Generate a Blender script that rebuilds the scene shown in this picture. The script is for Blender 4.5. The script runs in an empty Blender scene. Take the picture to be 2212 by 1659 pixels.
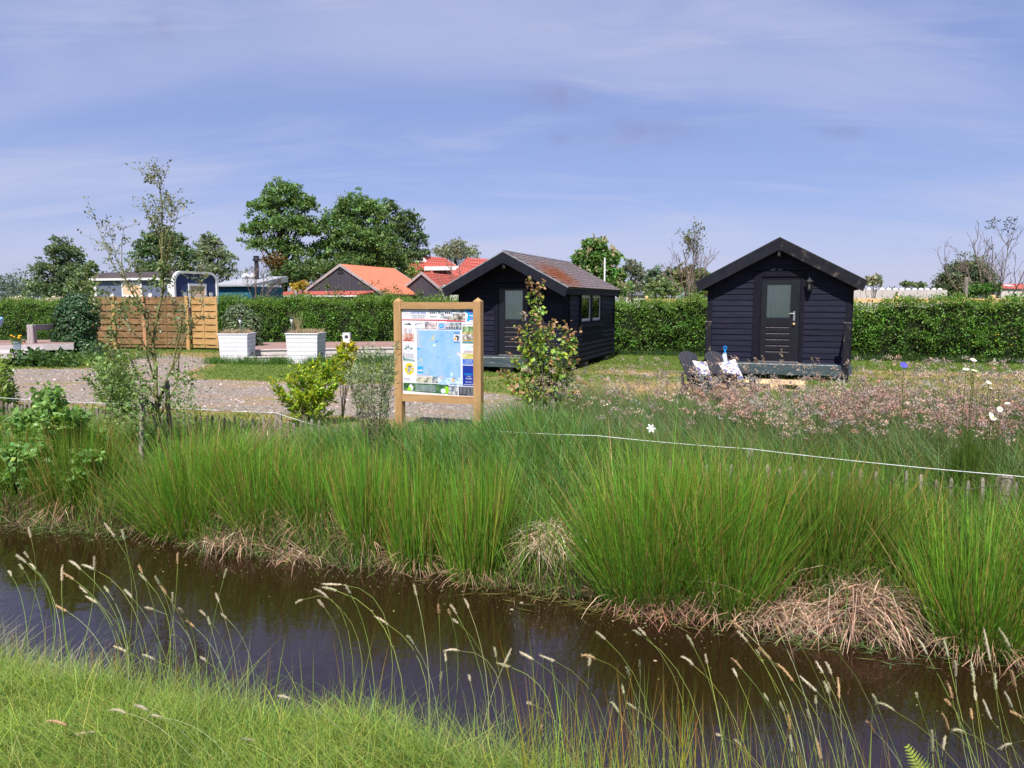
import bpy, math, random
import numpy as np
from mathutils import Vector, Matrix

# ------------------------------------------------------------------ camera, sky, sun, exposure
scene = bpy.context.scene
C = scene.collection
F, PITCH, EYE = 1670.0, math.radians(6.1), 1.8        # focal length (in units of a 2212 wide frame), tilt, eye height
cam_data = bpy.data.cameras.new("camera")
cam_data.sensor_width = 36.0
cam_data.lens = 36.0 * F / 2212.0
cam_data.clip_start, cam_data.clip_end = 0.1, 5000.0
cam = bpy.data.objects.new("camera", cam_data)
C.objects.link(cam)
cam.location = (0, 0, EYE)
cam.rotation_euler = (math.radians(90) - PITCH, 0, 0)
scene.camera = cam

SUN_EL, SUN_AZ = math.radians(54), math.radians(-172)   # azimuth from +Y clockwise: behind the camera, slightly left
sun_vec = Vector((math.sin(SUN_AZ) * math.cos(SUN_EL), math.cos(SUN_AZ) * math.cos(SUN_EL), math.sin(SUN_EL)))
world = bpy.data.worlds.new("World")
scene.world = world
world.use_nodes = True
nt = world.node_tree
nt.nodes.clear()
L = nt.links.new
def wn(t, **kw):
    n = nt.nodes.new(t)
    for k, v in kw.items():
        setattr(n, k, v)
    return n
def wmath(op, a, b=None, c=None):
    n = wn("ShaderNodeMath", operation=op)
    for i, x in enumerate((a, b, c)):
        if x is None: continue
        if isinstance(x, (int, float)): n.inputs[i].default_value = x
        else: L(x, n.inputs[i])
    return n.outputs[0]
sky = wn("ShaderNodeTexSky", sky_type="NISHITA", sun_disc=False, sun_elevation=SUN_EL, sun_rotation=SUN_AZ,
         altitude=0, air_density=1.0, dust_density=0.3, ozone_density=3.5)
tint = wn("ShaderNodeMixRGB", blend_type="MULTIPLY")
tint.inputs[0].default_value = 1.0
tint.inputs[2].default_value = (1.02, 0.88, 1.05, 1)
L(sky.outputs[0], tint.inputs[1])
tc = wn("ShaderNodeTexCoord")
sep = wn("ShaderNodeSeparateXYZ")
L(tc.outputs["Generated"], sep.inputs[0])
zz = wmath("ADD", wmath("MAXIMUM", sep.outputs[2], 0.0), 0.22)
cx = wmath("DIVIDE", sep.outputs[0], zz)
cy = wmath("DIVIDE", sep.outputs[1], zz)
comb = wn("ShaderNodeCombineXYZ")
L(cx, comb.inputs[0]); L(cy, comb.inputs[1])
def cloud(loc, rot, scale, nscale, detail, rough, dist, lo, hi):
    mp = wn("ShaderNodeMapping")
    mp.inputs["Location"].default_value = loc
    mp.inputs["Rotation"].default_value = (0, 0, rot)
    mp.inputs["Scale"].default_value = scale
    L(comb.outputs[0], mp.inputs[0])
    nz = wn("ShaderNodeTexNoise")
    nz.inputs["Scale"].default_value = nscale
    nz.inputs["Detail"].default_value = detail
    nz.inputs["Roughness"].default_value = rough
    nz.inputs["Distortion"].default_value = dist
    L(mp.outputs[0], nz.inputs["Vector"])
    mr = wn("ShaderNodeMapRange", interpolation_type="SMOOTHSTEP")
    mr.inputs[1].default_value = lo
    mr.inputs[2].default_value = hi
    L(nz.outputs[0], mr.inputs[0])
    return mr.outputs[0]
band = cloud((0.6, 1.7, 0), math.radians(17), (0.26, 0.95, 1), 1.4, 6, 0.5, 0.6, 0.40, 0.68)
wisp = cloud((3.1, 0.2, 0), math.radians(-22), (0.45, 1.5, 1), 2.2, 9, 0.62, 1.1, 0.46, 0.72)
veil = wn("ShaderNodeMixRGB", blend_type="MIX")              # thin cirrostratus veil over the whole sky
veil.inputs[0].default_value = 0.66
veil.inputs[2].default_value = (1.50, 1.96, 3.70, 1)
L(tint.outputs[0], veil.inputs[1])
fac = wmath("MULTIPLY", wmath("MINIMUM", wmath("ADD", wmath("MULTIPLY", band, 0.70), wmath("MULTIPLY", wisp, 0.32)), 1.0), 0.9)
skyb = wn("ShaderNodeMixRGB", blend_type="MIX")
L(fac, skyb.inputs[0]); L(veil.outputs[0], skyb.inputs[1])
skyb.inputs[2].default_value = (3.5, 3.68, 4.95, 1)           # thin high cloud, before the background strength
# a few small grey fair-weather puffs
puffs = None
for (px, py, wx, wy) in ((1205, 205, 80, 26), (1385, 288, 105, 30), (1210, 300, 22, 12), (330, 55, 50, 30), (1815, 285, 40, 16)):
    d = Vector(((px - 1106) / F, math.cos(PITCH) - (py - 829.5) / F * math.sin(PITCH), -math.sin(PITCH) - (py - 829.5) / F * math.cos(PITCH)))
    az, el = d.x / d.y, d.z / d.y
    a_ = wmath("DIVIDE", wmath("SUBTRACT", wmath("DIVIDE", sep.outputs[0], sep.outputs[1]), az), wx / F)
    b_ = wmath("DIVIDE", wmath("SUBTRACT", wmath("DIVIDE", sep.outputs[2], sep.outputs[1]), el), wy / F)
    r2 = wmath("ADD", wmath("MULTIPLY", a_, a_), wmath("MULTIPLY", b_, b_))
    g = wmath("MULTIPLY", wmath("EXPONENT", wmath("MULTIPLY", r2, -1.0)), wmath("GREATER_THAN", sep.outputs[1], 0.0))
    puffs = g if puffs is None else wmath("ADD", puffs, g)
pn = wn("ShaderNodeTexNoise")
pn.inputs["Scale"].default_value = 26.0
pn.inputs["Detail"].default_value = 4.0
L(tc.outputs["Generated"], pn.inputs["Vector"])
pfac = wmath("MULTIPLY", wmath("MINIMUM", wmath("MULTIPLY", puffs, wmath("MAXIMUM", wmath("SUBTRACT", pn.outputs[0], 0.3), 0.0)), 0.5), 1.5)
skyp = wn("ShaderNodeMixRGB", blend_type="MIX")
L(pfac, skyp.inputs[0]); L(skyb.outputs[0], skyp.inputs[1])
skyp.inputs[2].default_value = (1.75, 1.80, 3.1, 1)
bg = wn("ShaderNodeBackground")
bg.inputs["Strength"].default_value = 0.10
L(skyp.outputs[0], bg.inputs[0])
wo = wn("ShaderNodeOutputWorld")
L(bg.outputs[0], wo.inputs[0])

sl = bpy.data.lights.new("sun", "SUN")
sl.energy = 4.8
sl.angle = math.radians(0.6)
sl.color = (1.0, 0.95, 0.87)
so = bpy.data.objects.new("sun", sl)
C.objects.link(so)
so.rotation_euler = sun_vec.to_track_quat("Z", "Y").to_euler()
so.location = (0, -20, 40)

vs = scene.view_settings
vs.view_transform = "Standard"
vs.look = "None"
vs.exposure = 0.75
vs.gamma = 1.0
vs.use_curve_mapping = False
cy_ = scene.cycles
cy_.use_denoising = True
cy_.max_bounces = 6
cy_.diffuse_bounces = 3
cy_.glossy_bounces = 3
cy_.transmission_bounces = 4
cy_.transparent_max_bounces = 6
cy_.use_adaptive_sampling = True
cy_.adaptive_threshold = 0.02
cy_.caustics_reflective = False
cy_.caustics_refractive = False

# ------------------------------------------------------------------ coordinates
RNG = np.random.default_rng(11)
random.seed(5)
TH = math.radians(20)
UX = np.array([math.cos(TH), -math.sin(TH)])      # along the ditch, towards the right
VX = np.array([math.sin(TH), math.cos(TH)])       # across the ditch, away from the camera
ROT = -TH
def W(u, v, z=0.0):
    return (u * UX[0] + v * VX[0], u * UX[1] + v * VX[1], z)
def toUV(x, y):
    return x * UX[0] + y * UX[1], x * VX[0] + y * VX[1]
def _ray(px, py):
    dx, dy = (px - 1106) / F, -(py - 829.5) / F
    return np.array([dx, math.cos(PITCH) + dy * math.sin(PITCH), -math.sin(PITCH) + dy * math.cos(PITCH)])
def gp(px, py, z=0.0):                             # point of the level z that a sight line meets
    d = _ray(px, py)
    return d * ((z - EYE) / d[2]) + np.array([0, 0, EYE])
def at(px, py, Y):                                 # point of a sight line at the distance Y
    d = _ray(px, py)
    return d * (Y / d[1]) + np.array([0, 0, EYE])
def smooth(x, a, b):
    t = np.clip((np.asarray(x, float) - a) / (b - a), 0, 1)
    return t * t * (3 - 2 * t)
WATER_Z = -0.47
def wob(u):
    u = np.asarray(u, float)
    return 0.10 * np.sin(u * 1.9 + 0.4) + 0.07 * np.sin(u * 4.3 + 1.0) + 0.04 * np.sin(u * 9.1)
def ground_z(u, v):
    u = np.asarray(u, float); v = np.asarray(v, float)
    vn, vf = v + 0.6 * wob(u + 7), v - 0.8 * wob(u)
    near = -0.62 * smooth(vn, 2.45, 3.5)
    far = 0.62 * smooth(vf, 5.35, 6.1)* 0.72 + 0.62 * 0.28 * smooth(vf, 6.1, 8.2)
    bump = 0.03 * np.sin(u * 1.3 + v * 0.7) * np.sin(v * 1.1 + 2 - u * 0.4)
    return near + far - 0.25 * smooth(vn, 3.3, 4.1) * (1 - smooth(vf, 4.8, 5.6)) + bump * (1 - smooth(v, 7.2, 9.0)) * (1 - smooth(-v, -1.0, 3))

# ------------------------------------------------------------------ object helpers
def setp(o, label=None, cat=None, group=None, kind=None):
    if label: o["label"] = label
    if cat: o["category"] = cat
    if group: o["group"] = group
    if kind: o["kind"] = kind
    return o
def thing(name, label, cat, loc=(0, 0, 0), rotz=0.0, group=None, scale=1.0):
    o = bpy.data.objects.new(name, None)
    o.empty_display_size = 0.2
    C.objects.link(o)
    o.location = loc
    o.rotation_euler = (0, 0, rotz)
    o.scale = (scale,) * 3
    return setp(o, label, cat, group, "thing")
def link(name, me, mat=None, parent=None):
    if mat is not None and not me.materials: me.materials.append(mat)
    o = bpy.data.objects.new(name, me)
    C.objects.link(o)
    if parent is not None: o.parent = parent
    return o
def copy_tree(o, parent=None):
    c = o.copy(); C.objects.link(c)
    if parent is not None: c.parent = parent
    for ch in list(o.children): copy_tree(ch, c)
    return c
def np_mesh(name, verts, loops, starts, cols=None, smooth_=False, mat=None):
    me = bpy.data.meshes.new(name)
    me.vertices.add(len(verts)); me.vertices.foreach_set("co", np.ascontiguousarray(verts, np.float32).ravel())
    me.loops.add(len(loops)); me.loops.foreach_set("vertex_index", np.ascontiguousarray(loops, np.int32))
    me.polygons.add(len(starts)); me.polygons.foreach_set("loop_start", np.ascontiguousarray(starts, np.int32))
    if smooth_: me.polygons.foreach_set("use_smooth", np.ones(len(starts), bool))
    if cols is not None:
        a = me.attributes.new("Col", "FLOAT_COLOR", "POINT")
        cc = np.ones((len(verts), 4), np.float32); cc[:, :3] = cols
        a.data.foreach_set("color", cc.ravel())
    me.update(calc_edges=True)
    if mat is not None: me.materials.append(mat)
    return me
class MB:                                          # collects shapes, then becomes ONE mesh
    def __init__(s): s.v, s.f, s.c = [], [], []
    def add(s, vs_, fs, col=None):
        b = len(s.v); s.v += [tuple(p) for p in vs_]; s.f += [[b + i for i in f] for f in fs]
        s.c += [col or (1, 1, 1)] * len(vs_)
        return s
    def hexa(s, p, col=None):                      # 8 points: bottom loop then top loop
        return s.add(p, [(3, 2, 1, 0), (4, 5, 6, 7), (0, 1, 5, 4), (1, 2, 6, 5), (2, 3, 7, 6), (3, 0, 4, 7)], col)
    def box(s, x0, y0, z0, x1, y1, z1, col=None):
        return s.hexa([(x0, y0, z0), (x1, y0, z0), (x1, y1, z0), (x0, y1, z0), (x0, y0, z1), (x1, y0, z1), (x1, y1, z1), (x0, y1, z1)], col)
    def bevel_box(s, x0, y0, z0, x1, y1, z1, b=0.01, col=None):   # upright box with chamfered vertical and top edges
        def ring(i, z): return [(x0 + i, y0 + b, z), (x0 + b, y0 + i, z), (x1 - b, y0 + i, z), (x1 - i, y0 + b, z), (x1 - i, y1 - b, z), (x1 - b, y1 - i, z), (x0 + b, y1 - i, z), (x0 + i, y1 - b, z)]
        r = [ring(0, z0), ring(0, z1 - b), ring(b * 0.9, z1)]
        fs = [tuple(range(7, -1, -1)), tuple(range(16, 24))]
        for k in range(2):
            for i in range(8): fs.append((k * 8 + i, k * 8 + (i + 1) % 8, k * 8 + 8 + (i + 1) % 8, k * 8 + 8 + i))
        return s.add(r[0] + r[1] + r[2], fs, col)
    def tube(s, pts, radii, n=6, col=None, cap=True):
        pts = [Vector(p) for p in pts]
        if isinstance(radii, (int, float)): radii = [radii] * len(pts)
        vs_, fs = [], []
        up = Vector((0.13, 0.21, 0.97))
        for i, p in enumerate(pts):
            d = (pts[min(i + 1, len(pts) - 1)] - pts[max(i - 1, 0)])
            d = d.normalized() if d.length > 1e-9 else Vector((0, 0, 1))
            a = d.cross(up)
            if a.length < 0.1: a = d.cross(Vector((1, 0, 0)))
            a.normalize(); b = d.cross(a)
            for k in range(n):
                t = 2 * math.pi * k / n
                vs_.append(p + (a * math.cos(t) + b * math.sin(t)) * radii[i])
        for i in range(len(pts) - 1):
            for k in range(n): fs.append((i * n + k, i * n + (k + 1) % n, (i + 1) * n + (k + 1) % n, (i + 1) * n + k))
        if cap: fs += [tuple(range(n))[::-1], tuple((len(pts) - 1) * n + k for k in range(n))]
        return s.add(vs_, fs, col)
    def lathe(s, prof, n=12, c=(0, 0, 0), col=None):
        vs_, fs = [], []
        for (r, z) in prof:
            for k in range(n):
                t = 2 * math.pi * k / n
                vs_.append((c[0] + r * math.cos(t), c[1] + r * math.sin(t), c[2] + z))
        for i in range(len(prof) - 1):
            for k in range(n): fs.append((i * n + k, i * n + (k + 1) % n, (i + 1) * n + (k + 1) % n, (i + 1) * n + k))
        fs += [tuple(range(n))[::-1], tuple((len(prof) - 1) * n + k for k in range(n))]
        return s.add(vs_, fs, col)
    def prism(s, poly, d, col=None):               # polygon (3D points) pushed along vector d
        n = len(poly); q = [tuple(np.array(p) + np.array(d)) for p in poly]
        fs = [tuple(range(n))[::-1], tuple(range(n, 2 * n))] + [(i, (i + 1) % n, n + (i + 1) % n, n + i) for i in range(n)]
        return s.add(list(poly) + q, fs, col)
    def mesh(s, name, smooth_=False):
        me = bpy.data.meshes.new(name)
        me.from_pydata(s.v, [], s.f)
        a = me.attributes.new("Col", "FLOAT_COLOR", "POINT")
        cc = np.ones((len(s.v), 4), np.float32); cc[:, :3] = np.array(s.c, np.float32).reshape(-1, 3)
        a.data.foreach_set("color", cc.ravel())
        if smooth_: me.polygons.foreach_set("use_smooth", np.ones(len(me.polygons), bool))
        me.update()
        return me
    def build(s, name, mat, parent=None, smooth_=False):
        return link(name, s.mesh(name, smooth_), mat, parent)

# ------------------------------------------------------------------ materials
def material(name):
    m = bpy.data.materials.new(name); m.use_nodes = True
    n = m.node_tree; n.nodes.clear()
    out = n.nodes.new("ShaderNodeOutputMaterial")
    b = n.nodes.new("ShaderNodeBsdfPrincipled")
    n.links.new(b.outputs[0], out.inputs[0])
    return m, n, b, out
def rgba(c): return (c[0], c[1], c[2], 1)
def surf(name, c1, c2=None, scale=8.0, stretch=(1, 1, 1), rough=0.6, bump=0.0, bscale=None, spec=0.3, metal=0.0, lo=0.35, hi=0.65, c3=None, s3=2.0, l3=0.58, h3=0.72, vary=0.0, detail=6):
    """two colours mixed by noise, optional third colour as larger stains, optional bump, per-object brightness change"""
    m, n, b, out = material(name)
    N, K = n.nodes.new, n.links.new
    tc_ = N("ShaderNodeTexCoord"); mp = N("ShaderNodeMapping"); mp.inputs["Scale"].default_value = stretch
    K(tc_.outputs["Object"], mp.inputs[0])
    inf = N("ShaderNodeObjectInfo")
    off = N("ShaderNodeVectorMath"); off.operation = "ADD"
    sc = N("ShaderNodeMath"); sc.operation = "MULTIPLY"; sc.inputs[1].default_value = 37.0
    K(inf.outputs["Random"], sc.inputs[0]); K(mp.outputs[0], off.inputs[0]); K(sc.outputs[0], off.inputs[1])
    nz = N("ShaderNodeTexNoise"); nz.inputs["Scale"].default_value = scale; nz.inputs["Detail"].default_value = detail
    K(off.outputs[0], nz.inputs["Vector"])
    mr = N("ShaderNodeMapRange"); mr.inputs[1].default_value = lo; mr.inputs[2].default_value = hi
    K(nz.outputs[0], mr.inputs[0])
    mx = N("ShaderNodeMixRGB"); mx.inputs[1].default_value = rgba(c1); mx.inputs[2].default_value = rgba(c2 or c1)
    K(mr.outputs[0], mx.inputs[0])
    col = mx.outputs[0]
    if c3 is not None:
        n3 = N("ShaderNodeTexNoise"); n3.inputs["Scale"].default_value = s3; n3.inputs["Detail"].default_value = 8
        n3.inputs["Roughness"].default_value = 0.65
        K(off.outputs[0], n3.inputs["Vector"])
        m3 = N("ShaderNodeMapRange"); m3.inputs[1].default_value = l3; m3.inputs[2].default_value = h3
        K(n3.outputs[0], m3.inputs[0])
        x3 = N("ShaderNodeMixRGB"); x3.inputs[2].default_value = rgba(c3)
        K(m3.outputs[0], x3.inputs[0]); K(col, x3.inputs[1]); col = x3.outputs[0]
    if vary:
        hv = N("ShaderNodeHueSaturation")
        vr = N("ShaderNodeMapRange"); vr.inputs[3].default_value = 1 - vary; vr.inputs[4].default_value = 1 + vary
        K(inf.outputs["Random"], vr.inputs[0]); K(vr.outputs[0], hv.inputs["Value"]); K(col, hv.inputs["Color"]); col = hv.outputs[0]
    K(col, b.inputs["Base Color"])
    b.inputs["Roughness"].default_value = rough
    b.inputs["Specular IOR Level"].default_value = spec
    b.inputs["Metallic"].default_value = metal
    if bump:
        bp = N("ShaderNodeBump"); bp.inputs["Strength"].default_value = bump; bp.inputs["Distance"].default_value = 0.01
        nb = N("ShaderNodeTexNoise"); nb.inputs["Scale"].default_value = bscale or scale * 3; nb.inputs["Detail"].default_value = 5
        K(off.outputs[0], nb.inputs["Vector"]); K(nb.outputs[0], bp.inputs["Height"]); K(bp.outputs[0], b.inputs["Normal"])
    return m
def leafmat(name, rough=0.5, trans=0.35, spec=0.3, tcol=(1.15, 1.2, 0.55)):
    """leaf or blade: own colour from the attribute, some light passing through"""
    m, n, b, out = material(name)
    N, K = n.nodes.new, n.links.new
    at_ = N("ShaderNodeAttribute"); at_.attribute_name = "Col"
    K(at_.outputs["Color"], b.inputs["Base Color"])
    b.inputs["Roughness"].default_value = rough
    b.inputs["Specular IOR Level"].default_value = spec
    tr = N("ShaderNodeBsdfTranslucent")
    mu = N("ShaderNodeMixRGB"); mu.blend_type = "MULTIPLY"; mu.inputs[0].default_value = 1; mu.inputs[2].default_value = rgba(tcol)
    K(at_.outputs["Color"], mu.inputs[1]); K(mu.outputs[0], tr.inputs[0])
    ms = N("ShaderNodeMixShader"); ms.inputs[0].default_value = trans
    K(b.outputs[0], ms.inputs[1]); K(tr.outputs[0], ms.inputs[2]); K(ms.outputs[0], out.inputs[0])
    return m
def plain(name, c, rough=0.5, spec=0.3, metal=0.0):
    return surf(name, c, tuple(min(1, x * 0.86) for x in c), scale=5, rough=rough, spec=spec, metal=metal)
M = {}
M["grass"] = leafmat("grass_blade", 0.5, 0.48, 0.3)
M["leaf"] = leafmat("leaf", 0.42, 0.38, 0.4)
M["leaf_gloss"] = leafmat("glossy_leaf", 0.42, 0.2, 0.4)
M["straw"] = leafmat("dry_stem", 0.8, 0.2, 0.1, (1, 1, 1))
M["fluff"] = leafmat("seed_fluff", 0.9, 0.35, 0.05, (1, 1, 1))
M["petal"] = leafmat("petal", 0.7, 0.35, 0.1, (1, 1, 1))
M["bark"] = surf("bark", (0.10, 0.075, 0.05), (0.19, 0.16, 0.12), 14, (1, 1, 0.3), 0.9, 0.5, 30, 0.1)
M["bark_dark"] = surf("dark_bark", (0.035, 0.028, 0.02), (0.08, 0.065, 0.05), 10, (1, 1, 0.3), 0.9, 0.5, 24, 0.1)
M["bark_red"] = surf("reddish_bark", (0.13, 0.095, 0.085), (0.22, 0.165, 0.14), 14, (1, 1, 0.3), 0.8, 0.3, 30, 0.1)
M["bark_green"] = surf("green_bark", (0.13, 0.12, 0.045), (0.20, 0.19, 0.085), 20, (1, 1, 0.3), 0.7, 0.3, 30, 0.15)
M["post_wood"] = surf("weathered_post", (0.14, 0.115, 0.095), (0.30, 0.26, 0.225), 9, (3, 3, 0.35), 0.9, 0.6, 30, 0.1, vary=0.25)
M["sign_wood"] = surf("pressure_treated_pine", (0.33, 0.19, 0.085), (0.41, 0.25, 0.12), 5, (4, 4, 0.6), 0.7, 0.25, 30, 0.2, c3=(0.27, 0.14, 0.055), s3=5, l3=0.66, h3=0.8, vary=0.06)
M["new_wood"] = surf("fresh_pine", (0.62, 0.36, 0.17), (0.72, 0.46, 0.24), 5, (0.6, 4, 4), 0.7, 0.2, 30, 0.2, vary=0.1)
M["pale_wood"] = surf("pale_pallet_wood", (0.60, 0.40, 0.22), (0.72, 0.52, 0.32), 5, (0.6, 4, 4), 0.75, 0.2, 30, 0.2, vary=0.12)
M["fence_old"] = surf("brown_larch_slat", (0.17, 0.098, 0.046), (0.25, 0.152, 0.077), 4, (0.7, 4, 5), 0.8, 0.25, 30, 0.15, vary=0.18)
M["fence_new"] = surf("honey_larch_slat", (0.37, 0.215, 0.085), (0.46, 0.285, 0.125), 4, (0.7, 4, 5), 0.75, 0.25, 30, 0.2, vary=0.1)
M["black_board"] = surf("black_stained_board", (0.0082, 0.0084, 0.0215), (0.013, 0.0128, 0.0285), 3, (0.8, 5, 8), 0.6, 0.25, 40, 0.12, c3=(0.020, 0.0175, 0.027), s3=3, l3=0.56, h3=0.74, vary=0.16)
M["black_trim"] = surf("black_trim", (0.0055, 0.0053, 0.012), (0.009, 0.0088, 0.017), 6, (1, 1, 1), 0.6, 0.2, 40, 0.12, vary=0.1)
M["black_barge"] = surf("worn_black_barge_board", (0.009, 0.009, 0.014), (0.014, 0.014, 0.020), 6, (1, 1, 1), 0.65, 0.3, 40, 0.12, c3=(0.085, 0.07, 0.06), s3=4.5, l3=0.55, h3=0.66)
M["door_black"] = surf("black_door_paint", (0.006, 0.006, 0.011), (0.010, 0.010, 0.016), 6, rough=0.35, spec=0.4)
M["worn_edge"] = surf("worn_paint_edge", (0.20, 0.17, 0.19), (0.08, 0.07, 0.08), 30, (1, 1, 1), 0.7)
M["deck_teal"] = surf("grey_green_deck_paint", (0.034, 0.052, 0.062), (0.056, 0.075, 0.086), 4, (0.7, 5, 5), 0.55, 0.2, 30, 0.3, c3=(0.24, 0.25, 0.25), s3=4, l3=0.62, h3=0.74)
M["curtain"] = surf("sheer_curtain", (0.74, 0.79, 0.75), (0.86, 0.89, 0.86), 9, (7, 1, 0.6), 0.85, spec=0.1)
M["steel"] = surf("steel", (0.62, 0.62, 0.64), (0.52, 0.52, 0.55), 20, rough=0.3, metal=0.9)
M["white_paint"] = surf("white_paint", (0.60, 0.59, 0.64), (0.66, 0.65, 0.69), 4, (1, 1, 4), 0.6, 0.15, 30, 0.25, c3=(0.44, 0.41, 0.39), s3=5, l3=0.68, h3=0.8, vary=0.04)
M["white_trim"] = surf("white_trim", (0.68, 0.67, 0.68), (0.62, 0.61, 0.62), 6, rough=0.5)
M["grey_deck"] = surf("silvered_deck_board", (0.42, 0.37, 0.38), (0.54, 0.48, 0.48), 4, (0.5, 6, 6), 0.8, 0.3, 40, 0.15, vary=0.12)
M["brown_deck"] = surf("brown_deck_board", (0.25, 0.16, 0.14), (0.34, 0.22, 0.19), 4, (0.5, 6, 6), 0.7, 0.3, 40, 0.2, vary=0.12)
M["grey_post"] = surf("silvered_oak", (0.26, 0.22, 0.23), (0.38, 0.33, 0.33), 5, (4, 4, 0.5), 0.85, 0.3, 40, 0.15)
M["concrete"] = surf("concrete", (0.33, 0.31, 0.29), (0.45, 0.42, 0.40), 8, rough=0.9, bump=0.3, spec=0.1)
M["black_plastic"] = surf("anthracite_plastic", (0.035, 0.035, 0.045), (0.048, 0.046, 0.056), 6, rough=0.45, spec=0.4)
M["black_rubber"] = plain("black_rubber", (0.02, 0.02, 0.022), 0.6)
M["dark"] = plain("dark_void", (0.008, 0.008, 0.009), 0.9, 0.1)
M["zinc_black"] = plain("black_iron", (0.02, 0.02, 0.025), 0.45, 0.5)
M["rope"] = surf("white_fence_tape", (0.75, 0.76, 0.76), (0.6, 0.62, 0.62), 60, rough=0.6)
M["wire"] = plain("wire", (0.25, 0.24, 0.23), 0.5, 0.4, 0.5)
m, n, b, out = material("window_glass")
b.inputs["Base Color"].default_value = (0.03, 0.035, 0.035, 1); b.inputs["Roughness"].default_value = 0.03
b.inputs["Specular IOR Level"].default_value = 0.8; b.inputs["Alpha"].default_value = 1.0
gl = n.nodes.new("ShaderNodeBsdfGlossy"); gl.inputs["Roughness"].default_value = 0.02
tp = n.nodes.new("ShaderNodeBsdfTransparent"); tp.inputs[0].default_value = (0.92, 0.95, 0.94, 1)
fr = n.nodes.new("ShaderNodeFresnel"); fr.inputs[0].default_value = 1.4
mx = n.nodes.new("ShaderNodeMixShader")
n.links.new(fr.outputs[0], mx.inputs[0]); n.links.new(tp.outputs[0], mx.inputs[1]); n.links.new(gl.outputs[0], mx.inputs[2]); n.links.new(mx.outputs[0], out.inputs[0])
M["glass"] = m
# ------------------------------------------------------------------ the ground, the lane, the water
GRAVEL = np.array([(-26, 10.6), (-22, 10.3), (-17, 10.0), (-12.8, 9.85), (-10.5, 10.1), (-7.8, 10.3), (-6.6, 10.45), (-5.6, 10.2), (-4.6, 10.35), (-3.7, 10.9), (-3.45, 11.8), (-3.5, 12.7), (-4.0, 13.5), (-5.4, 13.9),
                   (-7.2, 14.6), (-8.65, 14.75), (-10.9, 14.3), (-13.0, 14.2), (-14.4, 15.4), (-15.0, 16.6), (-16.0, 18.2), (-17.2, 19.4), (-19.0, 20.6), (-20.3, 20.0), (-18.8, 18.0), (-17.6, 16.6), (-17.9, 15.4), (-20, 14.5), (-26, 13.8)])
def in_poly(u, v, poly):
    u = np.asarray(u, float); v = np.asarray(v, float)
    r = np.zeros(u.shape, bool); n_ = len(poly)
    for i in range(n_):
        (a, b_), (c, d) = poly[i], poly[(i + 1) % n_]
        cond = ((b_ > v) != (d > v))
        with np.errstate(divide="ignore", invalid="ignore"):
            xi = (c - a) * (v - b_) / (d - b_ if d != b_ else 1e-9) + a
        r ^= cond & (u < xi)
    return r
def poly_dist(u, v, poly):
    u = np.asarray(u, float); v = np.asarray(v, float); best = np.full(u.shape, 1e9)
    for i in range(len(poly)):
        a = poly[i]; d = poly[(i + 1) % len(poly)] - a
        t = np.clip(((u - a[0]) * d[0] + (v - a[1]) * d[1]) / (d @ d), 0, 1)
        best = np.minimum(best, np.hypot(u - a[0] - t * d[0], v - a[1] - t * d[1]))
    return best
DRY = [(-2.6, 16.2, 1.7, 1.6, 1.0), (-3.4, 19.4, 2.2, 0.9, 0.75), (-4.4, 15.6, 1.6, 0.7, 0.7), (-5.2, 21.3, 1.8, 0.45, 0.25), (2.4, 20.6, 2.6, 0.5, 0.6), (4.4, 21.6, 4.0, 0.8, 0.8), (4.4, 16.5, 2.8, 2.2, 1.0),
       (5.5, 19.0, 3.5, 1.3, 0.9), (7.5, 21.4, 2.5, 0.8, 0.8), (-18.5, 20.8, 3.0, 1.2, 0.9), (-16.2, 16.0, 1.2, 1.8, 0.5), (-6.5, 9.85, 4.5, 0.35, 0.5), (-4.0, 14.6, 1.2, 1.0, 0.7), (0.5, 14.2, 1.6, 1.2, 0.6), (-6.4, 16.9, 1.2, 0.5, 0.4)]
def dryness(u, v):
    u = np.asarray(u, float); v = np.asarray(v, float)
    d = np.zeros(np.broadcast(u, v).shape)
    for (a, b_, ru, rv, s) in DRY:
        d = np.maximum(d, s * np.exp(-1.2 * (((u - a) / ru) ** 2 + ((v - b_) / rv) ** 2) ** 1.5))
    e = poly_dist(u, v, GRAVEL)
    d = np.maximum(d, 0.75 * np.exp(-(e / 0.28) ** 2))
    n_ = 0.5 + 0.25 * np.sin(u * 3.1 + 1.7 * np.sin(v * 2.3)) + 0.25 * np.sin(v * 4.7 + 1.3 * np.sin(u * 5.9))
    return np.clip(d * (0.55 + 0.8 * n_), 0, 1)
def axis(fine0, fine1, step, lo, hi, grow=1.35):
    a = list(np.arange(fine0, fine1 + 1e-6, step))
    s, x = step, fine1
    while x < hi: s *= grow; x += s; a.append(min(x, hi))
    s, x = step, fine0; pre = []
    while x > lo: s *= grow; x -= s; pre.append(max(x, lo))
    return np.array(pre[::-1] + a)
gu, gv = axis(-16, 8, 0.14, -2500, 2500), axis(1.5, 26, 0.12, -400, 3000)
GU, GV = np.meshgrid(gu, gv)
GZ = ground_z(GU, GV)
X, Y = GU * UX[0] + GV * VX[0], GU * UX[1] + GV * VX[1]
nu, nv = len(gu), len(gv)
i0 = (np.arange(nv - 1)[:, None] * nu + np.arange(nu - 1)[None, :]).ravel()
loops = np.stack([i0, i0 + 1, i0 + 1 + nu, i0 + nu], 1).ravel()
green, dry_c, mud = np.array([0.10, 0.14, 0.03]), np.array([0.34, 0.235, 0.115]), np.array([0.030, 0.020, 0.012])
dr = dryness(GU, GV)[..., None]
col = green * (1 - dr) + dry_c * dr
wet = (smooth(GV, 2.6, 3.1) * (1 - smooth(GV, 6.0, 9.0)))[..., None]
col = col * (1 - wet) + mud * wet
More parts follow.
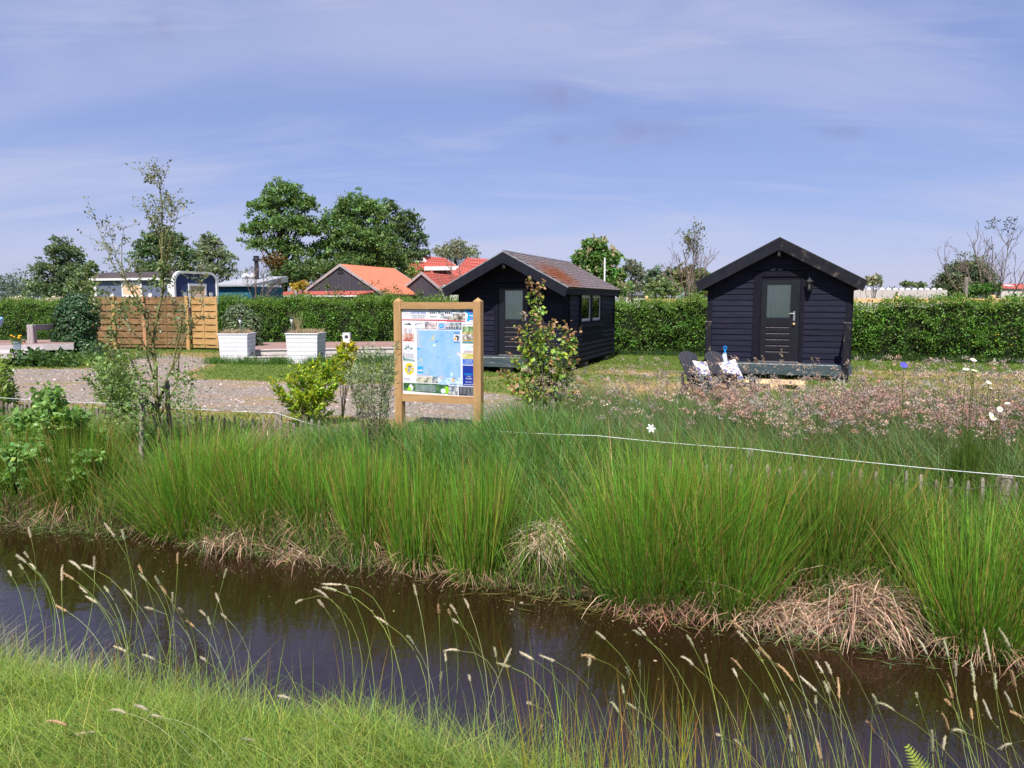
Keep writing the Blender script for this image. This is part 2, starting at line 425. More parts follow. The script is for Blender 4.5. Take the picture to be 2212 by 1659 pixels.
ground = link("ground", np_mesh("ground", np.stack([X, Y, GZ], -1).reshape(-1, 3), loops, np.arange(len(i0)) * 4, col.reshape(-1, 3), True))
setp(ground, "flat grassy meadow with the banks of a ditch", kind="structure")
m, n, b, out = material("lawn_soil")
at_ = n.nodes.new("ShaderNodeAttribute"); at_.attribute_name = "Col"
nz = n.nodes.new("ShaderNodeTexNoise"); nz.inputs["Scale"].default_value = 9; nz.inputs["Detail"].default_value = 9; nz.inputs["Roughness"].default_value = 0.7
tc_ = n.nodes.new("ShaderNodeTexCoord"); n.links.new(tc_.outputs["Object"], nz.inputs["Vector"])
mr = n.nodes.new("ShaderNodeMapRange"); mr.inputs[1].default_value = 0.3; mr.inputs[2].default_value = 0.7; mr.inputs[3].default_value = 0.6; mr.inputs[4].default_value = 1.4
n.links.new(nz.outputs[0], mr.inputs[0])
hv = n.nodes.new("ShaderNodeHueSaturation"); n.links.new(mr.outputs[0], hv.inputs["Value"]); n.links.new(at_.outputs["Color"], hv.inputs["Color"])
n.links.new(hv.outputs[0], b.inputs["Base Color"]); b.inputs["Roughness"].default_value = 0.95; b.inputs["Specular IOR Level"].default_value = 0.1
bp = n.nodes.new("ShaderNodeBump"); bp.inputs["Strength"].default_value = 0.6; bp.inputs["Distance"].default_value = 0.03
n.links.new(nz.outputs[0], bp.inputs["Height"]); n.links.new(bp.outputs[0], b.inputs["Normal"])
ground.data.materials.append(m)

# water sheet
me = bpy.data.meshes.new("water")
us = np.linspace(-60, 40, 60)
vv, ff = [], []
for i, u in enumerate(us):
    vv += [W(u, 2.5, WATER_Z), W(u, 6.4, WATER_Z)]
    if i: ff.append((2 * i - 2, 2 * i, 2 * i + 1, 2 * i - 1))
me.from_pydata(vv, [], ff); me.update()
m, n, b, out = material("peat_water")
b.inputs["Base Color"].default_value = (0.0155, 0.0066, 0.0034, 1); b.inputs["Roughness"].default_value = 0.02
b.inputs["IOR"].default_value = 1.55; b.inputs["Specular IOR Level"].default_value = 0.75
tc_ = n.nodes.new("ShaderNodeTexCoord")
mp = n.nodes.new("ShaderNodeMapping"); mp.inputs["Rotation"].default_value = (0, 0, TH); mp.inputs["Scale"].default_value = (1.0, 1.5, 1)
n.links.new(tc_.outputs["Object"], mp.inputs[0])
nz = n.nodes.new("ShaderNodeTexNoise"); nz.inputs["Scale"].default_value = 7; nz.inputs["Detail"].default_value = 3
n.links.new(mp.outputs[0], nz.inputs["Vector"])
bp = n.nodes.new("ShaderNodeBump"); bp.inputs["Strength"].default_value = 0.10; bp.inputs["Distance"].default_value = 0.02
n.links.new(nz.outputs[0], bp.inputs["Height"]); n.links.new(bp.outputs[0], b.inputs["Normal"])
water = link("water", me, m); setp(water, "dark brown peaty water in the ditch", kind="structure")

# gravel lane
def lane_poly(poly, jit):
    P_ = []
    for i in range(len(poly)):
        a, c = poly[i], poly[(i + 1) % len(poly)]
        k = max(2, int(np.hypot(*(c - a)) / 0.16))
        for t in np.arange(k) / k:
            q = a + (c - a) * t + RNG.normal(0, jit, 2)
            P_.append(q)
    return np.array(P_)
gp_ = lane_poly(GRAVEL, 0.07)
me = bpy.data.meshes.new("gravel_lane")
me.from_pydata([W(a, c, float(ground_z(a, c)) + 0.004) for a, c in gp_], [], [tuple(range(len(gp_)))[::1]])
me.update()
m, n, b, out = material("gravel")
N, K = n.nodes.new, n.links.new
tc_ = N("ShaderNodeTexCoord")
vo = N("ShaderNodeTexVoronoi"); vo.inputs["Scale"].default_value = 30
K(tc_.outputs["Object"], vo.inputs["Vector"])
cr = N("ShaderNodeValToRGB"); cr.color_ramp.interpolation = "LINEAR"
e = cr.color_ramp.elements; e[0].position, e[0].color = 0.0, (0.135, 0.108, 0.092, 1); e[1].position, e[1].color = 1.0, (0.46, 0.40, 0.35, 1)
for p_, c_ in ((0.3, (0.205, 0.168, 0.14, 1)), (0.55, (0.285, 0.218, 0.17, 1)), (0.75, (0.24, 0.215, 0.20, 1))):
    q = e.new(p_); q.color = c_
sp = N("ShaderNodeSeparateXYZ"); K(vo.outputs["Color"], sp.inputs[0]); K(sp.outputs[0], cr.inputs[0])
nz = N("ShaderNodeTexNoise"); nz.inputs["Scale"].default_value = 0.9; nz.inputs["Detail"].default_value = 9; nz.inputs["Roughness"].default_value = 0.62
mp = N("ShaderNodeMapping"); mp.inputs["Rotation"].default_value = (0, 0, TH); mp.inputs["Scale"].default_value = (0.55, 1.5, 1)
K(tc_.outputs["Object"], mp.inputs[0]); K(mp.outputs[0], nz.inputs["Vector"])
mr = N("ShaderNodeMapRange"); mr.inputs[1].default_value = 0.50; mr.inputs[2].default_value = 0.66; K(nz.outputs[0], mr.inputs[0])
mx = N("ShaderNodeMixRGB"); mx.inputs[2].default_value = (0.32, 0.21, 0.135, 1)         # sandy, mossy patches between the stones
K(mr.outputs[0], mx.inputs[0]); K(cr.outputs[0], mx.inputs[1])
m2 = N("ShaderNodeMapRange"); m2.inputs[1].default_value = 0.60; m2.inputs[2].default_value = 0.70; K(nz.outputs[0], m2.inputs[0])
mx2 = N("ShaderNodeMixRGB"); mx2.inputs[2].default_value = (0.20, 0.19, 0.07, 1); K(m2.outputs[0], mx2.inputs[0]); K(mx.outputs[0], mx2.inputs[1])
K(mx2.outputs[0], b.inputs["Base Color"]); b.inputs["Roughness"].default_value = 0.9; b.inputs["Specular IOR Level"].default_value = 0.15
bp = N("ShaderNodeBump"); bp.inputs["Strength"].default_value = 0.9; bp.inputs["Distance"].default_value = 0.03; bp.invert = True
K(vo.outputs["Distance"], bp.inputs["Height"]); K(bp.outputs[0], b.inputs["Normal"])
lane = link("gravel_lane", me, m); setp(lane, "lane of pinkish grey gravel with sandy edges", kind="structure")

# ------------------------------------------------------------------ generators for blades and leaves
def blades(P_, Lh, Wd, az, lean, curve=0.0, rise=1.0, droop=0.0, c0=(0.1, 0.2, 0.05), c1=None, seg=3, taper=0.75, faz=None):
    """ribbons: P (n,3) roots, Lh length, Wd width, az direction of lean, lean/curve sideways, rise/droop upwards"""
    n_ = len(P_)
    f = lambda x: np.broadcast_to(np.asarray(x, float), (n_,))
    Lh, Wd, az, lean, curve, rise, droop = map(f, (Lh, Wd, az, lean, curve, rise, droop))
    c0 = np.broadcast_to(np.asarray(c0, float), (n_, 3)); c1 = c0 if c1 is None else np.broadcast_to(np.asarray(c1, float), (n_, 3))
    faz = RNG.uniform(0, 2 * np.pi, n_) if faz is None else f(faz)
    wv = np.stack([np.cos(faz), np.sin(faz), np.zeros(n_)], 1)
    dv = np.stack([np.cos(az), np.sin(az), np.zeros(n_)], 1)
    vs_ = np.zeros((n_, 2 * seg + 1, 3)); cs = np.zeros((n_, 2 * seg + 1, 3))
    for k in range(seg + 1):
        t = k / seg
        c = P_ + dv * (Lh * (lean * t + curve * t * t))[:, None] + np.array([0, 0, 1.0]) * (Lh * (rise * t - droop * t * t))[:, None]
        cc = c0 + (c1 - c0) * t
        if k < seg:
            w_ = (Wd * 0.5 * (1 - t) ** taper)[:, None]
            vs_[:, 2 * k], vs_[:, 2 * k + 1] = c - wv * w_, c + wv * w_
            cs[:, 2 * k], cs[:, 2 * k + 1] = cc, cc
        else:
            vs_[:, 2 * k] = c; cs[:, 2 * k] = cc
    pat, st = [], []
    for k in range(seg - 1):
        st.append(len(pat)); pat += [2 * k, 2 * k + 1, 2 * k + 3, 2 * k + 2]
    st.append(len(pat)); pat += [2 * seg - 2, 2 * seg - 1, 2 * seg]
    m_ = 2 * seg + 1
    lp = (np.arange(n_)[:, None] * m_ + np.array(pat)[None]).ravel()
    sts = (np.arange(n_)[:, None] * len(pat) + np.array(st)[None]).ravel()
    return vs_.reshape(-1, 3), lp, sts, cs.reshape(-1, 3)
def leaves(P_, D, Nn, Ln, Wd, c, fold=0.12):
    """folded diamond leaves: root P, direction D, rough normal N"""
    n_ = len(P_)
    D = D / (np.linalg.norm(D, axis=1, keepdims=True) + 1e-9)
    S = np.cross(D, Nn); S /= (np.linalg.norm(S, axis=1, keepdims=True) + 1e-9)
    U_ = np.cross(S, D)
    Ln = np.broadcast_to(np.asarray(Ln, float), (n_,))[:, None]; Wd = np.broadcast_to(np.asarray(Wd, float), (n_,))[:, None]
    v = np.stack([P_, P_ + D * Ln * 0.45 - S * Wd * 0.5 + U_ * Ln * fold, P_ + D * Ln, P_ + D * Ln * 0.45 + S * Wd * 0.5 + U_ * Ln * fold], 1)
    lp = (np.arange(n_)[:, None] * 4 + np.array([0, 1, 2, 0, 2, 3])[None]).ravel()
    return v.reshape(-1, 3), lp, np.arange(2 * n_) * 3, np.repeat(np.broadcast_to(np.asarray(c, float), (n_, 3)), 4, 0)
def join(parts):
    vs_, ls, ss, cs, vo_, lo_ = [], [], [], [], 0, 0
    for (v, l, s, c) in parts:
        vs_.append(v); ls.append(l + vo_); ss.append(s + lo_); cs.append(c); vo_ += len(v); lo_ += len(l)
    return np.concatenate(vs_), np.concatenate(ls), np.concatenate(ss), np.concatenate(cs)
def plant_mesh(name, parts, mat, parent=None):
    v, l, s, c = join(parts)
    return link(name, np_mesh(name, v, l, s, np.clip(c, 0, 1)), mat, parent)
def rcol(n_, base, dv=0.25, dh=0.12):
    """a colour for each leaf: brightness and green/red balance vary"""
    b_ = np.asarray(base, float)
    val = np.exp(RNG.normal(0, dv, n_))[:, None]; h = RNG.normal(0, dh, n_)[:, None]
    return np.clip(b_[None] * val * np.concatenate([1 + h, np.ones_like(h), 1 - 0.6 * h], 1), 0.003, 0.9)
def rdir(n_, up=0.0):
    d = RNG.normal(0, 1, (n_, 3)); d[:, 2] += up
    return d / np.linalg.norm(d, axis=1, keepdims=True)
def uvw(u, v, dz=0.0):
    return np.stack([u * UX[0] + v * VX[0], u * UX[1] + v * VX[1], ground_z(u, v) + dz], 1)
# ------------------------------------------------------------------ the two black cabins
def make_cabin(label, origin, ht, zr, ze, L_, w, r0, rb, z1, z0, door, side_window, ridge_mats, posts, shingled, ry=0.0):
    """origin (u,v): foot of the ridge at the front edge of the roof. local x along the front, y backwards, z up"""
    t = thing("cabin", label, "cabin", W(origin[0], origin[1], 0), ROT)
    slope = (zr - ze) / ht
    under = lambda x, d=0.13: zr - d - abs(x) * slope            # underside of the roof
    zf = z1 - 0.03
    # walls: a solid body a little inside the boards
    b = MB()
    wi = w - 0.03
    pent = [(-wi, r0 + 0.04, zf - 0.1), (wi, r0 + 0.04, zf - 0.1), (wi, r0 + 0.04, under(wi) - 0.0), (0, r0 + 0.04, under(0)), (-wi, r0 + 0.04, under(wi))]
    b.prism(pent, (0, rb - r0 - 0.08, 0))
    b.build("wall", M["black_trim"], t)
    # lapped boards on the front, cut to the roof line and round the door
    dl, dr_, dtop = door["x0"], door["x1"], door["z1"]
    ex = 0.137
    zz_ = zf
    def board(xa0, xb0, xa1, xb1, zl, zh, front=True):
        yb, yt = r0 - 0.020, r0 - 0.004
        p = [(xa0, yb, zl), (xb0, yb, zl), (xb0, r0 + 0.035, zl), (xa0, r0 + 0.035, zl), (xa1, yt, zh), (xb1, yt, zh), (xb1, r0 + 0.035, zh), (xa1, r0 + 0.035, zh)]
        j = random.uniform(-0.002, 0.002)
        MB().hexa([(x, y + j, z) for x, y, z in p]).build("weatherboard", M["black_board"], t)
    while zz_ < under(0) - 0.06:
        zl, zh = zz_, zz_ + ex - 0.004
        lim0 = min(w - 0.10, (zr - 0.135 - zl) / slope); lim1 = min(w - 0.10, (zr - 0.135 - zh) / slope)
        if lim1 < 0.05: lim1 = 0.02
        if zl < dtop - 0.02:
            for (a0, b0, a1, b1) in ((-lim0, dl, -lim1, dl), (dr_, lim0, dr_, lim1)):
                if b0 - a0 > 0.05 and b1 - a1 > 0.01: board(a0, b0, a1, b1, zl, zh)
        else: board(-lim0, lim0, -lim1, lim1, zl, zh)
        zz_ += ex
    # side boards (right side)
    sw = side_window
    zz_ = zf - 0.16
    def sboard(ya, yb_, zl, zh):
        xb, xt = w + 0.020, w + 0.002
        j = random.uniform(-0.002, 0.002)
        MB().hexa([(w - 0.035, ya, zl), (xb + j, ya, zl), (xb + j, yb_, zl), (w - 0.035, yb_, zl), (w - 0.035, ya, zh), (xt + j, ya, zh), (xt + j, yb_, zh), (w - 0.035, yb_, zh)]).build("weatherboard", M["black_board"], t)
    ztop = under(w) - 0.02
    while zz_ < ztop - 0.05:
        zl, zh = zz_, min(zz_ + ex - 0.004, ztop)
        if sw and zh > sw["z0"] and zl < sw["z1"]:
            sboard(r0 + 0.10, sw["y0"], zl, zh); sboard(sw["y1"], rb - 0.10, zl, zh)
        else: sboard(r0 + 0.10, rb - 0.10, zl, zh)
        zz_ += ex
    for sx in (-1, 1):
        x0, x1 = (w - 0.115, w + 0.005) if sx > 0 else (-w - 0.005, -w + 0.115)
        ztf = under(w - 0.115) - 0.004
        MB().box(x0, r0 - 0.03, zf - 0.05, x1, r0 + 0.045, ztf if sx > 0 else ztf).build("corner_board", M["black_trim"], t)
    for ya, yb_ in ((r0 + 0.047, r0 + 0.105), (rb - 0.105, rb)):
        MB().box(w + 0.0055, ya, zf - 0.2, w + 0.034, yb_, under(w) - 0.03).build("corner_board", M["black_trim"], t)
    # roof: two slabs, barge boards, fascia, ridge beam
    nrm = math.hypot(1, slope); th_ = 0.05
    for sx in (-1, 1):
        b = MB()
        q = [(0, 0, zr), (sx * ht, 0, ze), (sx * ht, 0, ze - th_ * nrm), (0, 0, zr - th_ * nrm)]
        q = [(x, ry + 0.012, z) for x, _, z in q]
        b.prism(q if sx > 0 else q[::-1], (0, L_ - ry - 0.024, 0))
        b.build("roof", M["roof_felt"], t)
        for (y0, nm) in ((ry - 0.022, "barge_board"), (L_ - 0.012, "barge_board")):
            hb = 0.262
            q = [(sx * 0.001, y0, zr - 0.018), (sx * (ht + 0.015), y0, ze - 0.018 - 0.015 * slope), (sx * (ht + 0.015 - 0.07), y0, ze - 0.018 - hb + 0.035), (sx * 0.001, y0, zr - hb - 0.018)]
            MB().prism(q if sx > 0 else q[::-1], (0, 0.032, 0)).build(nm, M[ridge_mats[0] if sx < 0 else ridge_mats[1]], t)
            q = [(sx * 0.001, y0 - 0.006, zr + 0.012), (sx * (ht + 0.03), y0 - 0.006, ze + 0.012 - 0.03 * slope), (sx * (ht + 0.03), y0 - 0.006, ze - 0.016 - 0.03 * slope), (sx * 0.001, y0 - 0.006, zr - 0.016)]
            MB().prism(q if sx > 0 else q[::-1], (0, 0.05, 0)).build("roof_edge_strip", M["zinc_black"] if not shingled else M["felt_edge"], t)
        MB().box(sx * (ht - 0.05) - 0.012, ry + 0.02, ze - 0.19, sx * (ht - 0.05) + 0.012, L_ - 0.03, ze - 0.055).build("fascia", M["black_trim"], t)
        MB().prism([(sx * w, r0 - 0.02, zr - 0.16 - w * slope), (sx * (ht - 0.075), r0 - 0.02, ze - 0.10), (sx * (ht - 0.075), r0 - 0.02, ze - 0.17), (sx * w, r0 - 0.02, zr - 0.24 - w * slope)][::sx], (0, 0.03, 0)).build("soffit", M["black_trim"], t)
    MB().box(-0.035, ry + 0.02, zr - 0.42, 0.035, r0 + 0.03, zr - 0.22).build("ridge_beam", M["black_barge"], t)
    if shingled:
        sl_ = math.hypot(ht, zr - ze); rows, n_ = 15, 18
        dx, dz = ht / sl_, -(zr - ze) / sl_; nx, nz_ = -dz, dx
        def tab():
            bb = MB(); lw, lh = L_ / n_ - 0.008, sl_ / rows + 0.035
            p = [(0, 0.004), (lh, 0.013)]
            vs_ = []
            for (s_, h_) in ((0, 0.002), (lh, 0.006)):
                for yy in (0, lw): vs_.append((s_ * dx + h_ * nx, yy, s_ * dz + h_ * nz_))
            for (s_, h_) in ((0, 0.004), (lh, 0.015)):
                for yy in (0, lw): vs_.append((s_ * dx + h_ * nx, yy, s_ * dz + h_ * nz_))
            bb.add(vs_, [(0, 1, 3, 2), (4, 6, 7, 5), (2, 3, 7, 6), (0, 2, 6, 4), (1, 5, 7, 3), (0, 4, 5, 1)])
            return bb.mesh("shingle")
        tabs = [tab() for _ in range(1)]
        for r in range(rows):
            for k in range(n_):
                s_ = r * sl_ / rows
                mi = random.random(); f = (k / n_)
                moss = max(0, 1 - abs(r - 10.0) / 4.0) * max(0, 1 - max(0, f - 0.25) / 0.5)
                o = link("shingle", tabs[0].copy() if (r == 0 and k == 0) else tabs[0], M["shingle"], t)
                o.location = (s_ * dx, k * L_ / n_ + (0.5 * L_ / n_ if r % 2 else 0) * (1 if k < n_ - 1 else 0.0) + random.uniform(-0.004, 0.004), zr + s_ * dz + random.uniform(0.0, 0.005))
        MB().tube([(0, 0.0, zr + 0.012), (0, L_, zr + 0.012)], 0.028, 6).build("ridge_cap", M["felt_edge"], t)
    # door
    d = door; gx0, gx1, gz0, gz1 = d["glass"]; lx0, lx1 = d["leaf"]
    lz0, lz1 = z1 + 0.035, gz1 + 0.10
    yd = r0 - 0.002
    for (x0, x1, za, zb) in ((dl, lx0 - 0.008, z1 + 0.003, dtop - 0.12), (lx1 + 0.008, dr_, z1 + 0.003, dtop - 0.12)):
        MB().box(x0, r0 - 0.045, za, x1, r0 + 0.03, zb).build("door_frame", M["black_trim"], t)
    MB().box(dl - 0.012, r0 - 0.05, dtop - 0.118, dr_ + 0.012, r0 + 0.03, dtop).build("door_frame", M["black_trim"], t)
    MB().box(lx0 - 0.006, r0 - 0.02, lz1 + 0.004, lx1 + 0.006, r0 + 0.03, dtop - 0.12).build("door_lintel", M["black_trim"], t)
    b = MB()
    b.box(lx0, yd - 0.012, lz0, gx0, yd + 0.04, lz1); b.box(gx1, yd - 0.012, lz0, lx1, yd + 0.04, lz1)
    b.box(gx0, yd - 0.0121, gz1, gx1, yd + 0.04, lz1 - 0.0005); b.box(gx0, yd - 0.0121, gz0 - 0.12, gx1, yd + 0.04, gz0); b.box(gx0, yd - 0.0121, lz0 + 0.0005, gx1, yd + 0.04, lz0 + 0.14)
    b.box(gx0 - 0.001, yd + 0.010, lz0 + 0.13, gx1 + 0.001, yd + 0.035, gz0 - 0.11)
    dd = b.build("door", M["door_black"], t)
    MB().box(gx0, yd + 0.012, gz0, gx1, yd + 0.018, gz1).build("glass", M["glass"], dd)
    # gathered curtain behind the glass
    vs_, fs = [], []
    n_ = 40
    for i in range(n_ + 1):
        x = gx0 + 0.004 + (gx1 - gx0 - 0.008) * i / n_
        y = yd + 0.033 + 0.006 * math.sin(i * 1.9) + 0.003 * math.sin(i * 0.7)
        vs_ += [(x, y, gz0 + 0.004), (x, y, gz1 - 0.012 + 0.004 * math.sin(i * 1.3))]
        if i: fs.append((2 * i - 2, 2 * i, 2 * i + 1, 2 * i - 1))
    MB().add(vs_, fs).build("curtain", M["curtain"], dd)
    zs = np.linspace(lz0 + 0.16, gz0 - 0.13, 6)
    for z in zs:
        MB().box(gx0 + 0.003, yd - 0.006, z - 0.056, gx1 - 0.003, yd + 0.0095, z + 0.042).build("slat", M["door_black"], dd)
        MB().box(gx0 + 0.004, yd - 0.0095, z + 0.043, gx1 - 0.004, yd + 0.0093, z + 0.055).build("worn_slat_edge", M["worn_edge"], dd)
    hx, hz = d["handle"]
    b = MB().box(hx - 0.02, yd - 0.022, hz - 0.11, hx + 0.02, yd - 0.0125, hz + 0.11)
    b.tube([(hx, yd - 0.02, hz + 0.055), (hx, yd - 0.055, hz + 0.055), (hx - 0.115, yd - 0.058, hz + 0.055)], 0.010, 6)
    b.build("handle", M["steel"], dd)
    MB().box(lx0 - 0.004, r0 - 0.035, z1 + 0.003, lx1 + 0.004, r0 + 0.02, z1 + 0.030).build("threshold", M["worn_edge"], t)
    # window on the side
    if sw:
        ya, yb_, za, zb = sw["y0"], sw["y1"], sw["z0"], sw["z1"]
        b = MB()
        for (p0, p1, q0, q1) in ((ya, yb_, zb - 0.07, zb), (ya, yb_, za, za + 0.06), (ya, ya + 0.10, za + 0.06, zb - 0.07), (yb_ - 0.10, yb_, za + 0.06, zb - 0.07), ((ya + yb_) / 2 - 0.08, (ya + yb_) / 2 + 0.08, za + 0.06, zb - 0.07)):
            b.box(w - 0.03, p0, q0, w + 0.045, p1, q1)
        wf = b.build("window", M["black_trim"], t)
        MB().box(w - 0.03, ya - 0.03, za - 0.10, w + 0.075, yb_ + 0.03, za - 0.002).build("sill", M["black_trim"], wf)
        MB().box(w - 0.02, ya + 0.02, zb + 0.001, w + 0.055, yb_ - 0.02, zb + 0.035).build("drip_rail", M["black_barge"], wf)
        mid = (ya + yb_) / 2
        for (p0, p1) in ((ya + 0.10, mid - 0.08), (mid + 0.08, yb_ - 0.10)):
            q0, q1 = za + 0.06, zb - 0.07
            b = MB(); f = 0.075
            b.box(w - 0.02, p0, q0, w + 0.012, p0 + f, q1); b.box(w - 0.02, p1 - f, q0, w + 0.012, p1, q1)
            b.box(w - 0.02, p0 + f, q0, w + 0.012, p1 - f, q0 + f); b.box(w - 0.02, p0 + f, q1 - f, w + 0.012, p1 - f, q1)
            b.build("sash", M["white_trim"], wf)
            MB().box(w - 0.006, p0 + f, q0 + f, w - 0.001, p1 - f, q1 - f).build("glass", M["glass"], wf)
            vs_, fs = [], []
            for i in range(25):
                y = p0 + f + (p1 - p0 - 2 * f) * i / 24
                x = w - 0.022 + 0.006 * math.sin(i * 1.7)
                vs_ += [(x, y, q0 + f), (x, y, q1 - f)]
                if i: fs.append((2 * i - 2, 2 * i, 2 * i + 1, 2 * i - 1))
            MB().add(vs_, fs).build("curtain", M["curtain"], wf)
    # the porch deck and what carries it
    npl = 6; wd = w + 0.02
    y0, y1 = 0.0, r0 - 0.03
    for k in range(npl):
        ya = y0 + (y1 - y0) * k / npl
        MB().box(-wd, ya + 0.003, z1 - 0.03, wd, ya + (y1 - y0) / npl - 0.003, z1 - (0.0 if k else 0.002)).build("deck_plank", M["deck_teal"], t)
    MB().box(-wd, -0.028, z0, wd, -0.001, z1 - 0.012).build("deck_fascia", M["deck_teal"], t)
    MB().box(-wd + 0.01, -0.034, z1 - 0.011, wd - 0.3, -0.001, z1 + 0.004).build("worn_deck_edge", M["worn_light"], t)
    for sx in (-1, 1): MB().box(sx * wd - 0.014, 0.0, z0, sx * wd + 0.014, r0, z1 - 0.035).build("deck_joist", M["deck_teal"], t)
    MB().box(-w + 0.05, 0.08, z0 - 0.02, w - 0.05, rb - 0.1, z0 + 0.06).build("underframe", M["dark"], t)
    for (x, y) in ((-w + 0.25, 0.35), (w - 0.25, 0.35), (-w + 0.25, rb * 0.5), (w - 0.25, rb * 0.5), (-w + 0.25, rb - 0.4), (w - 0.25, rb - 0.4), (0, 0.4), (0, rb - 0.4)):
        MB().bevel_box(x - 0.15, y - 0.15, -0.08, x + 0.15, y + 0.15, z0 - 0.02, 0.015).build("footing_block", M["concrete"], t)
    for (x0, x1) in posts:
        p = MB().bevel_box(x0, -0.10, -0.03, x1, 0.0 - 0.036, 1.32, 0.012).build("rail_post", M["black_barge"], t)
        MB().box(x0 - 0.006, -0.106, 1.321, x1 + 0.006, -0.03, 1.335).build("post_cap", M["worn_edge"], p)
        sx = 1 if x0 > 0 else -1
        MB().box((x0 + x1) / 2 - 0.02, -0.035, 1.13, (x0 + x1) / 2 + 0.02, r0 - 0.02, 1.24).build("hand_rail", M["black_trim"], t)
    return t
M["roof_felt"] = surf("roof_felt", (0.05, 0.05, 0.055), (0.09, 0.085, 0.085), 12, rough=0.9, bump=0.3)
M["felt_edge"] = surf("grey_felt_edge", (0.16, 0.165, 0.19), (0.24, 0.24, 0.27), 10, rough=0.8, bump=0.2)
M["worn_light"] = surf("chipped_deck_edge", (0.50, 0.51, 0.52), (0.12, 0.15, 0.16), 7, (2, 1, 1), 0.7)
# bitumen shingles: grey with light specks, moss that reddens towards the lower front
m, n, b, out = material("mossy_bitumen_shingle")
N, K = n.nodes.new, n.links.new
geo = N("ShaderNodeNewGeometry")
nz = N("ShaderNodeTexNoise"); nz.inputs["Scale"].default_value = 22; nz.inputs["Detail"].default_value = 6; K(geo.outputs["Position"], nz.inputs["Vector"])
cr = N("ShaderNodeValToRGB"); e = cr.color_ramp.elements
e[0].position, e[0].color = 0.34, (0.075, 0.062, 0.066, 1); e[1].position, e[1].color = 0.72, (0.30, 0.25, 0.26, 1)
q = e.new(0.55); q.color = (0.16, 0.13, 0.135, 1)
K(nz.outputs[0], cr.inputs[0])
# moss patch centred low on the front part of the roof (a growth of its own)
cxm = Vector(W(-6.87 + 1.10, 18.25 + 1.2, 2.50))
vd = N("ShaderNodeVectorMath"); vd.operation = "SUBTRACT"; vd.inputs[1].default_value = cxm; K(geo.outputs["Position"], vd.inputs[0])
mp = N("ShaderNodeMapping"); mp.inputs["Rotation"].default_value = (0, 0, TH); mp.inputs["Scale"].default_value = (1.05, 0.42, 1.2); K(vd.outputs[0], mp.inputs[0])
ln = N("ShaderNodeVectorMath"); ln.operation = "LENGTH"; K(mp.outputs[0], ln.inputs[0])
n2 = N("ShaderNodeTexNoise"); n2.inputs["Scale"].default_value = 5; n2.inputs["Detail"].default_value = 8; n2.inputs["Roughness"].default_value = 0.7; K(geo.outputs["Position"], n2.inputs["Vector"])
ad = N("ShaderNodeMath"); ad.operation = "MULTIPLY_ADD"; ad.inputs[1].default_value = 1.5; K(n2.outputs[0], ad.inputs[0]); K(ln.outputs["Value"], ad.inputs[2])
mr = N("ShaderNodeMapRange"); mr.inputs[1].default_value = 1.65; mr.inputs[2].default_value = 0.95; K(ad.outputs[0], mr.inputs[0])
n3 = N("ShaderNodeTexNoise"); n3.inputs["Scale"].default_value = 30; n3.inputs["Detail"].default_value = 4; K(geo.outputs["Position"], n3.inputs["Vector"])
c3 = N("ShaderNodeValToRGB"); c3.color_ramp.elements[0].color = (0.085, 0.025, 0.012, 1); c3.color_ramp.elements[0].position = 0.35
c3.color_ramp.elements[1].color = (0.27, 0.085, 0.025, 1); c3.color_ramp.elements[1].position = 0.68; K(n3.outputs[0], c3.inputs[0])
mx = N("ShaderNodeMixRGB"); K(mr.outputs[0], mx.inputs[0]); K(cr.outputs[0], mx.inputs[1]); K(c3.outputs[0], mx.inputs[2])
K(mx.outputs[0], b.inputs["Base Color"]); b.inputs["Roughness"].default_value = 0.92; b.inputs["Specular IOR Level"].default_value = 0.15
bp = N("ShaderNodeBump"); bp.inputs["Strength"].default_value = 0.5; bp.inputs["Distance"].default_value = 0.01; K(nz.outputs[0], bp.inputs["Height"]); K(bp.outputs[0], b.inputs["Normal"])
M["shingle"] = m

M["black_barge2"] = surf("smooth_black_barge_board", (0.008, 0.0085, 0.0155), (0.0125, 0.0125, 0.021), 6, spec=0.15, rough=0.6, bump=0.2)
cab1 = make_cabin("black cabin with a mossy shingle roof and side window, behind the info board", (-6.876, 18.25), 1.66, 3.04, 2.16, 6.1, 1.50, 0.66, 5.95, 0.39, 0.15,
           dict(x0=-0.485, x1=0.55, z1=2.25, glass=(-0.21, 0.29, 1.33, 2.09), leaf=(-0.36, 0.43), handle=(0.365, 1.42)), dict(y0=1.75, y1=4.15, z0=1.20, z1=2.04), ("black_barge2", "black_barge2"), [], True)
cab2 = make_cabin("black cabin seen square to its gable, two chairs before its porch", (-0.382, 18.83), 1.865, 3.265, 2.27, 5.2, 1.61, 0.55, 5.0, 0.36, 0.12,
           dict(x0=-0.548, x1=0.588, z1=2.50, glass=(-0.25, 0.29, 1.41, 2.20), leaf=(-0.37, 0.49), handle=(0.375, 1.46)), None, ("black_barge2", "black_barge"), [(-1.585, -1.445), (1.425, 1.565)], False, 0.28)
# the wooden knob hanging on the key of the right-hand door
o = MB().lathe([(0.002, -0.03), (0.02, -0.025), (0.03, 0), (0.02, 0.025), (0.004, 0.03)], 10).build("key_fob", M["new_wood"], None, True)
o.location = W(-0.382 + 0.377, 18.83 + 0.51, 1.27); setp(o, "round wooden key fob hanging under a steel door handle", "key fob")
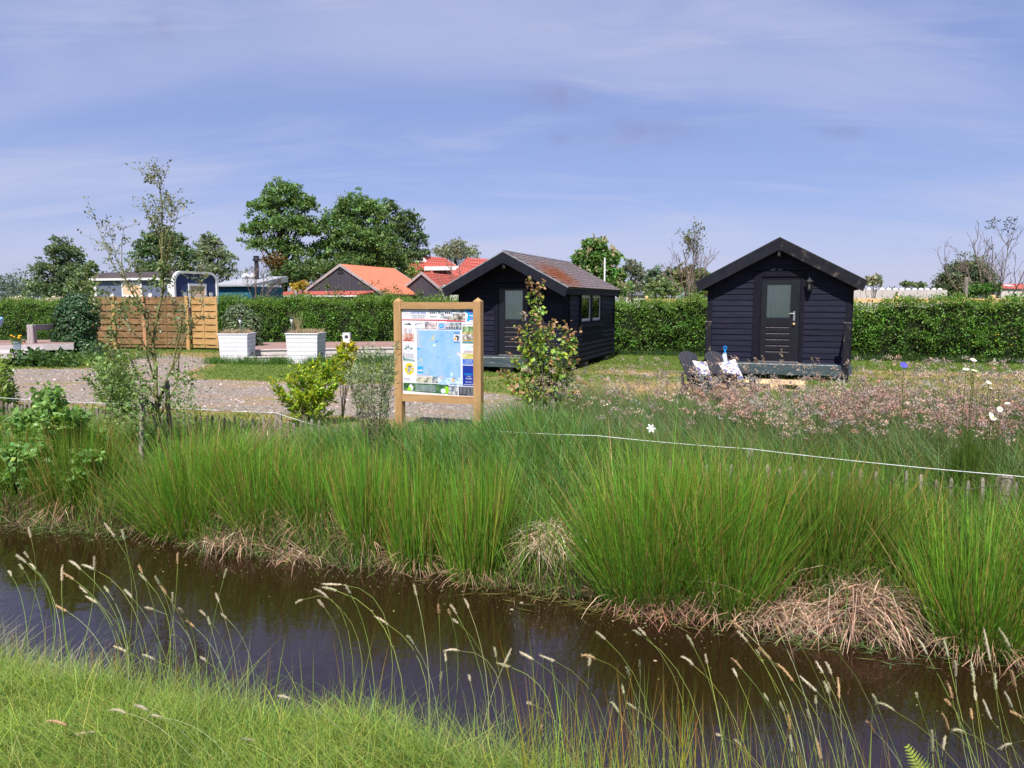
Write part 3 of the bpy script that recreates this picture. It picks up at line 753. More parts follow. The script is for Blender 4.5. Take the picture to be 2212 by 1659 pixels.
# porch lantern
def lantern(pos, label, small=False):
    t = thing("wall_lantern", label, "lantern", pos, ROT)
    b = MB().box(-0.03, -0.012, -0.02, 0.03, 0.0, 0.22)
    b.tube([(0, -0.005, 0.18), (0, -0.06, 0.235), (0, -0.12, 0.215)], 0.008, 6)
    b.build("bracket", M["zinc_black"], t)
    b = MB()
    for k in range(6):
        a0 = 2 * math.pi * k / 6
        b.tube([(0.045 * math.cos(a0), -0.12 + 0.045 * math.sin(a0), -0.06), (0.085 * math.cos(a0), -0.12 + 0.085 * math.sin(a0), 0.12)], 0.006, 4)
    b.lathe([(0.05, -0.075), (0.05, -0.06), (0.03, -0.058)], 6, (0, -0.12, 0))
    b.lathe([(0.10, 0.115), (0.10, 0.128), (0.05, 0.17), (0.022, 0.19), (0.022, 0.21), (0.006, 0.225)], 6, (0, -0.12, 0))
    b.build("cage", M["zinc_black"], t)
    MB().lathe([(0.043, -0.055), (0.080, 0.113)], 6, (0, -0.12, 0)).build("glass", M["glass"], t)
    MB().lathe([(0.012, -0.05), (0.018, -0.03), (0.034, 0.01), (0.036, 0.03), (0.026, 0.055), (0.01, 0.065)], 10, (0, -0.12, 0)).build("bulb", M["white_trim"], t, True)
    return t
lantern(W(-0.382 + 0.68, 18.83 + 0.525, 2.13), "black wall lantern with a white bulb right of the cabin door")
lantern(W(-6.876 + 0.80, 18.25 + 0.635, 1.93), "black wall lantern half hidden behind the birch, on the mossy roofed cabin")
# ------------------------------------------------------------------ the information board
bd = thing("info_board", "wooden information board with a blue area map and printed adverts", "info board", W(-4.50, 9.45, 0), ROT)
for (x0, x1) in ((-0.640, -0.535), (0.535, 0.640)):
    b = MB(); zt, bt = 1.80, 0.0
    b.add([(x0, -0.055, -0.25), (x1, -0.055, -0.25), (x1, 0.05, -0.25), (x0, 0.05, -0.25), (x0, -0.055, zt), (x1, -0.055, zt), (x1, 0.05, zt), (x0, 0.05, zt), ((x0 + x1) / 2, -0.0025, 1.85)],
          [(3, 2, 1, 0), (0, 1, 5, 4), (1, 2, 6, 5), (2, 3, 7, 6), (3, 0, 4, 7), (4, 5, 8), (5, 6, 8), (6, 7, 8), (7, 4, 8)])
    b.build("post", M["sign_wood"], bd)
M["sign_rail"] = surf("pine_rail", (0.33, 0.19, 0.085), (0.41, 0.25, 0.12), 5, (0.6, 4, 4), 0.7, 0.25, 30, 0.2, c3=(0.24, 0.12, 0.05), s3=6, l3=0.68, h3=0.8)
MB().box(-0.535, -0.045, 1.70, 0.535, 0.035, 1.79).build("rail", M["sign_rail"], bd)
MB().box(-0.535, -0.045, 0.435, 0.535, 0.035, 0.535).build("rail", M["sign_rail"], bd)
PX0, PX1, PZ0, PZ1 = -0.535, 0.535, 0.536, 1.699
pan = MB().box(PX0, -0.012, PZ0, PX1, 0.0, PZ1).build("panel", surf("printed_panel", (0.62, 0.61, 0.66), (0.64, 0.63, 0.68), 3, rough=0.35), bd)
def bx(x, y):                                                        # poster coordinates: 0..1000 across, 0..1150 down
    return PX0 + (PX1 - PX0) * x / 1000.0, PZ1 - (PZ1 - PZ0) * y / 1150.0
_layer = [0]
def flat(name, x0, y0, x1, y1, mat, lift=None, poly=None):
    _layer[0] += 1
    y = -0.0125 - 0.0004 * (lift or 1) - 0.000004 * _layer[0]
    pts = poly or [(x0, y1), (x1, y1), (x1, y0), (x0, y0)]
    vs_ = [(bx(*p)[0], y, bx(*p)[1]) for p in pts]
    return MB().add(vs_, [tuple(range(len(vs_)))]).build(name, mat, pan)
def ellipse(cx_, cy2, rx, ry, n_=20): return [(cx_ + rx * math.cos(-2 * math.pi * k / n_), cy2 + ry * math.sin(-2 * math.pi * k / n_) * -1 * -1) for k in range(n_)]
INK = {k: plain("ink_" + k, c, 0.4) for k, c in dict(red=(0.62, 0.03, 0.06), blue=(0.02, 0.12, 0.55), navy=(0.012, 0.035, 0.30), sky=(0.02, 0.33, 0.80), grey=(0.30, 0.31, 0.36), light=(0.42, 0.45, 0.56), black=(0.02, 0.02, 0.025), charcoal=(0.04, 0.042, 0.055),
            yellow=(0.66, 0.52, 0.01), green=(0.035, 0.13, 0.06), teal=(0.03, 0.20, 0.18), lime=(0.27, 0.55, 0.03), white=(0.65, 0.64, 0.69), orange=(0.8, 0.32, 0.03), pink=(0.52, 0.30, 0.36), steelblue=(0.12, 0.27, 0.52), mid=(0.05, 0.16, 0.62), lilac=(0.46, 0.46, 0.58)).items()}
def photo(name, cols, scale, seed, stretch=(1, 1, 1)):
    m, n, b, out = material(name); N, K = n.nodes.new, n.links.new
    tc_ = N("ShaderNodeTexCoord"); mp = N("ShaderNodeMapping"); mp.inputs["Location"].default_value = (seed * 3.7, seed * 1.3, seed * 2.1); mp.inputs["Scale"].default_value = stretch
    K(tc_.outputs["Object"], mp.inputs[0])
    nz = N("ShaderNodeTexNoise"); nz.inputs["Scale"].default_value = scale; nz.inputs["Detail"].default_value = 5; nz.inputs["Roughness"].default_value = 0.6
    K(mp.outputs[0], nz.inputs["Vector"])
    cr = N("ShaderNodeValToRGB"); cr.color_ramp.interpolation = "LINEAR"; e = cr.color_ramp.elements
    k = len(cols)
    for i, c in enumerate(cols):
        p_ = 0.32 + 0.36 * i / (k - 1)
        if i == 0: e[0].position, e[0].color = p_, rgba(c)
        elif i == k - 1: e[-1].position, e[-1].color = p_, rgba(c)
        else: q = e.new(p_); q.color = rgba(c)
    K(nz.outputs[0], cr.inputs[0]); K(cr.outputs[0], b.inputs["Base Color"]); b.inputs["Roughness"].default_value = 0.4
    return m
# map print: pale blue with a web of fine roads and pale town areas
m, n, b, out = material("map_print"); N, K = n.nodes.new, n.links.new
tc_ = N("ShaderNodeTexCoord")
v1 = N("ShaderNodeTexVoronoi"); v1.feature = "DISTANCE_TO_EDGE"; v1.inputs["Scale"].default_value = 30
v2 = N("ShaderNodeTexVoronoi"); v2.feature = "DISTANCE_TO_EDGE"; v2.inputs["Scale"].default_value = 75
nz = N("ShaderNodeTexNoise"); nz.inputs["Scale"].default_value = 5; nz.inputs["Detail"].default_value = 4
for q in (v1, v2, nz): K(tc_.outputs["Object"], q.inputs["Vector"])
cr = N("ShaderNodeValToRGB"); e = cr.color_ramp.elements
e[0].position, e[0].color = 0.35, (0.18, 0.38, 0.66, 1); e[1].position, e[1].color = 0.70, (0.31, 0.46, 0.62, 1); K(nz.outputs[0], cr.inputs[0])
last = cr.outputs[0]
for (vor, w_, c_, f_) in ((v1, 0.035, (0.08, 0.20, 0.42), 0.8), (v2, 0.05, (0.42, 0.54, 0.68), 0.7)):
    mr = N("ShaderNodeMapRange"); mr.inputs[1].default_value = w_; mr.inputs[2].default_value = 0.0; mr.inputs[4].default_value = f_
    K(vor.outputs["Distance"], mr.inputs[0])
    mx = N("ShaderNodeMixRGB"); mx.inputs[2].default_value = rgba(c_); K(mr.outputs[0], mx.inputs[0]); K(last, mx.inputs[1]); last = mx.outputs[0]
K(last, b.inputs["Base Color"]); b.inputs["Roughness"].default_value = 0.4
mapm = m
_txt = {}
def text(s, x, y, h, mat, width=None, shear=0.0, align="CENTER", name="lettering"):
    cu = bpy.data.curves.new("lettering", "FONT"); cu.body = s; cu.size = 1.0; cu.align_x = align; cu.resolution_u = 2; cu.shear = shear
    o = bpy.data.objects.new("lettering", cu); C.objects.link(o)
    dg = bpy.context.evaluated_depsgraph_get()
    me = bpy.data.meshes.new_from_object(o.evaluated_get(dg)); bpy.data.objects.remove(o); bpy.data.curves.remove(cu)
    co = np.empty(len(me.vertices) * 3, np.float32); me.vertices.foreach_get("co", co); co = co.reshape(-1, 3)
    X_, Z_ = bx(x, y); sc = h * (PZ1 - PZ0) / 1150.0 / 0.7
    sx = sc if width is None else width * (PX1 - PX0) / 1000.0 / max(1e-6, co[:, 0].max() - co[:, 0].min())
    new = np.stack([X_ + co[:, 0] * sx, np.full(len(co), -0.0155), Z_ + co[:, 1] * sc], 1).astype(np.float32)
    me.vertices.foreach_set("co", new.ravel()); me.update(); me.materials.clear()
    return link(name, me, mat, pan)
def greek(x0, y0, x1, lines, lh, mat, seed=0, th_=0.45):             # lines too small to read: rows of word-like bars, one mesh
    rr = random.Random(seed); b = MB()
    for k in range(lines):
        x = x0
        while x < x1 - 6:
            w_ = rr.uniform(8, 26); w_ = min(w_, x1 - x)
            (a0, z0_), (a1, z1_) = bx(x, y0 + k * lh + lh * th_), bx(x + w_, y0 + k * lh)
            b.add([(a0, -0.0152, z0_), (a1, -0.0152, z0_), (a1, -0.0152, z1_), (a0, -0.0152, z1_)], [(0, 1, 2, 3)])
            x += w_ + 6
    o = b.build("small_print", mat, pan); o["kind"] = "stuff"; return o
P1 = photo("caravan_photo", [(0.10, 0.13, 0.16), (0.40, 0.44, 0.48), (0.72, 0.75, 0.80), (0.55, 0.53, 0.50)], 16, 1, (0.7, 1, 1.6))
P2 = photo("street_photo", [(0.03, 0.03, 0.04), (0.20, 0.17, 0.20), (0.62, 0.50, 0.52), (0.72, 0.62, 0.62)], 12, 2)
P3 = photo("terrace_photo", [(0.05, 0.07, 0.04), (0.35, 0.12, 0.10), (0.62, 0.45, 0.35), (0.55, 0.62, 0.75)], 18, 3)
P4 = photo("garden_photo", [(0.02, 0.05, 0.02), (0.10, 0.20, 0.06), (0.30, 0.40, 0.22), (0.72, 0.74, 0.66)], 20, 4, (1.5, 1, 0.6))
P5 = photo("car_photo", [(0.03, 0.03, 0.03), (0.20, 0.17, 0.14), (0.45, 0.42, 0.40), (0.75, 0.75, 0.76)], 22, 5)
P6 = photo("field_photo", [(0.10, 0.13, 0.05), (0.45, 0.40, 0.08), (0.55, 0.52, 0.22), (0.55, 0.55, 0.50)], 12, 6, (0.6, 1, 2))
P7 = photo("harbour_photo", [(0.05, 0.09, 0.16), (0.22, 0.38, 0.62), (0.45, 0.60, 0.80), (0.70, 0.68, 0.68)], 16, 7)
P8 = photo("people_photo", [(0.05, 0.05, 0.05), (0.28, 0.30, 0.22), (0.50, 0.52, 0.42), (0.62, 0.40, 0.30)], 24, 8)
P9 = photo("wood_photo", [(0.01, 0.03, 0.015), (0.03, 0.09, 0.04), (0.06, 0.15, 0.06), (0.16, 0.22, 0.12)], 18, 9)
P10 = photo("street_scene_photo", [(0.03, 0.04, 0.06), (0.15, 0.20, 0.25), (0.35, 0.36, 0.36), (0.62, 0.62, 0.62)], 24, 10)
# heading
flat("photo_print", 370, 8, 890, 128, P1)
flat("print", 0, 4, 372, 132, INK["white"], 2)
flat("print", 0, 4, 0, 0, INK["white"], 3, [(0, 150), (630, 150), (600, 128), (400, 112), (372, 20), (372, 4), (0, 4)])
for (x, w_) in ((385, 110), (590, 100)):
    flat("print", 0, 0, 0, 0, INK["white"], 4, [(x, 95), (x + w_ + 25, 95), (x + w_ + 12, 32), (x + 8, 32)])
    for k in range(3): flat("print", x + 14 + 27 * k, 42, x + 34 + 27 * k, 62, INK["charcoal"], 5)
    flat("print", 0, 0, 0, 0, INK["steelblue"], 5, [(x + 98, 62), (x + 118, 62), (x + 110, 40), (x + 96, 40)])
    flat("print", x + 10, 98, x + w_, 106, INK["grey"], 5)
flat("photo_print", 640, 60, 880, 150, P5, 2)
flat("print", 0, 0, 0, 0, INK["sky"], 3, [(900, 158), (1000, 160), (1000, 4), (850, 4), (920, 70)])
flat("print", 0, 0, 0, 0, INK["mid"], 4, [(955, 60), (1000, 70), (1000, 6), (905, 6)])
flat("print", 935, 34, 965, 44, INK["red"], 5); flat("print", 950, 112, 975, 124, INK["red"], 5)
flat("print", 938, 78, 985, 90, INK["white"], 5); flat("print", 935, 142, 1000, 158, INK["white"], 5)
flat("print", 0, 0, 0, 0, INK["lilac"], 4, ellipse(55, 55, 26, 20)); flat("print", 0, 0, 0, 0, INK["white"], 5, ellipse(55, 52, 21, 14))
text("Van der Veen Caravans", 235, 66, 36, INK["blue"], 218)
greek(135, 84, 345, 1, 30, INK["grey"], 1); greek(150, 112, 330, 1, 30, INK["grey"], 2)
flat("print", 0, 0, 0, 0, INK["red"], 6, [(5, 150), (640, 156), (640, 142), (5, 140)])
flat("print", 0, 0, 0, 0, INK["red"], 7, [(628, 162), (900, 166), (840, 154), (628, 145)])
# left column
flat("print", 0, 0, 0, 0, INK["charcoal"], 4, [(40, 210), (135, 215), (118, 196), (100, 184), (88, 198), (62, 202)])
text("Camp", 62, 207, 17, INK["charcoal"], 60)
greek(30, 262, 75, 5, 13, INK["pink"], 3); greek(95, 262, 140, 5, 13, INK["lilac"], 4)
flat("photo_print", 10, 330, 172, 424, P3); flat("print", 12, 424, 172, 434, INK["red"], 2)
flat("print", 0, 0, 0, 0, INK["light"], 2, [(40, 500), (60, 470), (120, 470), (142, 505), (120, 560), (88, 574), (55, 555)])
flat("print", 0, 0, 0, 0, INK["white"], 3, [(45, 502), (63, 474), (117, 474), (137, 507), (116, 556), (88, 569), (58, 551)])
for (x, h_) in ((66, 42), (92, 44)): flat("print", 0, 0, 0, 0, INK["green"], 4, [(x - 9, 530), (x + 10, 530), (x + 5, 530 - h_), (x - 4, 530 - h_)])
flat("print", 0, 0, 0, 0, INK["teal"], 5, [(28, 545), (70, 538), (110, 538), (152, 540), (150, 528), (112, 522), (60, 520), (30, 532)]); flat("print", 60, 528, 112, 538, INK["white"], 6)
flat("print", 0, 0, 0, 0, INK["teal"], 4, [(12, 700), (172, 704), (172, 684), (40, 672), (24, 640), (12, 612)]); greek(26, 688, 160, 1, 18, INK["white"], 5)
flat("print", 0, 0, 0, 0, INK["charcoal"], 5, [(14, 600), (30, 640), (33, 636), (24, 612), (36, 588), (32, 586), (22, 606)])
greek(45, 600, 165, 5, 14, INK["lilac"], 6)
flat("print", 0, 0, 0, 0, INK["yellow"], 3, ellipse(98, 806, 66, 78)); flat("print", 0, 0, 0, 0, INK["yellow"], 2, [(70, 890), (126, 880), (60, 738), (22, 800)])
flat("print", 0, 0, 0, 0, INK["grey"], 5, [(64, 852), (98, 868), (124, 772), (88, 758)]); flat("print", 0, 0, 0, 0, INK["black"], 6, [(85, 778), (116, 788), (121, 774), (89, 762)])
for (x, y) in ((48, 788), (140, 786), (132, 828)): flat("print", x - 14, y - 14, x + 14, y + 14, INK["grey"], 5); flat("print", x - 9, y - 9, x + 9, y + 9, INK["white"], 6)
greek(18, 930, 110, 3, 13, INK["lilac"], 7)
# row above the map
greek(195, 186, 300, 1, 20, INK["pink"], 8); flat("photo_print", 180, 205, 316, 262, P1); flat("photo_print", 324, 172, 492, 262, P2)
flat("print", 184, 262, 492, 268, INK["grey"], 2)
flat("print", 505, 178, 828, 266, INK["lilac"]); flat("photo_print", 665, 178, 828, 262, P10, 2)
flat("print", 0, 0, 0, 0, INK["steelblue"], 3, ellipse(556, 222, 40, 30)); flat("print", 0, 0, 0, 0, INK["sky"], 4, ellipse(556, 222, 37, 26)); text("Douwe", 556, 231, 25, INK["white"], 58, 0.3)
for k in range(5): flat("print", 618 + 34 * k, 238, 640 + 34 * k, 258, INK["charcoal"], 4)
flat("print", 505, 264, 828, 272, INK["steelblue"], 3)
# the map
flat("map_print", 208, 284, 812, 908, mapm, 2)
flat("print", 214, 302, 246, 528, INK["light"], 3); flat("print", 214, 520, 248, 544, INK["sky"], 4)
for (x, y, rx, ry) in ((450, 380, 34, 42), (425, 410, 28, 16), (275, 690, 32, 30), (355, 850, 22, 20), (670, 635, 20, 26)):
    flat("print", 0, 0, 0, 0, plain("map_town", (0.48, 0.50, 0.36), 0.4), 3, [(x + (rx * (0.7 + 0.5 * math.sin(7 * k + x))) * math.cos(2 * math.pi * k / 11), y + (ry * (0.7 + 0.5 * math.cos(5 * k + y))) * math.sin(-2 * math.pi * k / 11)) for k in range(11)])
flat("print", 0, 0, 0, 0, plain("map_green", (0.50, 0.74, 0.62), 0.4), 3, ellipse(455, 480, 26, 20, 9)); flat("print", 0, 0, 0, 0, plain("map_green2", (0.50, 0.78, 0.70), 0.4), 3, ellipse(690, 865, 18, 26, 9))
flat("print", 0, 0, 0, 0, plain("map_lilac", (0.60, 0.55, 0.82), 0.4), 3, [(765, 600), (812, 640), (812, 580), (770, 566)])
flat("print", 470, 424, 500, 436, INK["blue"], 4); flat("print", 0, 0, 0, 0, INK["blue"], 4, ellipse(505, 640, 6, 6, 8)); flat("print", 0, 0, 0, 0, INK["blue"], 4, ellipse(412, 838, 4, 4, 8))
flat("print", 722, 300, 804, 330, INK["steelblue"], 4); flat("print", 722, 332, 804, 424, INK["white"], 4); flat("print", 722, 426, 804, 446, INK["steelblue"], 4)
flat("print", 0, 0, 0, 0, INK["orange"], 5, ellipse(742, 390, 16, 17)); flat("print", 0, 0, 0, 0, INK["charcoal"], 5, [(765, 420), (790, 410), (796, 360), (772, 344), (735, 350), (745, 362), (770, 372)])
flat("print", 212, 772, 294, 862, INK["sky"], 4); flat("print", 212, 816, 294, 838, INK["light"], 5); flat("print", 0, 0, 0, 0, INK["white"], 6, [(235, 836), (282, 836), (268, 804), (258, 812), (248, 826)])
# right column
greek(875, 192, 985, 1, 16, INK["lilac"], 9); flat("print", 0, 0, 0, 0, INK["grey"], 3, [(855, 215), (870, 222), (868, 192), (852, 190)])
flat("photo_print", 840, 226, 1000, 430, P4); flat("photo_print", 840, 326, 1000, 400, P5, 2)
for y in (308, 404): flat("print", 0, 0, 0, 0, INK["orange"], 4, [(840, y + 14), (1000, y + 4), (1000, y - 2), (840, y + 6)])
flat("print", 840, 416, 1000, 446, INK["teal"], 5); greek(850, 424, 985, 1, 20, INK["light"], 10)
flat("print", 0, 0, 0, 0, plain("pale_blue_ink", (0.55, 0.72, 0.92), 0.4), 3, [(868, 540), (960, 530), (935, 490), (885, 480)]); greek(860, 546, 985, 2, 15, INK["pink"], 11); greek(945, 478, 985, 1, 16, INK["light"], 12)
flat("photo_print", 840, 580, 1000, 655, P6); flat("print", 840, 655, 1000, 728, INK["mid"], 2); greek(872, 668, 975, 3, 13, INK["light"], 13); greek(850, 712, 995, 1, 12, INK["light"], 14)
flat("print", 840, 740, 1000, 1010, INK["navy"], 2)
text("GIANT", 922, 868, 27, INK["sky"], 142, 0.35); text("STORE", 925, 893, 18, INK["white"], 56); text("FRANEKER", 925, 922, 19, INK["white"], 86)
greek(880, 950, 975, 2, 13, INK["light"], 15); greek(855, 988, 995, 1, 18, INK["white"], 16)
# row below the map
flat("print", 195, 890, 420, 916, INK["white"], 3); greek(198, 892, 408, 1, 24, INK["pink"], 17)
flat("photo_print", 195, 915, 408, 985, P8, 4)
for k in range(2):
    for j in range(2): flat("photo_print", 418 + 42 * k, 902 + 44 * j, 456 + 42 * k, 942 + 44 * j, P10, 4)
flat("photo_print", 508, 908, 828, 1005, P7, 3); flat("print", 0, 0, 0, 0, INK["light"], 4, ellipse(550, 912, 36, 32)); flat("print", 0, 0, 0, 0, INK["white"], 5, [(690, 990), (718, 985), (738, 930), (700, 915), (735, 960)]); flat("print", 0, 0, 0, 0, INK["orange"], 6, [(690, 975), (712, 950), (728, 925), (700, 918)])
# bottom strip
flat("photo_print", 8, 1000, 640, 1128, P9, 2); flat("print", 0, 0, 0, 0, INK["white"], 3, [(8, 1150), (640, 1150), (640, 1134), (300, 1122), (8, 1108)])
flat("print", 0, 0, 0, 0, INK["white"], 4, [(118, 1108), (138, 1106), (152, 1052), (120, 1012), (88, 1034)]); flat("print", 0, 0, 0, 0, INK["lime"], 5, [(58, 1104), (128, 1108), (118, 1076), (88, 1036)])
greek(185, 1022, 470, 6, 15, INK["light"], 18)
flat("photo_print", 640, 1018, 770, 1138, P10, 3); flat("print", 0, 0, 0, 0, INK["lime"], 5, ellipse(618, 1075, 33, 50)); flat("print", 0, 0, 0, 0, plain("mint_ink", (0.62, 0.80, 0.72), 0.4), 6, ellipse(572, 1090, 34, 32)); flat("print", 610, 1110, 620, 1132, INK["lime"], 6)
flat("print", 785, 1022, 1000, 1140, INK["charcoal"], 3)
for k in range(4): greek(800 + 50 * k, 1030, 838 + 50 * k, 8, 11, INK["grey"], 20 + k)
text("arrangementen", 925, 1134, 12, INK["white"], 100) if False else greek(905, 1124, 990, 1, 14, INK["light"], 30)

# ------------------------------------------------------------------ deck chairs, cushions, dustpan, pallet
def make_chair(label, loc, rz):
    t = thing("garden_chair", label, "chair", loc, rz, "dark garden chairs before the cabin", 0.90)
    # faces -y. seat front at y=-0.45, back at y=+0.1
    n_ = 6
    for k in range(n_):                                              # fan of back slats with round tops
        a, c = k / n_, (k + 1) / n_
        def edge(s_, h_):
            w_ = 0.40 + 0.17 * h_ / 0.72
            return (s_ - 0.5) * w_
        def top(s_): return 0.60 + 0.13 * math.sqrt(max(0, 1 - (2 * s_ - 1) ** 2)) if 0 < s_ < 1 else 0.60
        pts = []
        g_ = 0.0055
        for h_ in (0.0, 0.3): pts.append((edge(c, h_) - g_, h_))
        tops = [(edge(a + (c - a) * q, 0.7) + (g_ if q == 0 else -g_ if q == 1 else 0), top(a + (c - a) * q)) for q in (1, 0.75, 0.5, 0.25, 0)]
        pts = [(edge(a, 0.0) + g_, 0.0), (edge(c, 0.0) - g_, 0.0)] + tops
        rec = math.radians(24)
        f3 = [(x, 0.03 + h_ * math.sin(rec), 0.30 + h_ * math.cos(rec)) for x, h_ in pts]
        MB().prism(f3, (0, 0.020, 0.008)).build("back_slat", M["black_plastic"], t)
    rec = math.radians(24)
    for h_, w_ in ((0.12, 0.40), (0.52, 0.50)):
        c_ = (0, 0.055 + h_ * math.sin(rec), 0.30 + h_ * math.cos(rec))
        MB().box(-w_ / 2, c_[1], c_[2] - 0.025, w_ / 2, c_[1] + 0.02, c_[2] + 0.025).build("back_brace", M["black_plastic"], t)
    for k in range(7):                                               # seat slats, falling backwards, rounded nose in front
        y = -0.46 + 0.075 * k
        z = 0.375 - 0.017 * k - (0.02 if k == 0 else 0)
        MB().bevel_box(-0.255, y, z - 0.022, 0.255, y + 0.068, z, 0.008).build("seat_slat", M["black_plastic"], t)
    MB().box(-0.27, -0.485, 0.29, 0.27, -0.462, 0.365).build("seat_apron", M["black_plastic"], t)
    for sx in (-1, 1):
        x = sx * 0.31
        b = MB()
        q = [(x - 0.065, -0.53), (x - 0.035, -0.56), (x + 0.035, -0.56), (x + 0.065, -0.53), (x + 0.055, -0.15), (x + 0.035, 0.18), (x - 0.035, 0.18), (x - 0.055, -0.15)]
        b.prism([(a, c, 0.545) for a, c in q], (0, 0, 0.024)).build("arm", M["black_plastic"], t)
        q = [(-0.52, 0.0), (-0.46, 0.0), (-0.395, 0.30), (-0.36, 0.50), (-0.33, 0.544), (-0.53, 0.544), (-0.515, 0.42)]
        MB().prism([(x - 0.017, a, c) for a, c in q], (0.034, 0, 0)).build("front_leg", M["black_plastic"], t)
        q = [(-0.46, 0.36), (-0.40, 0.30), (0.06, 0.235), (0.27, 0.0), (0.36, 0.0), (0.20, 0.24), (0.12, 0.33)]
        MB().prism([(x - 0.018 - sx * 0.037, a, c) for a, c in q], (0.034, 0, 0)).build("rear_leg", M["black_plastic"], t)
        q = [(0.10, 0.25), (0.16, 0.25), (0.175, 0.545), (0.125, 0.545)]
        MB().prism([(x - 0.014, a, c) for a, c in q], (0.028, 0, 0)).build("arm_support", M["black_plastic"], t)
    return t
CH = math.radians(36)
c1 = gp(1497, 853); c2 = gp(1553, 853)
p1 = (3.42, 14.12, 0); p2 = (3.92, 14.18, 0)
make_chair("dark plastic garden chair left of the blue handled dustpan, farther from the cabin door", p1, CH)
make_chair("dark plastic garden chair in front of the blue handled dustpan, nearer the cabin door", p2, CH + 0.03)
m, n, b, out = material("leaf_print_fabric"); N, K = n.nodes.new, n.links.new
tc_ = N("ShaderNodeTexCoord"); mp = N("ShaderNodeMapping"); mp.inputs["Scale"].default_value = (12, 12, 17); mp.inputs["Rotation"].default_value = (0, 0.5, 0); K(tc_.outputs["Object"], mp.inputs[0])
vo = N("ShaderNodeTexVoronoi"); vo.inputs["Scale"].default_value = 1.25; vo.inputs["Randomness"].default_value = 0.55; K(mp.outputs[0], vo.inputs["Vector"])
sp = N("ShaderNodeSeparateXYZ"); K(vo.outputs["Color"], sp.inputs[0])
cr = N("ShaderNodeValToRGB"); cr.color_ramp.interpolation = "CONSTANT"; e = cr.color_ramp.elements
e[0].position, e[0].color = 0.0, (0.10, 0.12, 0.42, 1); e[1].position, e[1].color = 0.35, (0.50, 0.36, 0.36, 1)
for p_, c_ in ((0.55, (0.62, 0.33, 0.22, 1)), (0.72, (0.20, 0.24, 0.55, 1)), (0.88, (0.14, 0.10, 0.22, 1))): q = e.new(p_); q.color = c_
K(sp.outputs[0], cr.inputs[0])
lt = N("ShaderNodeMath"); lt.operation = "LESS_THAN"; lt.inputs[1].default_value = 0.46; K(vo.outputs["Distance"], lt.inputs[0])
mx = N("ShaderNodeMixRGB"); mx.inputs[1].default_value = (0.64, 0.60, 0.60, 1); K(lt.outputs[0], mx.inputs[0]); K(cr.outputs[0], mx.inputs[2]); K(mx.outputs[0], b.inputs["Base Color"]); b.inputs["Roughness"].default_value = 0.9
M["cushion"] = m
def cushion(label, base, rz, tilt, roll):
    n_ = 12; vs_, fs = [], []; s = 0.43
    for side in (1, -1):
        for i in range(n_ + 1):
            for j in range(n_ + 1):
                a, c = 2 * i / n_ - 1, 2 * j / n_ - 1
                pinch = 1 - 0.10 * (1 - abs(a) ** 2) * abs(c) ** 3 * 0.8
                x, z = a * s / 2 * (1 - 0.07 * (1 - c * c) * abs(a) ** 4), c * s / 2 * (1 - 0.07 * (1 - a * a) * abs(c) ** 4)
                th_ = 0.075 * ((1 - a * a) * (1 - c * c)) ** 0.45
                vs_.append((x, -side * th_ + 0.008 * math.sin(9 * a + 4 * c), z))
    k = n_ + 1
    for side in range(2):
        o_ = side * k * k
        for i in range(n_):
            for j in range(n_):
                q = (o_ + i * k + j, o_ + (i + 1) * k + j, o_ + (i + 1) * k + j + 1, o_ + i * k + j + 1)
                fs.append(q if side == 0 else q[::-1])
    o = MB().add(vs_, fs).build("cushion", M["cushion"], None, True)
    o.location = base; o.rotation_euler = (tilt, roll, rz)
    setp(o, label, "cushion", "patterned cushions on the garden chairs")
    return o
def on_chair(p, x, y, z):
    s_ = 0.90
    return (p[0] + s_ * (x * math.cos(CH) - y * math.sin(CH)), p[1] + s_ * (x * math.sin(CH) + y * math.cos(CH)), p[2] + s_ * z)
cushion("square leaf patterned cushion on the chair farther from the cabin door", on_chair(p1, -0.02, -0.13, 0.585), CH + 0.12, math.radians(-26), 0.10)
cushion("square leaf patterned cushion on the chair nearer the cabin door", on_chair(p2, 0.04, -0.13, 0.585), CH - 0.1, math.radians(-26), -0.14)
# dustpan standing on the porch edge
q0 = at(1564.5, 788, 17.25); 
t = thing("dustpan", "white dustpan with a blue loop handle standing on the porch edge behind a chair", "dustpan", (q0[0], q0[1], 0.385), ROT)
t.location.z = 0.37
blue = plain("bright_blue_plastic", (0.01, 0.25, 0.72), 0.4)
b = MB().prism([(-0.085, -0.012, 0.03), (0.085, -0.012, 0.03), (0.035, -0.012, 0.29), (-0.015, -0.012, 0.29), (-0.08, -0.012, 0.18)], (0, 0.03, 0)); b.build("pan", plain("white_plastic", (0.55, 0.60, 0.66), 0.4), t)
MB().prism([(-0.088, -0.016, -0.012), (0.088, -0.016, -0.012), (0.088, -0.016, 0.03), (-0.088, -0.016, 0.03)], (0, 0.038, 0)).build("lip", blue, t)
b = MB(); b.tube([(0.01, 0, 0.285), (0.008, 0, 0.36)], [0.026, 0.016], 8)
b.tube([(0.008 + 0.033 * math.sin(a), 0, 0.395 + 0.038 * -math.cos(a)) for a in np.linspace(0, 2 * math.pi, 15)], 0.011, 6); b.build("handle", blue, t)
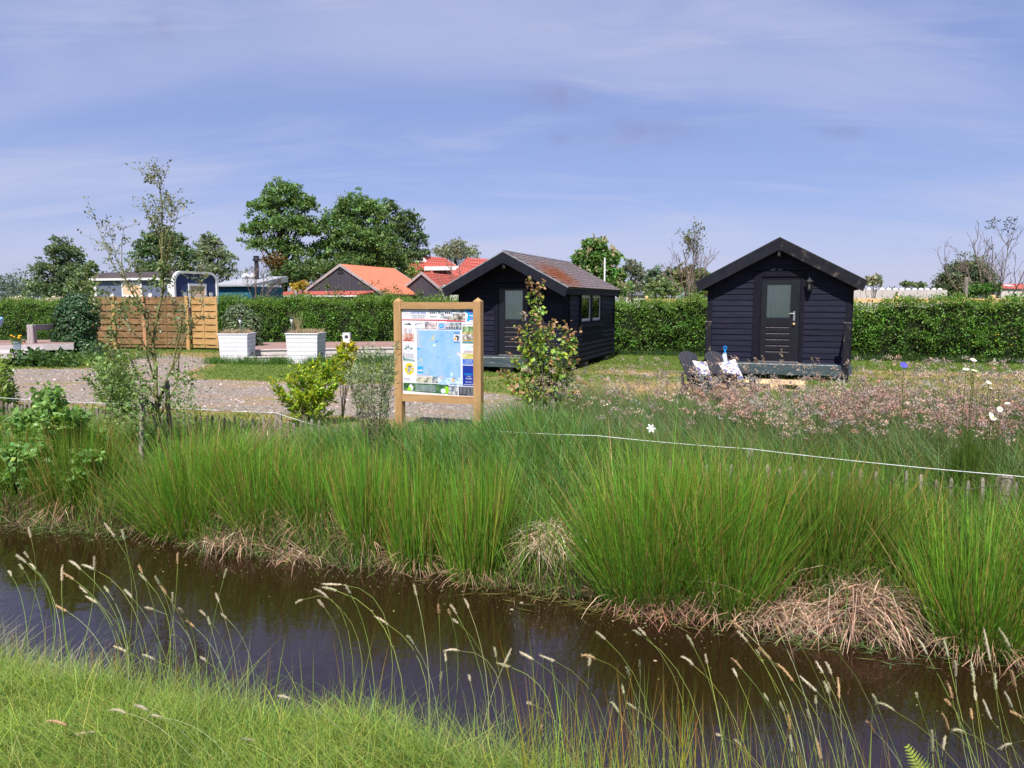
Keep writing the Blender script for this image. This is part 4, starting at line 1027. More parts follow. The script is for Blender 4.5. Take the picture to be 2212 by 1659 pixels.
# pallet used as a step
t = thing("pallet", "pale new wooden pallet lying as a step below the cabin porch", "pallet", W(-0.34, 16.95, float(ground_z(-0.3, 16.9))), ROT)
for k in range(7):
    y = -0.42 + 0.125 * k
    MB().box(-0.60, y, 0.122, 0.60, y + 0.10, 0.144).build("plank", M["pale_wood"], t)
for x in (-0.6, -0.07, 0.455): MB().box(x, -0.42, 0.100, x + 0.145, 0.43, 0.1215).build("plank", M["pale_wood"], t)
for x in (-0.6, -0.07, 0.455):
    for y in (-0.42, -0.06, 0.29): MB().box(x, y, 0.0205, x + 0.145, y + 0.14, 0.0995).build("block", M["pale_wood"], t)
for y in (-0.42, -0.05, 0.32): MB().box(-0.6, y, 0.0, 0.6, y + 0.10, 0.020).build("plank", M["pale_wood"], t)
# ------------------------------------------------------------------ terrace, planters, steps, screens on the left
def boards_in(parent, name, poly, z, th_, wid, along, mat):
    """planks laid side by side inside a four-cornered deck: rows along the direction p0->p1"""
    p = [np.array(q, float) for q in poly]                        # near left, near right, far right, far left
    n_ = max(1, int(round(np.linalg.norm(((p[3] + p[2]) - (p[0] + p[1])) / 2) / wid)))
    for k in range(n_):
        a, c = (k + 0.03) / n_, (k + 0.97) / n_
        q = [p[0] + (p[3] - p[0]) * a, p[1] + (p[2] - p[1]) * a, p[1] + (p[2] - p[1]) * c, p[0] + (p[3] - p[0]) * c]
        dz = random.uniform(-0.002, 0.002)
        MB().hexa([(x, y, z - th_) for x, y in q] + [(x, y, z + dz) for x, y in q]).build(name, mat, parent)
tdeck = thing("terrace", "low brown plank terrace with silvered edge behind two white planters", "terrace")
T0, T1, T2, T3 = (-8.5, 23.35), (-3.2, 24.75), (-3.0, 29.2), (-9.6, 28.2)
boards_in(tdeck, "plank", (T0, T1, T2, T3), 0.31, 0.03, 0.145, 0, M["brown_deck"])
for (z0, z1) in ((0.17, 0.295), (0.02, 0.155)):
    MB().hexa([(T0[0], T0[1] - 0.05, z0), (T1[0], T1[1] - 0.05, z0), (T1[0], T1[1], z0), (T0[0], T0[1], z0), (T0[0], T0[1] - 0.05, z1), (T1[0], T1[1] - 0.05, z1), (T1[0], T1[1], z1), (T0[0], T0[1], z1)]).build("edge_board", M["grey_deck"], tdeck)
    MB().hexa([(T0[0] - 0.05, T0[1], z0), (T0[0], T0[1], z0), (T3[0], T3[1], z0), (T3[0] - 0.05, T3[1], z0), (T0[0] - 0.05, T0[1], z1), (T0[0], T0[1], z1), (T3[0], T3[1], z1), (T3[0] - 0.05, T3[1], z1)]).build("edge_board", M["grey_deck"], tdeck)
for k in range(2):                                                   # silvered boards along the front edge
    a = 0.02 + 0.15 * k
    MB().hexa([(T0[0], T0[1] + a - 0.10, 0.312), (T1[0], T1[1] + a - 0.10, 0.312), (T1[0], T1[1] + a + 0.03, 0.312), (T0[0], T0[1] + a + 0.03, 0.312), (T0[0], T0[1] + a - 0.10, 0.335), (T1[0], T1[1] + a - 0.10, 0.335), (T1[0], T1[1] + a + 0.03, 0.335), (T0[0], T0[1] + a + 0.03, 0.335)]).build("plank", M["grey_deck"], tdeck)
st = thing("step", "grey two plank wooden step between the two white planters", "step", (-7.15, 22.85, 0), math.radians(6))
MB().box(-0.72, -0.30, 0.0, 0.72, -0.02, 0.155).build("riser", M["grey_deck"], st)
for k in range(2): MB().box(-0.74, -0.32 + 0.16 * k, 0.157, 0.74, -0.175 + 0.16 * k, 0.185).build("plank", M["grey_deck"], st)

def planter(label, loc, rz, top, bot, h, lamp_x, tall=False):
    t = thing("planter", label, "planter", loc, rz, "white planters at the terrace step")
    n_ = 7
    for k in range(n_):
        a, c = k / n_, (k + 1) / n_ - 0.008
        wa, wc = bot / 2 + (top - bot) / 2 * a, bot / 2 + (top - bot) / 2 * c
        za, zc = h * a, h * c
        for side in range(4):
            ca, sa = round(math.cos(side * math.pi / 2)), round(math.sin(side * math.pi / 2))
            j = random.uniform(-0.003, 0.003)
            e_ = -0.001 if side % 2 else -0.022
            q = [(-wa - e_ * 0 + (0 if side % 2 == 0 else 0.021), -wa + j, za), (wa - (0 if side % 2 == 0 else 0.021), -wa + j, za), (wa - (0 if side % 2 == 0 else 0.021), -wa + 0.02, za), (-wa + (0 if side % 2 == 0 else 0.021), -wa + 0.02, za),
                 (-wc + (0 if side % 2 == 0 else 0.021), -wc + j, zc), (wc - (0 if side % 2 == 0 else 0.021), -wc + j, zc), (wc - (0 if side % 2 == 0 else 0.021), -wc + 0.02, zc), (-wc + (0 if side % 2 == 0 else 0.021), -wc + 0.02, zc)]
            MB().hexa([(x * ca - y * sa, x * sa + y * ca, z) for x, y, z in q]).build("board", M["white_paint"], t)
    w_ = top / 2 + 0.02
    for side in range(4):
        ca, sa = round(math.cos(side * math.pi / 2)), round(math.sin(side * math.pi / 2))
        q = [(-w_, -w_), (w_, -w_), (w_ - 0.07, -w_ + 0.07), (-w_ + 0.07, -w_ + 0.07)]
        MB().prism([(x * ca - y * sa, x * sa + y * ca, h) for x, y in q], (0, 0, 0.028)).build("rim", M["white_paint"], t)
    MB().box(-top / 2 + 0.04, -top / 2 + 0.04, h - 0.08, top / 2 - 0.04, top / 2 - 0.04, h - 0.03).build("soil", plain("planter_soil", (0.06, 0.045, 0.03), 0.95), t)
    xf = bot / 2 + (top - bot) / 2 * 0.34
    MB().box(xf + 0.001, -0.02, 0.26, xf + 0.022, 0.10, 0.285).build("slot", M["dark"], t)
    # dry bunch grass growing in it
    n_ = 1100
    P_ = np.stack([RNG.uniform(-top / 2 + 0.06, top / 2 - 0.06, n_), RNG.uniform(-top / 2 + 0.06, top / 2 - 0.06, n_), np.full(n_, h - 0.04)], 1)
    Lh = RNG.uniform(0.14, 0.27, n_)
    az = RNG.uniform(0, 2 * np.pi, n_)
    c0 = rcol(n_, (0.40, 0.28, 0.17), 0.2, 0.06)
    gmask = RNG.random(n_) < 0.22
    c0[gmask] = rcol(gmask.sum(), (0.22, 0.24, 0.15), 0.2, 0.08)
    g = plant_mesh("dry_grass", [blades(P_, Lh, 0.012, az, RNG.uniform(0, 0.7, n_), 0.2, 1.0, 0.2, c0, c0 * 1.15)], M["straw"])
    g.location = loc; g.rotation_euler = (0, 0, rz)
    g["kind"] = "thing"
    setp(g, "tuft of dry fescue growing in the %s white planter" % ("planter nearer the wooden screen" if False else ("larger" if tall else "smaller")), "dry grass")
    if tall:
        n_ = 60
        P_ = np.stack([RNG.uniform(-0.40, -0.15, n_), RNG.uniform(-0.2, 0.1, n_), np.full(n_, h - 0.04)], 1)
        tg = plant_mesh("tall_dry_grass", [blades(P_, RNG.uniform(0.5, 0.95, n_), 0.010, RNG.uniform(0, 6.28, n_), RNG.uniform(0, 0.25, n_), 0.1, 1, 0.1, rcol(n_, (0.36, 0.28, 0.16), 0.2, 0.05))], M["straw"], g)
        tg["kind"] = "stuff"
    l = thing("solar_lamp", "small solar garden lamp on a thin stake in the %s white planter" % ("larger" if tall else "smaller"), "solar lamp", (loc[0] + lamp_x, loc[1] - 0.2, h - 0.05), 0)
    MB().tube([(0, 0, 0), (0, 0, 0.33)], 0.012, 6).build("stake", M["steel"], l)
    MB().lathe([(0.012, 0.33), (0.035, 0.40), (0.048, 0.47), (0.045, 0.49)], 10).build("lens", M["white_trim"], l, True)
    MB().lathe([(0.062, 0.49), (0.066, 0.505), (0.03, 0.52), (0.003, 0.523)], 10).build("cap", M["black_plastic"], l)
planter("smaller white wooden planter beside the honey coloured gate", (-8.15, 22.95, 0), math.radians(2), 0.84, 0.77, 0.84, 0.17)
planter("larger white wooden planter right of the grey step", (-6.05, 22.75, 0), math.radians(-2), 0.93, 0.84, 0.86, -0.36, True)

# meter box by the hedge
q0 = at(749.5, 735, 27.4)
t = thing("meter_box", "small white electricity box with a dark window in front of the hedge", "meter box", (q0[0], q0[1], 0.31), math.radians(-8))
MB().bevel_box(-0.13, -0.08, 0.03, 0.13, 0.08, 0.37, 0.015).build("casing", M["white_trim"], t)
MB().box(-0.05, -0.092, 0.20, 0.075, -0.0805, 0.30).build("window", M["black_plastic"], t)
MB().box(-0.135, -0.085, 0.371, 0.135, 0.085, 0.388).build("lid", M["white_trim"], t)
MB().box(-0.06, -0.05, 0.0, 0.06, 0.05, 0.029).build("foot", M["white_trim"], t)
MB().box(-0.165, -0.05, 0.25, -0.131, 0.02, 0.31).build("socket", M["white_trim"], t)

M["fence_mid"] = surf("reddish_larch_post", (0.36, 0.17, 0.09), (0.42, 0.22, 0.12), 4, (4, 4, 0.7), 0.8, 0.2)
# larch screens and gate
def screen_panel(t, p0, p1, h0, h1, mat, n_, posts_mid=1):
    """slats fixed alternately before and behind a middle batten"""
    p0, p1 = np.array(p0), np.array(p1); d = p1 - p0; ln = np.linalg.norm(d); d = d / ln; nrm = np.array([d[1], -d[0]])
    sh = (h1 - h0) / n_
    for k in range(n_):
        za, zb = h0 + sh * k, h0 + sh * (k + 1) - 0.006
        ov = 0.014
        m_ = MB(); segs = 8
        off = 0.020 if k % 2 else -0.008
        vs_, fs = [], []
        for i in range(segs + 1):
            s_ = i / segs
            bow = off + (0.012 if k % 2 else -0.012) * (abs(math.sin(math.pi * s_ * (posts_mid + 1))) - 0.5)
            c = p0 + d * ln * s_ + nrm * bow
            for (dy, z) in ((0.0, za - ov), (0.016, za - ov), (0.016, zb + ov), (0.0, zb + ov)):
                vs_.append((c[0] + nrm[0] * dy, c[1] + nrm[1] * dy, z))
            if i: fs += [((i - 1) * 4 + a, (i - 1) * 4 + (a + 1) % 4, i * 4 + (a + 1) % 4, i * 4 + a) for a in range(4)]
        fs += [(0, 1, 2, 3), (segs * 4 + 3, segs * 4 + 2, segs * 4 + 1, segs * 4)]
        m_.add(vs_, fs).build("slat", mat, t)
    for i in range(1, posts_mid + 1):
        c = p0 + d * ln * i / (posts_mid + 1)
        MB().hexa([(c[0] + d[0] * a + nrm[0] * e_, c[1] + d[1] * a + nrm[1] * e_, z) for z in (h0, h1) for (a, e_) in ((-0.02, -0.012), (0.02, -0.012), (0.02, 0.047), (-0.02, 0.047))]).build("batten", mat, t)
def post_at(t, p, h, mat, s=0.07, cut=True):
    MB().bevel_box(p[0] - s, p[1] - s, -0.1, p[0] + s, p[1] + s, h, 0.012).build("post", mat, t)
gate = thing("garden_gate", "honey coloured larch slat gate standing beside the smaller white planter", "gate")
ga, gb = at(415, 700, 28.9)[:2], at(469, 700, 28.5)[:2]
screen_panel(gate, ga, gb, 0.10, 1.96, M["fence_new"], 15, 1)
for e_ in (ga, gb):
    MB().box(e_[0] - 0.025, e_[1] - 0.03, 0.08, e_[0] + 0.025, e_[1] + 0.016, 1.98).build("frame", M["fence_new"], gate)
scr = thing("larch_screen", "weathered brown larch slat screen with posts behind the young willow", "fence")
pts = [np.array(at(407, 700, 28.75)[:2])]
for (px, Yd) in ((314, 29.0), (249, 29.3), (170, 29.8)): pts.append(np.array(at(px, 700, Yd)[:2]))
for i in range(3): screen_panel(scr, pts[i + 1], pts[i], 0.10, 1.96, M["fence_old"], 15, 1)
for i, p in enumerate(pts[:3]): post_at(scr, (p[0], p[1] - 0.06), 2.0, M["fence_new"] if i != 1 else M["fence_mid"], 0.062)

# old railing and silvered deck at far left
ld = thing("plank_deck", "silvery weathered plank deck at the left edge, before the hedge", "deck")
D0, D1, D2, D3 = gp(-90, 764, 0.36)[:2], gp(62, 762, 0.36)[:2], gp(150, 738, 0.36)[:2], gp(-90, 740, 0.36)[:2]
boards_in(ld, "plank", (D0, D1, D2, D3), 0.36, 0.04, 0.20, 0, M["grey_deck"])
MB().hexa([(D0[0], D0[1], 0.20), (D1[0], D1[1], 0.20), (D1[0], D1[1] + 0.05, 0.20), (D0[0], D0[1] + 0.05, 0.20), (D0[0], D0[1], 0.315), (D1[0], D1[1], 0.315), (D1[0], D1[1] + 0.05, 0.315), (D0[0], D0[1] + 0.05, 0.315)]).build("edge_board", M["grey_deck"], ld)
MB().hexa([(D1[0], D1[1], 0.15), (D2[0], D2[1], 0.15), (D2[0] - .05, D2[1], 0.15), (D1[0] - 0.05, D1[1], 0.15), (D1[0], D1[1], 0.315), (D2[0], D2[1], 0.315), (D2[0] - .05, D2[1], 0.315), (D1[0] - 0.05, D1[1], 0.315)]).build("edge_board", M["grey_deck"], ld)
ud = thing("raised_deck", "upper purplish plank platform behind the silvery deck", "deck")
U0, U1, U2, U3 = gp(-90, 748, 0.50)[:2], gp(160, 741, 0.50)[:2], gp(165, 733, 0.50)[:2], gp(-90, 737, 0.50)[:2]
boards_in(ud, "plank", (U0, U1, U2, U3), 0.50, 0.06, 0.22, 0, M["brown_deck"])
MB().hexa([(U0[0], U0[1] - .04, 0.30), (U1[0], U1[1] - .04, 0.30), (U1[0], U1[1], 0.30), (U0[0], U0[1], 0.30), (U0[0], U0[1] - .04, 0.495), (U1[0], U1[1] - .04, 0.495), (U1[0], U1[1], 0.495), (U0[0], U0[1], 0.495)]).build("edge_board", M["grey_deck"], ud)
rl = thing("wooden_railing", "grey timber railing post with a top beam beside the ivy column", "railing")
a = gp(72.5, 776, 0); 
MB().bevel_box(a[0] - 0.10, a[1] - 0.10, -0.05, a[0] + 0.10, a[1] + 0.10, 1.08, 0.015).build("post", M["grey_post"], rl)
bq = at(165, 705, 26.2)
d = np.array([bq[0] - a[0], bq[1] - a[1]]); d /= np.linalg.norm(d); nn = np.array([d[1], -d[0]])
s0, s1 = np.array(a[:2]) + d * 0.10, np.array(bq[:2])
MB().hexa([(q[0] + nn[0] * o_, q[1] + nn[1] * o_, z) for z in (0.90, 1.07) for (q, o_) in ((s0, -0.05), (s1, -0.05), (s1, 0.05), (s0, 0.05))]).build("beam", M["grey_post"], rl)
MB().bevel_box(bq[0] - 0.09, bq[1] - 0.09, 0.0, bq[0] + 0.09, bq[1] + 0.09, 1.06, 0.015).build("post", M["grey_post"], rl)
a = gp(18, 782, 0)
t = thing("concrete_block", "grey concrete block under the corner of the silvery deck", "block", (a[0], a[1], 0), ROT)
MB().bevel_box(-0.42, -0.12, -0.03, 0.28, 0.14, 0.21, 0.02).build("block", M["concrete"], t)
a = gp(38, 759, 0.36)
t = thing("flower_bucket", "pale blue bucket of yellow flowers on the silvery deck", "bucket", (a[0], a[1], 0.363))
MB().lathe([(0.085, 0.0), (0.115, 0.26), (0.122, 0.262), (0.122, 0.275), (0.108, 0.275), (0.10, 0.2)], 16).build("bucket", plain("pale_blue_enamel", (0.42, 0.56, 0.66), 0.35), t, True)
n_ = 160
P_ = np.stack([RNG.normal(0, 0.05, n_), RNG.normal(0, 0.05, n_), np.full(n_, 0.2)], 1)
plant_mesh("leaves", [blades(P_, RNG.uniform(0.15, 0.3, n_), 0.02, RNG.uniform(0, 6.3, n_), RNG.uniform(0, 0.6, n_), 0.2, 1, 0.2, rcol(n_, (0.10, 0.14, 0.03)))], M["leaf"], t)
for k in range(7):
    b = MB().lathe([(0.004, 0), (0.035, 0.006), (0.03, 0.022), (0.006, 0.03)], 8)
    o = b.build("flower", plain("marigold", (0.85, 0.42, 0.01), 0.7) if k == 0 else bpy.data.materials["marigold"], t)
    o.location = (random.uniform(-0.13, 0.13), random.uniform(-0.08, 0.08), 0.36 + random.uniform(0, 0.12)); o.rotation_euler = (random.uniform(-0.4, 0.8), random.uniform(-0.4, 0.4), 0)
a = gp(53, 775, 0)
l = thing("solar_lamp", "small brown capped solar lamp on a pale stake beside the blue bucket", "solar lamp", (a[0], a[1], 0))
MB().tube([(0, 0, -0.05), (-0.03, 0, 0.42)], 0.016, 6).build("stake", M["white_trim"], l)
MB().lathe([(0.02, 0.40), (0.05, 0.46), (0.055, 0.56), (0.05, 0.57)], 8).build("lens", M["new_wood"], l, True)
MB().lathe([(0.085, 0.571), (0.09, 0.60), (0.03, 0.61)], 8).build("cap", M["grey_post"], l)
a = at(-17, 735, 24.6)
t = thing("surfboard", "rounded tip of a pale blue board leaning up at the left edge of the view", "board", (a[0], a[1], 0.37))
out_ = [(x * 1.2 - 0.6, sg * 0.22 * (max(0.0, 1 - abs(x * 2 - 1) ** 3.2)) ** 0.5) for sg, xs_ in ((1, np.linspace(0, 1, 15)), (-1, np.linspace(0.96, 0.04, 13))) for x in xs_]
ta = math.radians(52)
b = MB().prism([(x * math.cos(ta) - 0.03 * math.sin(ta), y * 0.9, 0.46 + x * math.sin(ta) + 0.03 * math.cos(ta)) for x, y in out_], (0.07 * math.sin(ta), 0, -0.07 * math.cos(ta)))
b.build("board", plain("pale_blue_plastic", (0.20, 0.42, 0.75), 0.3), t)
MB().tube([(0.0, -0.1, 0.0), (0.08, -0.1, 0.46)], 0.025, 6).tube([(0.0, 0.1, 0.0), (0.08, 0.1, 0.46)], 0.025, 6).build("stand", M["grey_post"], t)

# ------------------------------------------------------------------ blue showman's wagon behind the screens, and the shed beside it
M["wagon_blue"] = surf("wagon_blue", (0.026, 0.042, 0.135), (0.034, 0.052, 0.155), 4, rough=0.45, bump=0.05)
M["wagon_slate"] = surf("faded_blue_board", (0.105, 0.125, 0.19), (0.125, 0.145, 0.21), 4, (1, 1, 1), 0.6, 0.05)
M["wagon_roof"] = surf("dark_tarred_roof", (0.045, 0.035, 0.036), (0.07, 0.055, 0.055), 5, (0.3, 1, 1), 0.8, 0.2)
M["teal_board"] = surf("petrol_blue_board", (0.015, 0.09, 0.15), (0.02, 0.11, 0.18), 5, (5, 1, 0.4), 0.6, 0.2)
M["grey_roof"] = surf("pale_grey_roof_sheet", (0.27, 0.28, 0.31), (0.35, 0.35, 0.38), 5, rough=0.6, bump=0.1)
cw = at(376, 640, 32.0)
t = thing("caravan_wagon", "navy blue caravan wagon with white trim and dark rounded roof behind the screens", "wagon", (cw[0], cw[1], 0), ROT)
WL, WW, ZT, ZE = 4.3, 2.5, 3.06, 2.74           # body runs to -x, end face looks to +x
b = MB(); b.box(-WL, 0.0, 0.6, -0.02, WW, ZE); b.build("body", M["wagon_slate"], t)
def arch(y0, y1, zb, zt, r, n_=7):
    p = [(y0, zb)]
    for k in range(n_ + 1):
        a_ = math.pi - (math.pi / 2) * k / n_; p.append((y0 + r + r * math.cos(a_), zt - r + r * math.sin(a_) * 1.0))
    for k in range(n_ + 1):
        a_ = math.pi / 2 - (math.pi / 2) * k / n_; p.append((y1 - r + r * math.cos(a_), zt - r + r * math.sin(a_)))
    p.append((y1, zb)); return p
MB().prism([(-0.02, y, z) for y, z in arch(0.02, WW - 0.02, 0.6, ZT - 0.06, 0.42)], (0.03, 0, 0)).build("end_wall", M["wagon_blue"], t)
for (y, z, y2, z2) in [(0, 0, 0, 0)]:
    outer, inner = arch(-0.05, WW + 0.05, 0.6, ZT, 0.48), arch(0.05, WW - 0.05, 0.6, ZT - 0.10, 0.40)
    b = MB()
    for i in range(len(outer) - 1):
        o0, o1, i0_, i1_ = outer[i], outer[i + 1], inner[i], inner[i + 1]
        b.hexa([(-0.06, *o0), (-0.06, *o1), (-0.06, *i1_), (-0.06, *i0_), (0.075, *o0), (0.075, *o1), (0.075, *i1_), (0.075, *i0_)])
    b.build("end_trim", M["white_trim"], t)
roofp = [(-0.12, ZE - 0.02), (-0.12, ZE + 0.02)] + [(-0.12 + (WW + 0.24) * s_, ZE + 0.02 + (ZT - ZE + 0.0) * math.sin(math.pi * s_) ** 0.55) for s_ in np.linspace(0.05, 0.95, 11)] + [(WW + 0.12, ZE + 0.02), (WW + 0.12, ZE - 0.02)]
MB().prism([(-WL - 0.1, y, z) for y, z in roofp], (WL + 0.03, 0, 0)).build("roof", M["wagon_roof"], t)
MB().box(-WL - 0.12, -0.155, ZE - 0.06, -0.065, -0.121, ZE + 0.03).build("eave_trim", M["white_trim"], t)
MB().box(-WL - 0.02, -0.03, 0.6, -WL + 0.13, -0.001, ZE - 0.06).build("corner_trim", M["white_trim"], t)
MB().box(-0.30, -0.03, 0.6, -0.065, -0.001, ZE - 0.06).build("corner_trim", M["white_trim"], t)
def wagon_window(x0, x1, z0, z1, face):
    b = MB(); f = 0.09
    g = lambda a, c, z_0, z_1, d0, d1: b.box(a, -d1, z_0, c, -d0, z_1) if face == "side" else b.box(d0 + 0.01, a, z_0, d1 + 0.01, c, z_1)
    g(x0, x1, z1 - f * 1.2, z1, 0.001, 0.04); g(x0, x0 + f, z0, z1 - f * 1.2, 0.001, 0.04); g(x1 - f, x1, z0, z1 - f * 1.2, 0.001, 0.04); zm = z0 + (z1 - z0) * 0.42
    g(x0 + f, x1 - f, zm - 0.06, zm + 0.06, 0.001, 0.035); g(x0, x1, z0 - 0.06, z0, 0.001, 0.05)
    w_ = b.build("window", M["white_trim"], t)
    b = MB(); g(x0 + f, x1 - f, zm + 0.06, z1 - f * 1.2, 0.002, 0.012); b.build("blind", plain("peach_blind", (0.72, 0.46, 0.30), 0.8) if "peach_blind" not in bpy.data.materials else bpy.data.materials["peach_blind"], w_)
    b = MB(); g(x0 + f, x1 - f, z0, zm - 0.06, 0.002, 0.012); b.build("pane", plain("wagon_pane", (0.05, 0.02, 0.018), 0.2, 0.6) if "wagon_pane" not in bpy.data.materials else bpy.data.materials["wagon_pane"], w_)
wagon_window(-2.75, -1.65, 1.55, 2.62, "side")
wagon_window(0.80, 1.85, 1.60, 2.55, "end")
for k, (x, y, z) in enumerate(((-3.3, -0.055, 1.98), (-1.22, -0.055, 1.98), (0.07, 0.55, 2.02), (0.07, 2.1, 2.02))):
    b = MB(); b.prism([(-0.10, 0, 0.0), (0.10, 0, 0.0), (0.085, 0, 0.14), (0.03, 0, 0.20), (0, 0, 0.165), (-0.03, 0, 0.20), (-0.085, 0, 0.14)][::-1] if False else [(-0.045, 0, -0.02), (0.045, 0, -0.02), (0.10, 0, 0.10), (0.085, 0, 0.21), (-0.085, 0, 0.21), (-0.10, 0, 0.10)], (0, 0.03, 0))
    o = b.build("shell_lamp", M["white_trim"], t); o.location = (x, y, z - 0.05)
    if k > 1: o.rotation_euler = (0, 0, math.radians(90))
for x in (-WL + 0.8, -0.9):
    w_ = MB().lathe([(0.1, -0.06), (0.34, -0.06), (0.36, -0.03), (0.36, 0.03), (0.34, 0.06), (0.1, 0.06)], 18).build("wheel", M["black_rubber"], t)
    w_.location = (x, 0.25, 0.36); w_.rotation_euler = (math.radians(90), 0, 0)
MB().box(-WL, 0.1, 0.36, 0.0, WW - 0.1, 0.58).build("chassis", M["dark"], t)
sh = at(466, 640, 37.0)
t = thing("garden_shed", "petrol blue shed with pale grey roof and stove pipe beside the caravan wagon", "shed", (sh[0], sh[1], 0), ROT)
MB().box(0.0, 0.0, 0.0, 2.05, 2.4, 2.50).build("wall", M["teal_board"], t)
MB().hexa([(-0.15, -0.2, 2.505), (2.2, -0.2, 2.505), (2.2, 2.6, 2.75), (-0.15, 2.6, 2.75), (-0.15, -0.2, 2.58), (2.2, -0.2, 2.58), (2.2, 2.6, 3.04), (-0.15, 2.6, 3.04)]).build("roof", M["grey_roof"], t)
MB().lathe([(0.10, 2.85), (0.10, 3.75)], 10, (1.15, 1.6, 0)).build("stove_pipe", M["zinc_black"], t)
MB().lathe([(0.17, 3.752), (0.17, 3.86), (0.13, 3.90), (0.13, 3.98), (0.16, 4.0)], 10, (1.15, 1.6, 0)).build("pipe_cowl", M["zinc_black"], t)
for x in (0.25, 0.72): MB().lathe([(0.19, 2.98), (0.23, 3.03), (0.13, 3.13), (0.05, 3.19), (0.02, 3.22)], 12, (x, 1.9, 0)).build("roof_dome", M["white_trim"], t, True)
# ------------------------------------------------------------------ buildings beyond the hedge
M["orange_roof"] = surf("orange_roof_sheet", (0.62, 0.19, 0.105), (0.58, 0.17, 0.095), 2, (1, 1, 1), 0.6, 0.05, c3=(0.56, 0.21, 0.13), s3=0.6)
M["barn_black"] = surf("black_barn_board", (0.035, 0.036, 0.05), (0.052, 0.05, 0.064), 3, (6, 1, 0.25), 0.7, 0.3, 20)
M["red_tile"] = surf("red_roof_tile", (0.36, 0.085, 0.07), (0.42, 0.11, 0.085), 6, rough=0.65, bump=0.1, vary=0.12)
M["brown_tile"] = surf("brownish_roof_tile", (0.36, 0.085, 0.06), (0.30, 0.07, 0.055), 4, rough=0.75, bump=0.1, vary=0.12)
M["grey_brick"] = surf("dark_brick", (0.035, 0.035, 0.042), (0.07, 0.065, 0.07), 14, (1, 1, 3), 0.8, 0.3)
M["pale_wall"] = surf("pale_render", (0.45, 0.41, 0.39), (0.52, 0.47, 0.44), 3, rough=0.8)
M["pink_concrete"] = surf("pale_concrete_panel", (0.42, 0.37, 0.37), (0.48, 0.425, 0.42), 2, rough=0.8, bump=0.1)
# barn: local frame like the cabins (front gable towards the ditch)
t = thing("barn", "black barn with a bright orange roof and a low tiled lean-to behind the hedge", "barn", W(-32.95, 52.0, 0), ROT)
bc = at(735.7, 600, 52.0); t.location = (bc[0], bc[1], 0)
H_, ZR, ZE_, LB = 3.15, 4.28, 2.35, 7.3
sl = (ZR - ZE_) / H_
MB().prism([(-H_ + 0.1, 0.05, 0), (H_ - 0.1, 0.05, 0), (H_ - 0.1, 0.05, ZE_ - 0.02), (0, 0.05, ZR - 0.12), (-H_ + 0.1, 0.05, ZE_ - 0.02)], (0, LB - 0.1, 0)).build("wall", M["barn_black"], t)
n_ = 22
for k in range(n_):                                               # upright gable boards
    xa, xb = -H_ + 0.12 + (2 * H_ - 0.24) * k / n_, -H_ + 0.12 + (2 * H_ - 0.24) * (k + 1) / n_ - 0.012
    MB().prism([(xa, 0.02, 2.42), (xb, 0.02, 2.42), (xb, 0.02, max(2.43, ZR - 0.14 - abs(xb) * sl)), (xa, 0.02, max(2.43, ZR - 0.14 - abs(xa) * sl))], (0, 0.028, 0)).build("board", M["barn_black"], t)
for sx in (-1, 1):
    q = [(0, -0.02, ZR), (sx * (H_ + 0.1), -0.02, ZE_ - 0.06), (sx * (H_ + 0.1), -0.02, ZE_ - 0.14), (0, -0.02, ZR - 0.09)]
    MB().prism(q[::sx], (0, LB + 0.06, 0)).build("roof", M["orange_roof"], t)
    for y in (-0.07, LB + 0.045):
        q = [(0, y, ZR + 0.03), (sx * (H_ + 0.16), y, ZE_ - 0.07), (sx * (H_ + 0.16), y, ZE_ - 0.24), (0, y, ZR - 0.17)]
        MB().prism(q[::sx], (0, 0.045, 0)).build("barge_board", M["grey_post"], t)
    MB().tube([(sx * (H_ + 0.15), 0.05, ZE_ - 0.17), (sx * (H_ + 0.15), LB, ZE_ - 0.17)], 0.06, 6).build("gutter", M["zinc_black"], t)
MB().box(-0.22, -0.03, ZR - 0.62, 0.22, 0.015, ZR - 0.52).box(-0.2, -0.03, ZR - 0.40, 0.2, 0.015, ZR - 0.36).build("hoist_beam", M["zinc_black"], t)
MB().box(H_ - 0.1, 0.3, 0.4, H_ - 0.075, 2.2, 2.0).build("door", M["white_trim"], t)
MB().box(H_ - 0.1, 3.6, 0.4, H_ - 0.075, 5.2, 2.05).build("door", M["white_trim"], t)
# lean-to across the gable
MB().box(-H_ - 0.7, -1.9, 0, H_ - 0.9, 0.015, 2.12).build("lean_to_wall", M["grey_brick"], t)
lr = MB().hexa([(-H_ - 1.0, -2.2, 2.14), (H_ - 0.6, -2.2, 2.14), (H_ - 0.6, 0.018, 2.38), (-H_ - 1.0, 0.018, 2.38), (-H_ - 1.0, -2.2, 2.19), (H_ - 0.6, -2.2, 2.19), (H_ - 0.6, 0.018, 2.43), (-H_ - 1.0, 0.018, 2.43)]).build("lean_to_roof", M["red_tile"], t)
nt_ = 36; span = (H_ - 0.6) - (-H_ - 1.0)
tile_me = None
for r in range(3):
    for k in range(nt_):
        if tile_me is None:
            b = MB(); w_, d_ = span / nt_ - 0.02, 0.80
            pr = [(0, 0.0), (w_ * 0.25, 0.045), (w_ * 0.55, 0.055), (w_ * 0.8, 0.02), (w_, 0.0)]
            vs_ = [(x, 0, z) for x, z in pr] + [(x, d_, z + d_ * 0.108) for x, z in pr]
            b.add(vs_, [(i, i + 1, i + 6, i + 5) for i in range(4)] + [(4, 3, 2, 1, 0), (5, 6, 7, 8, 9), (0, 5, 9, 4)]); tile_me = b.mesh("tile")
        o = link("tile", tile_me, M["red_tile"], lr); o.location = (-H_ - 0.99 + span * k / nt_, -2.22 + 0.74 * r, 2.196 + 0.08 * r + 0.012)
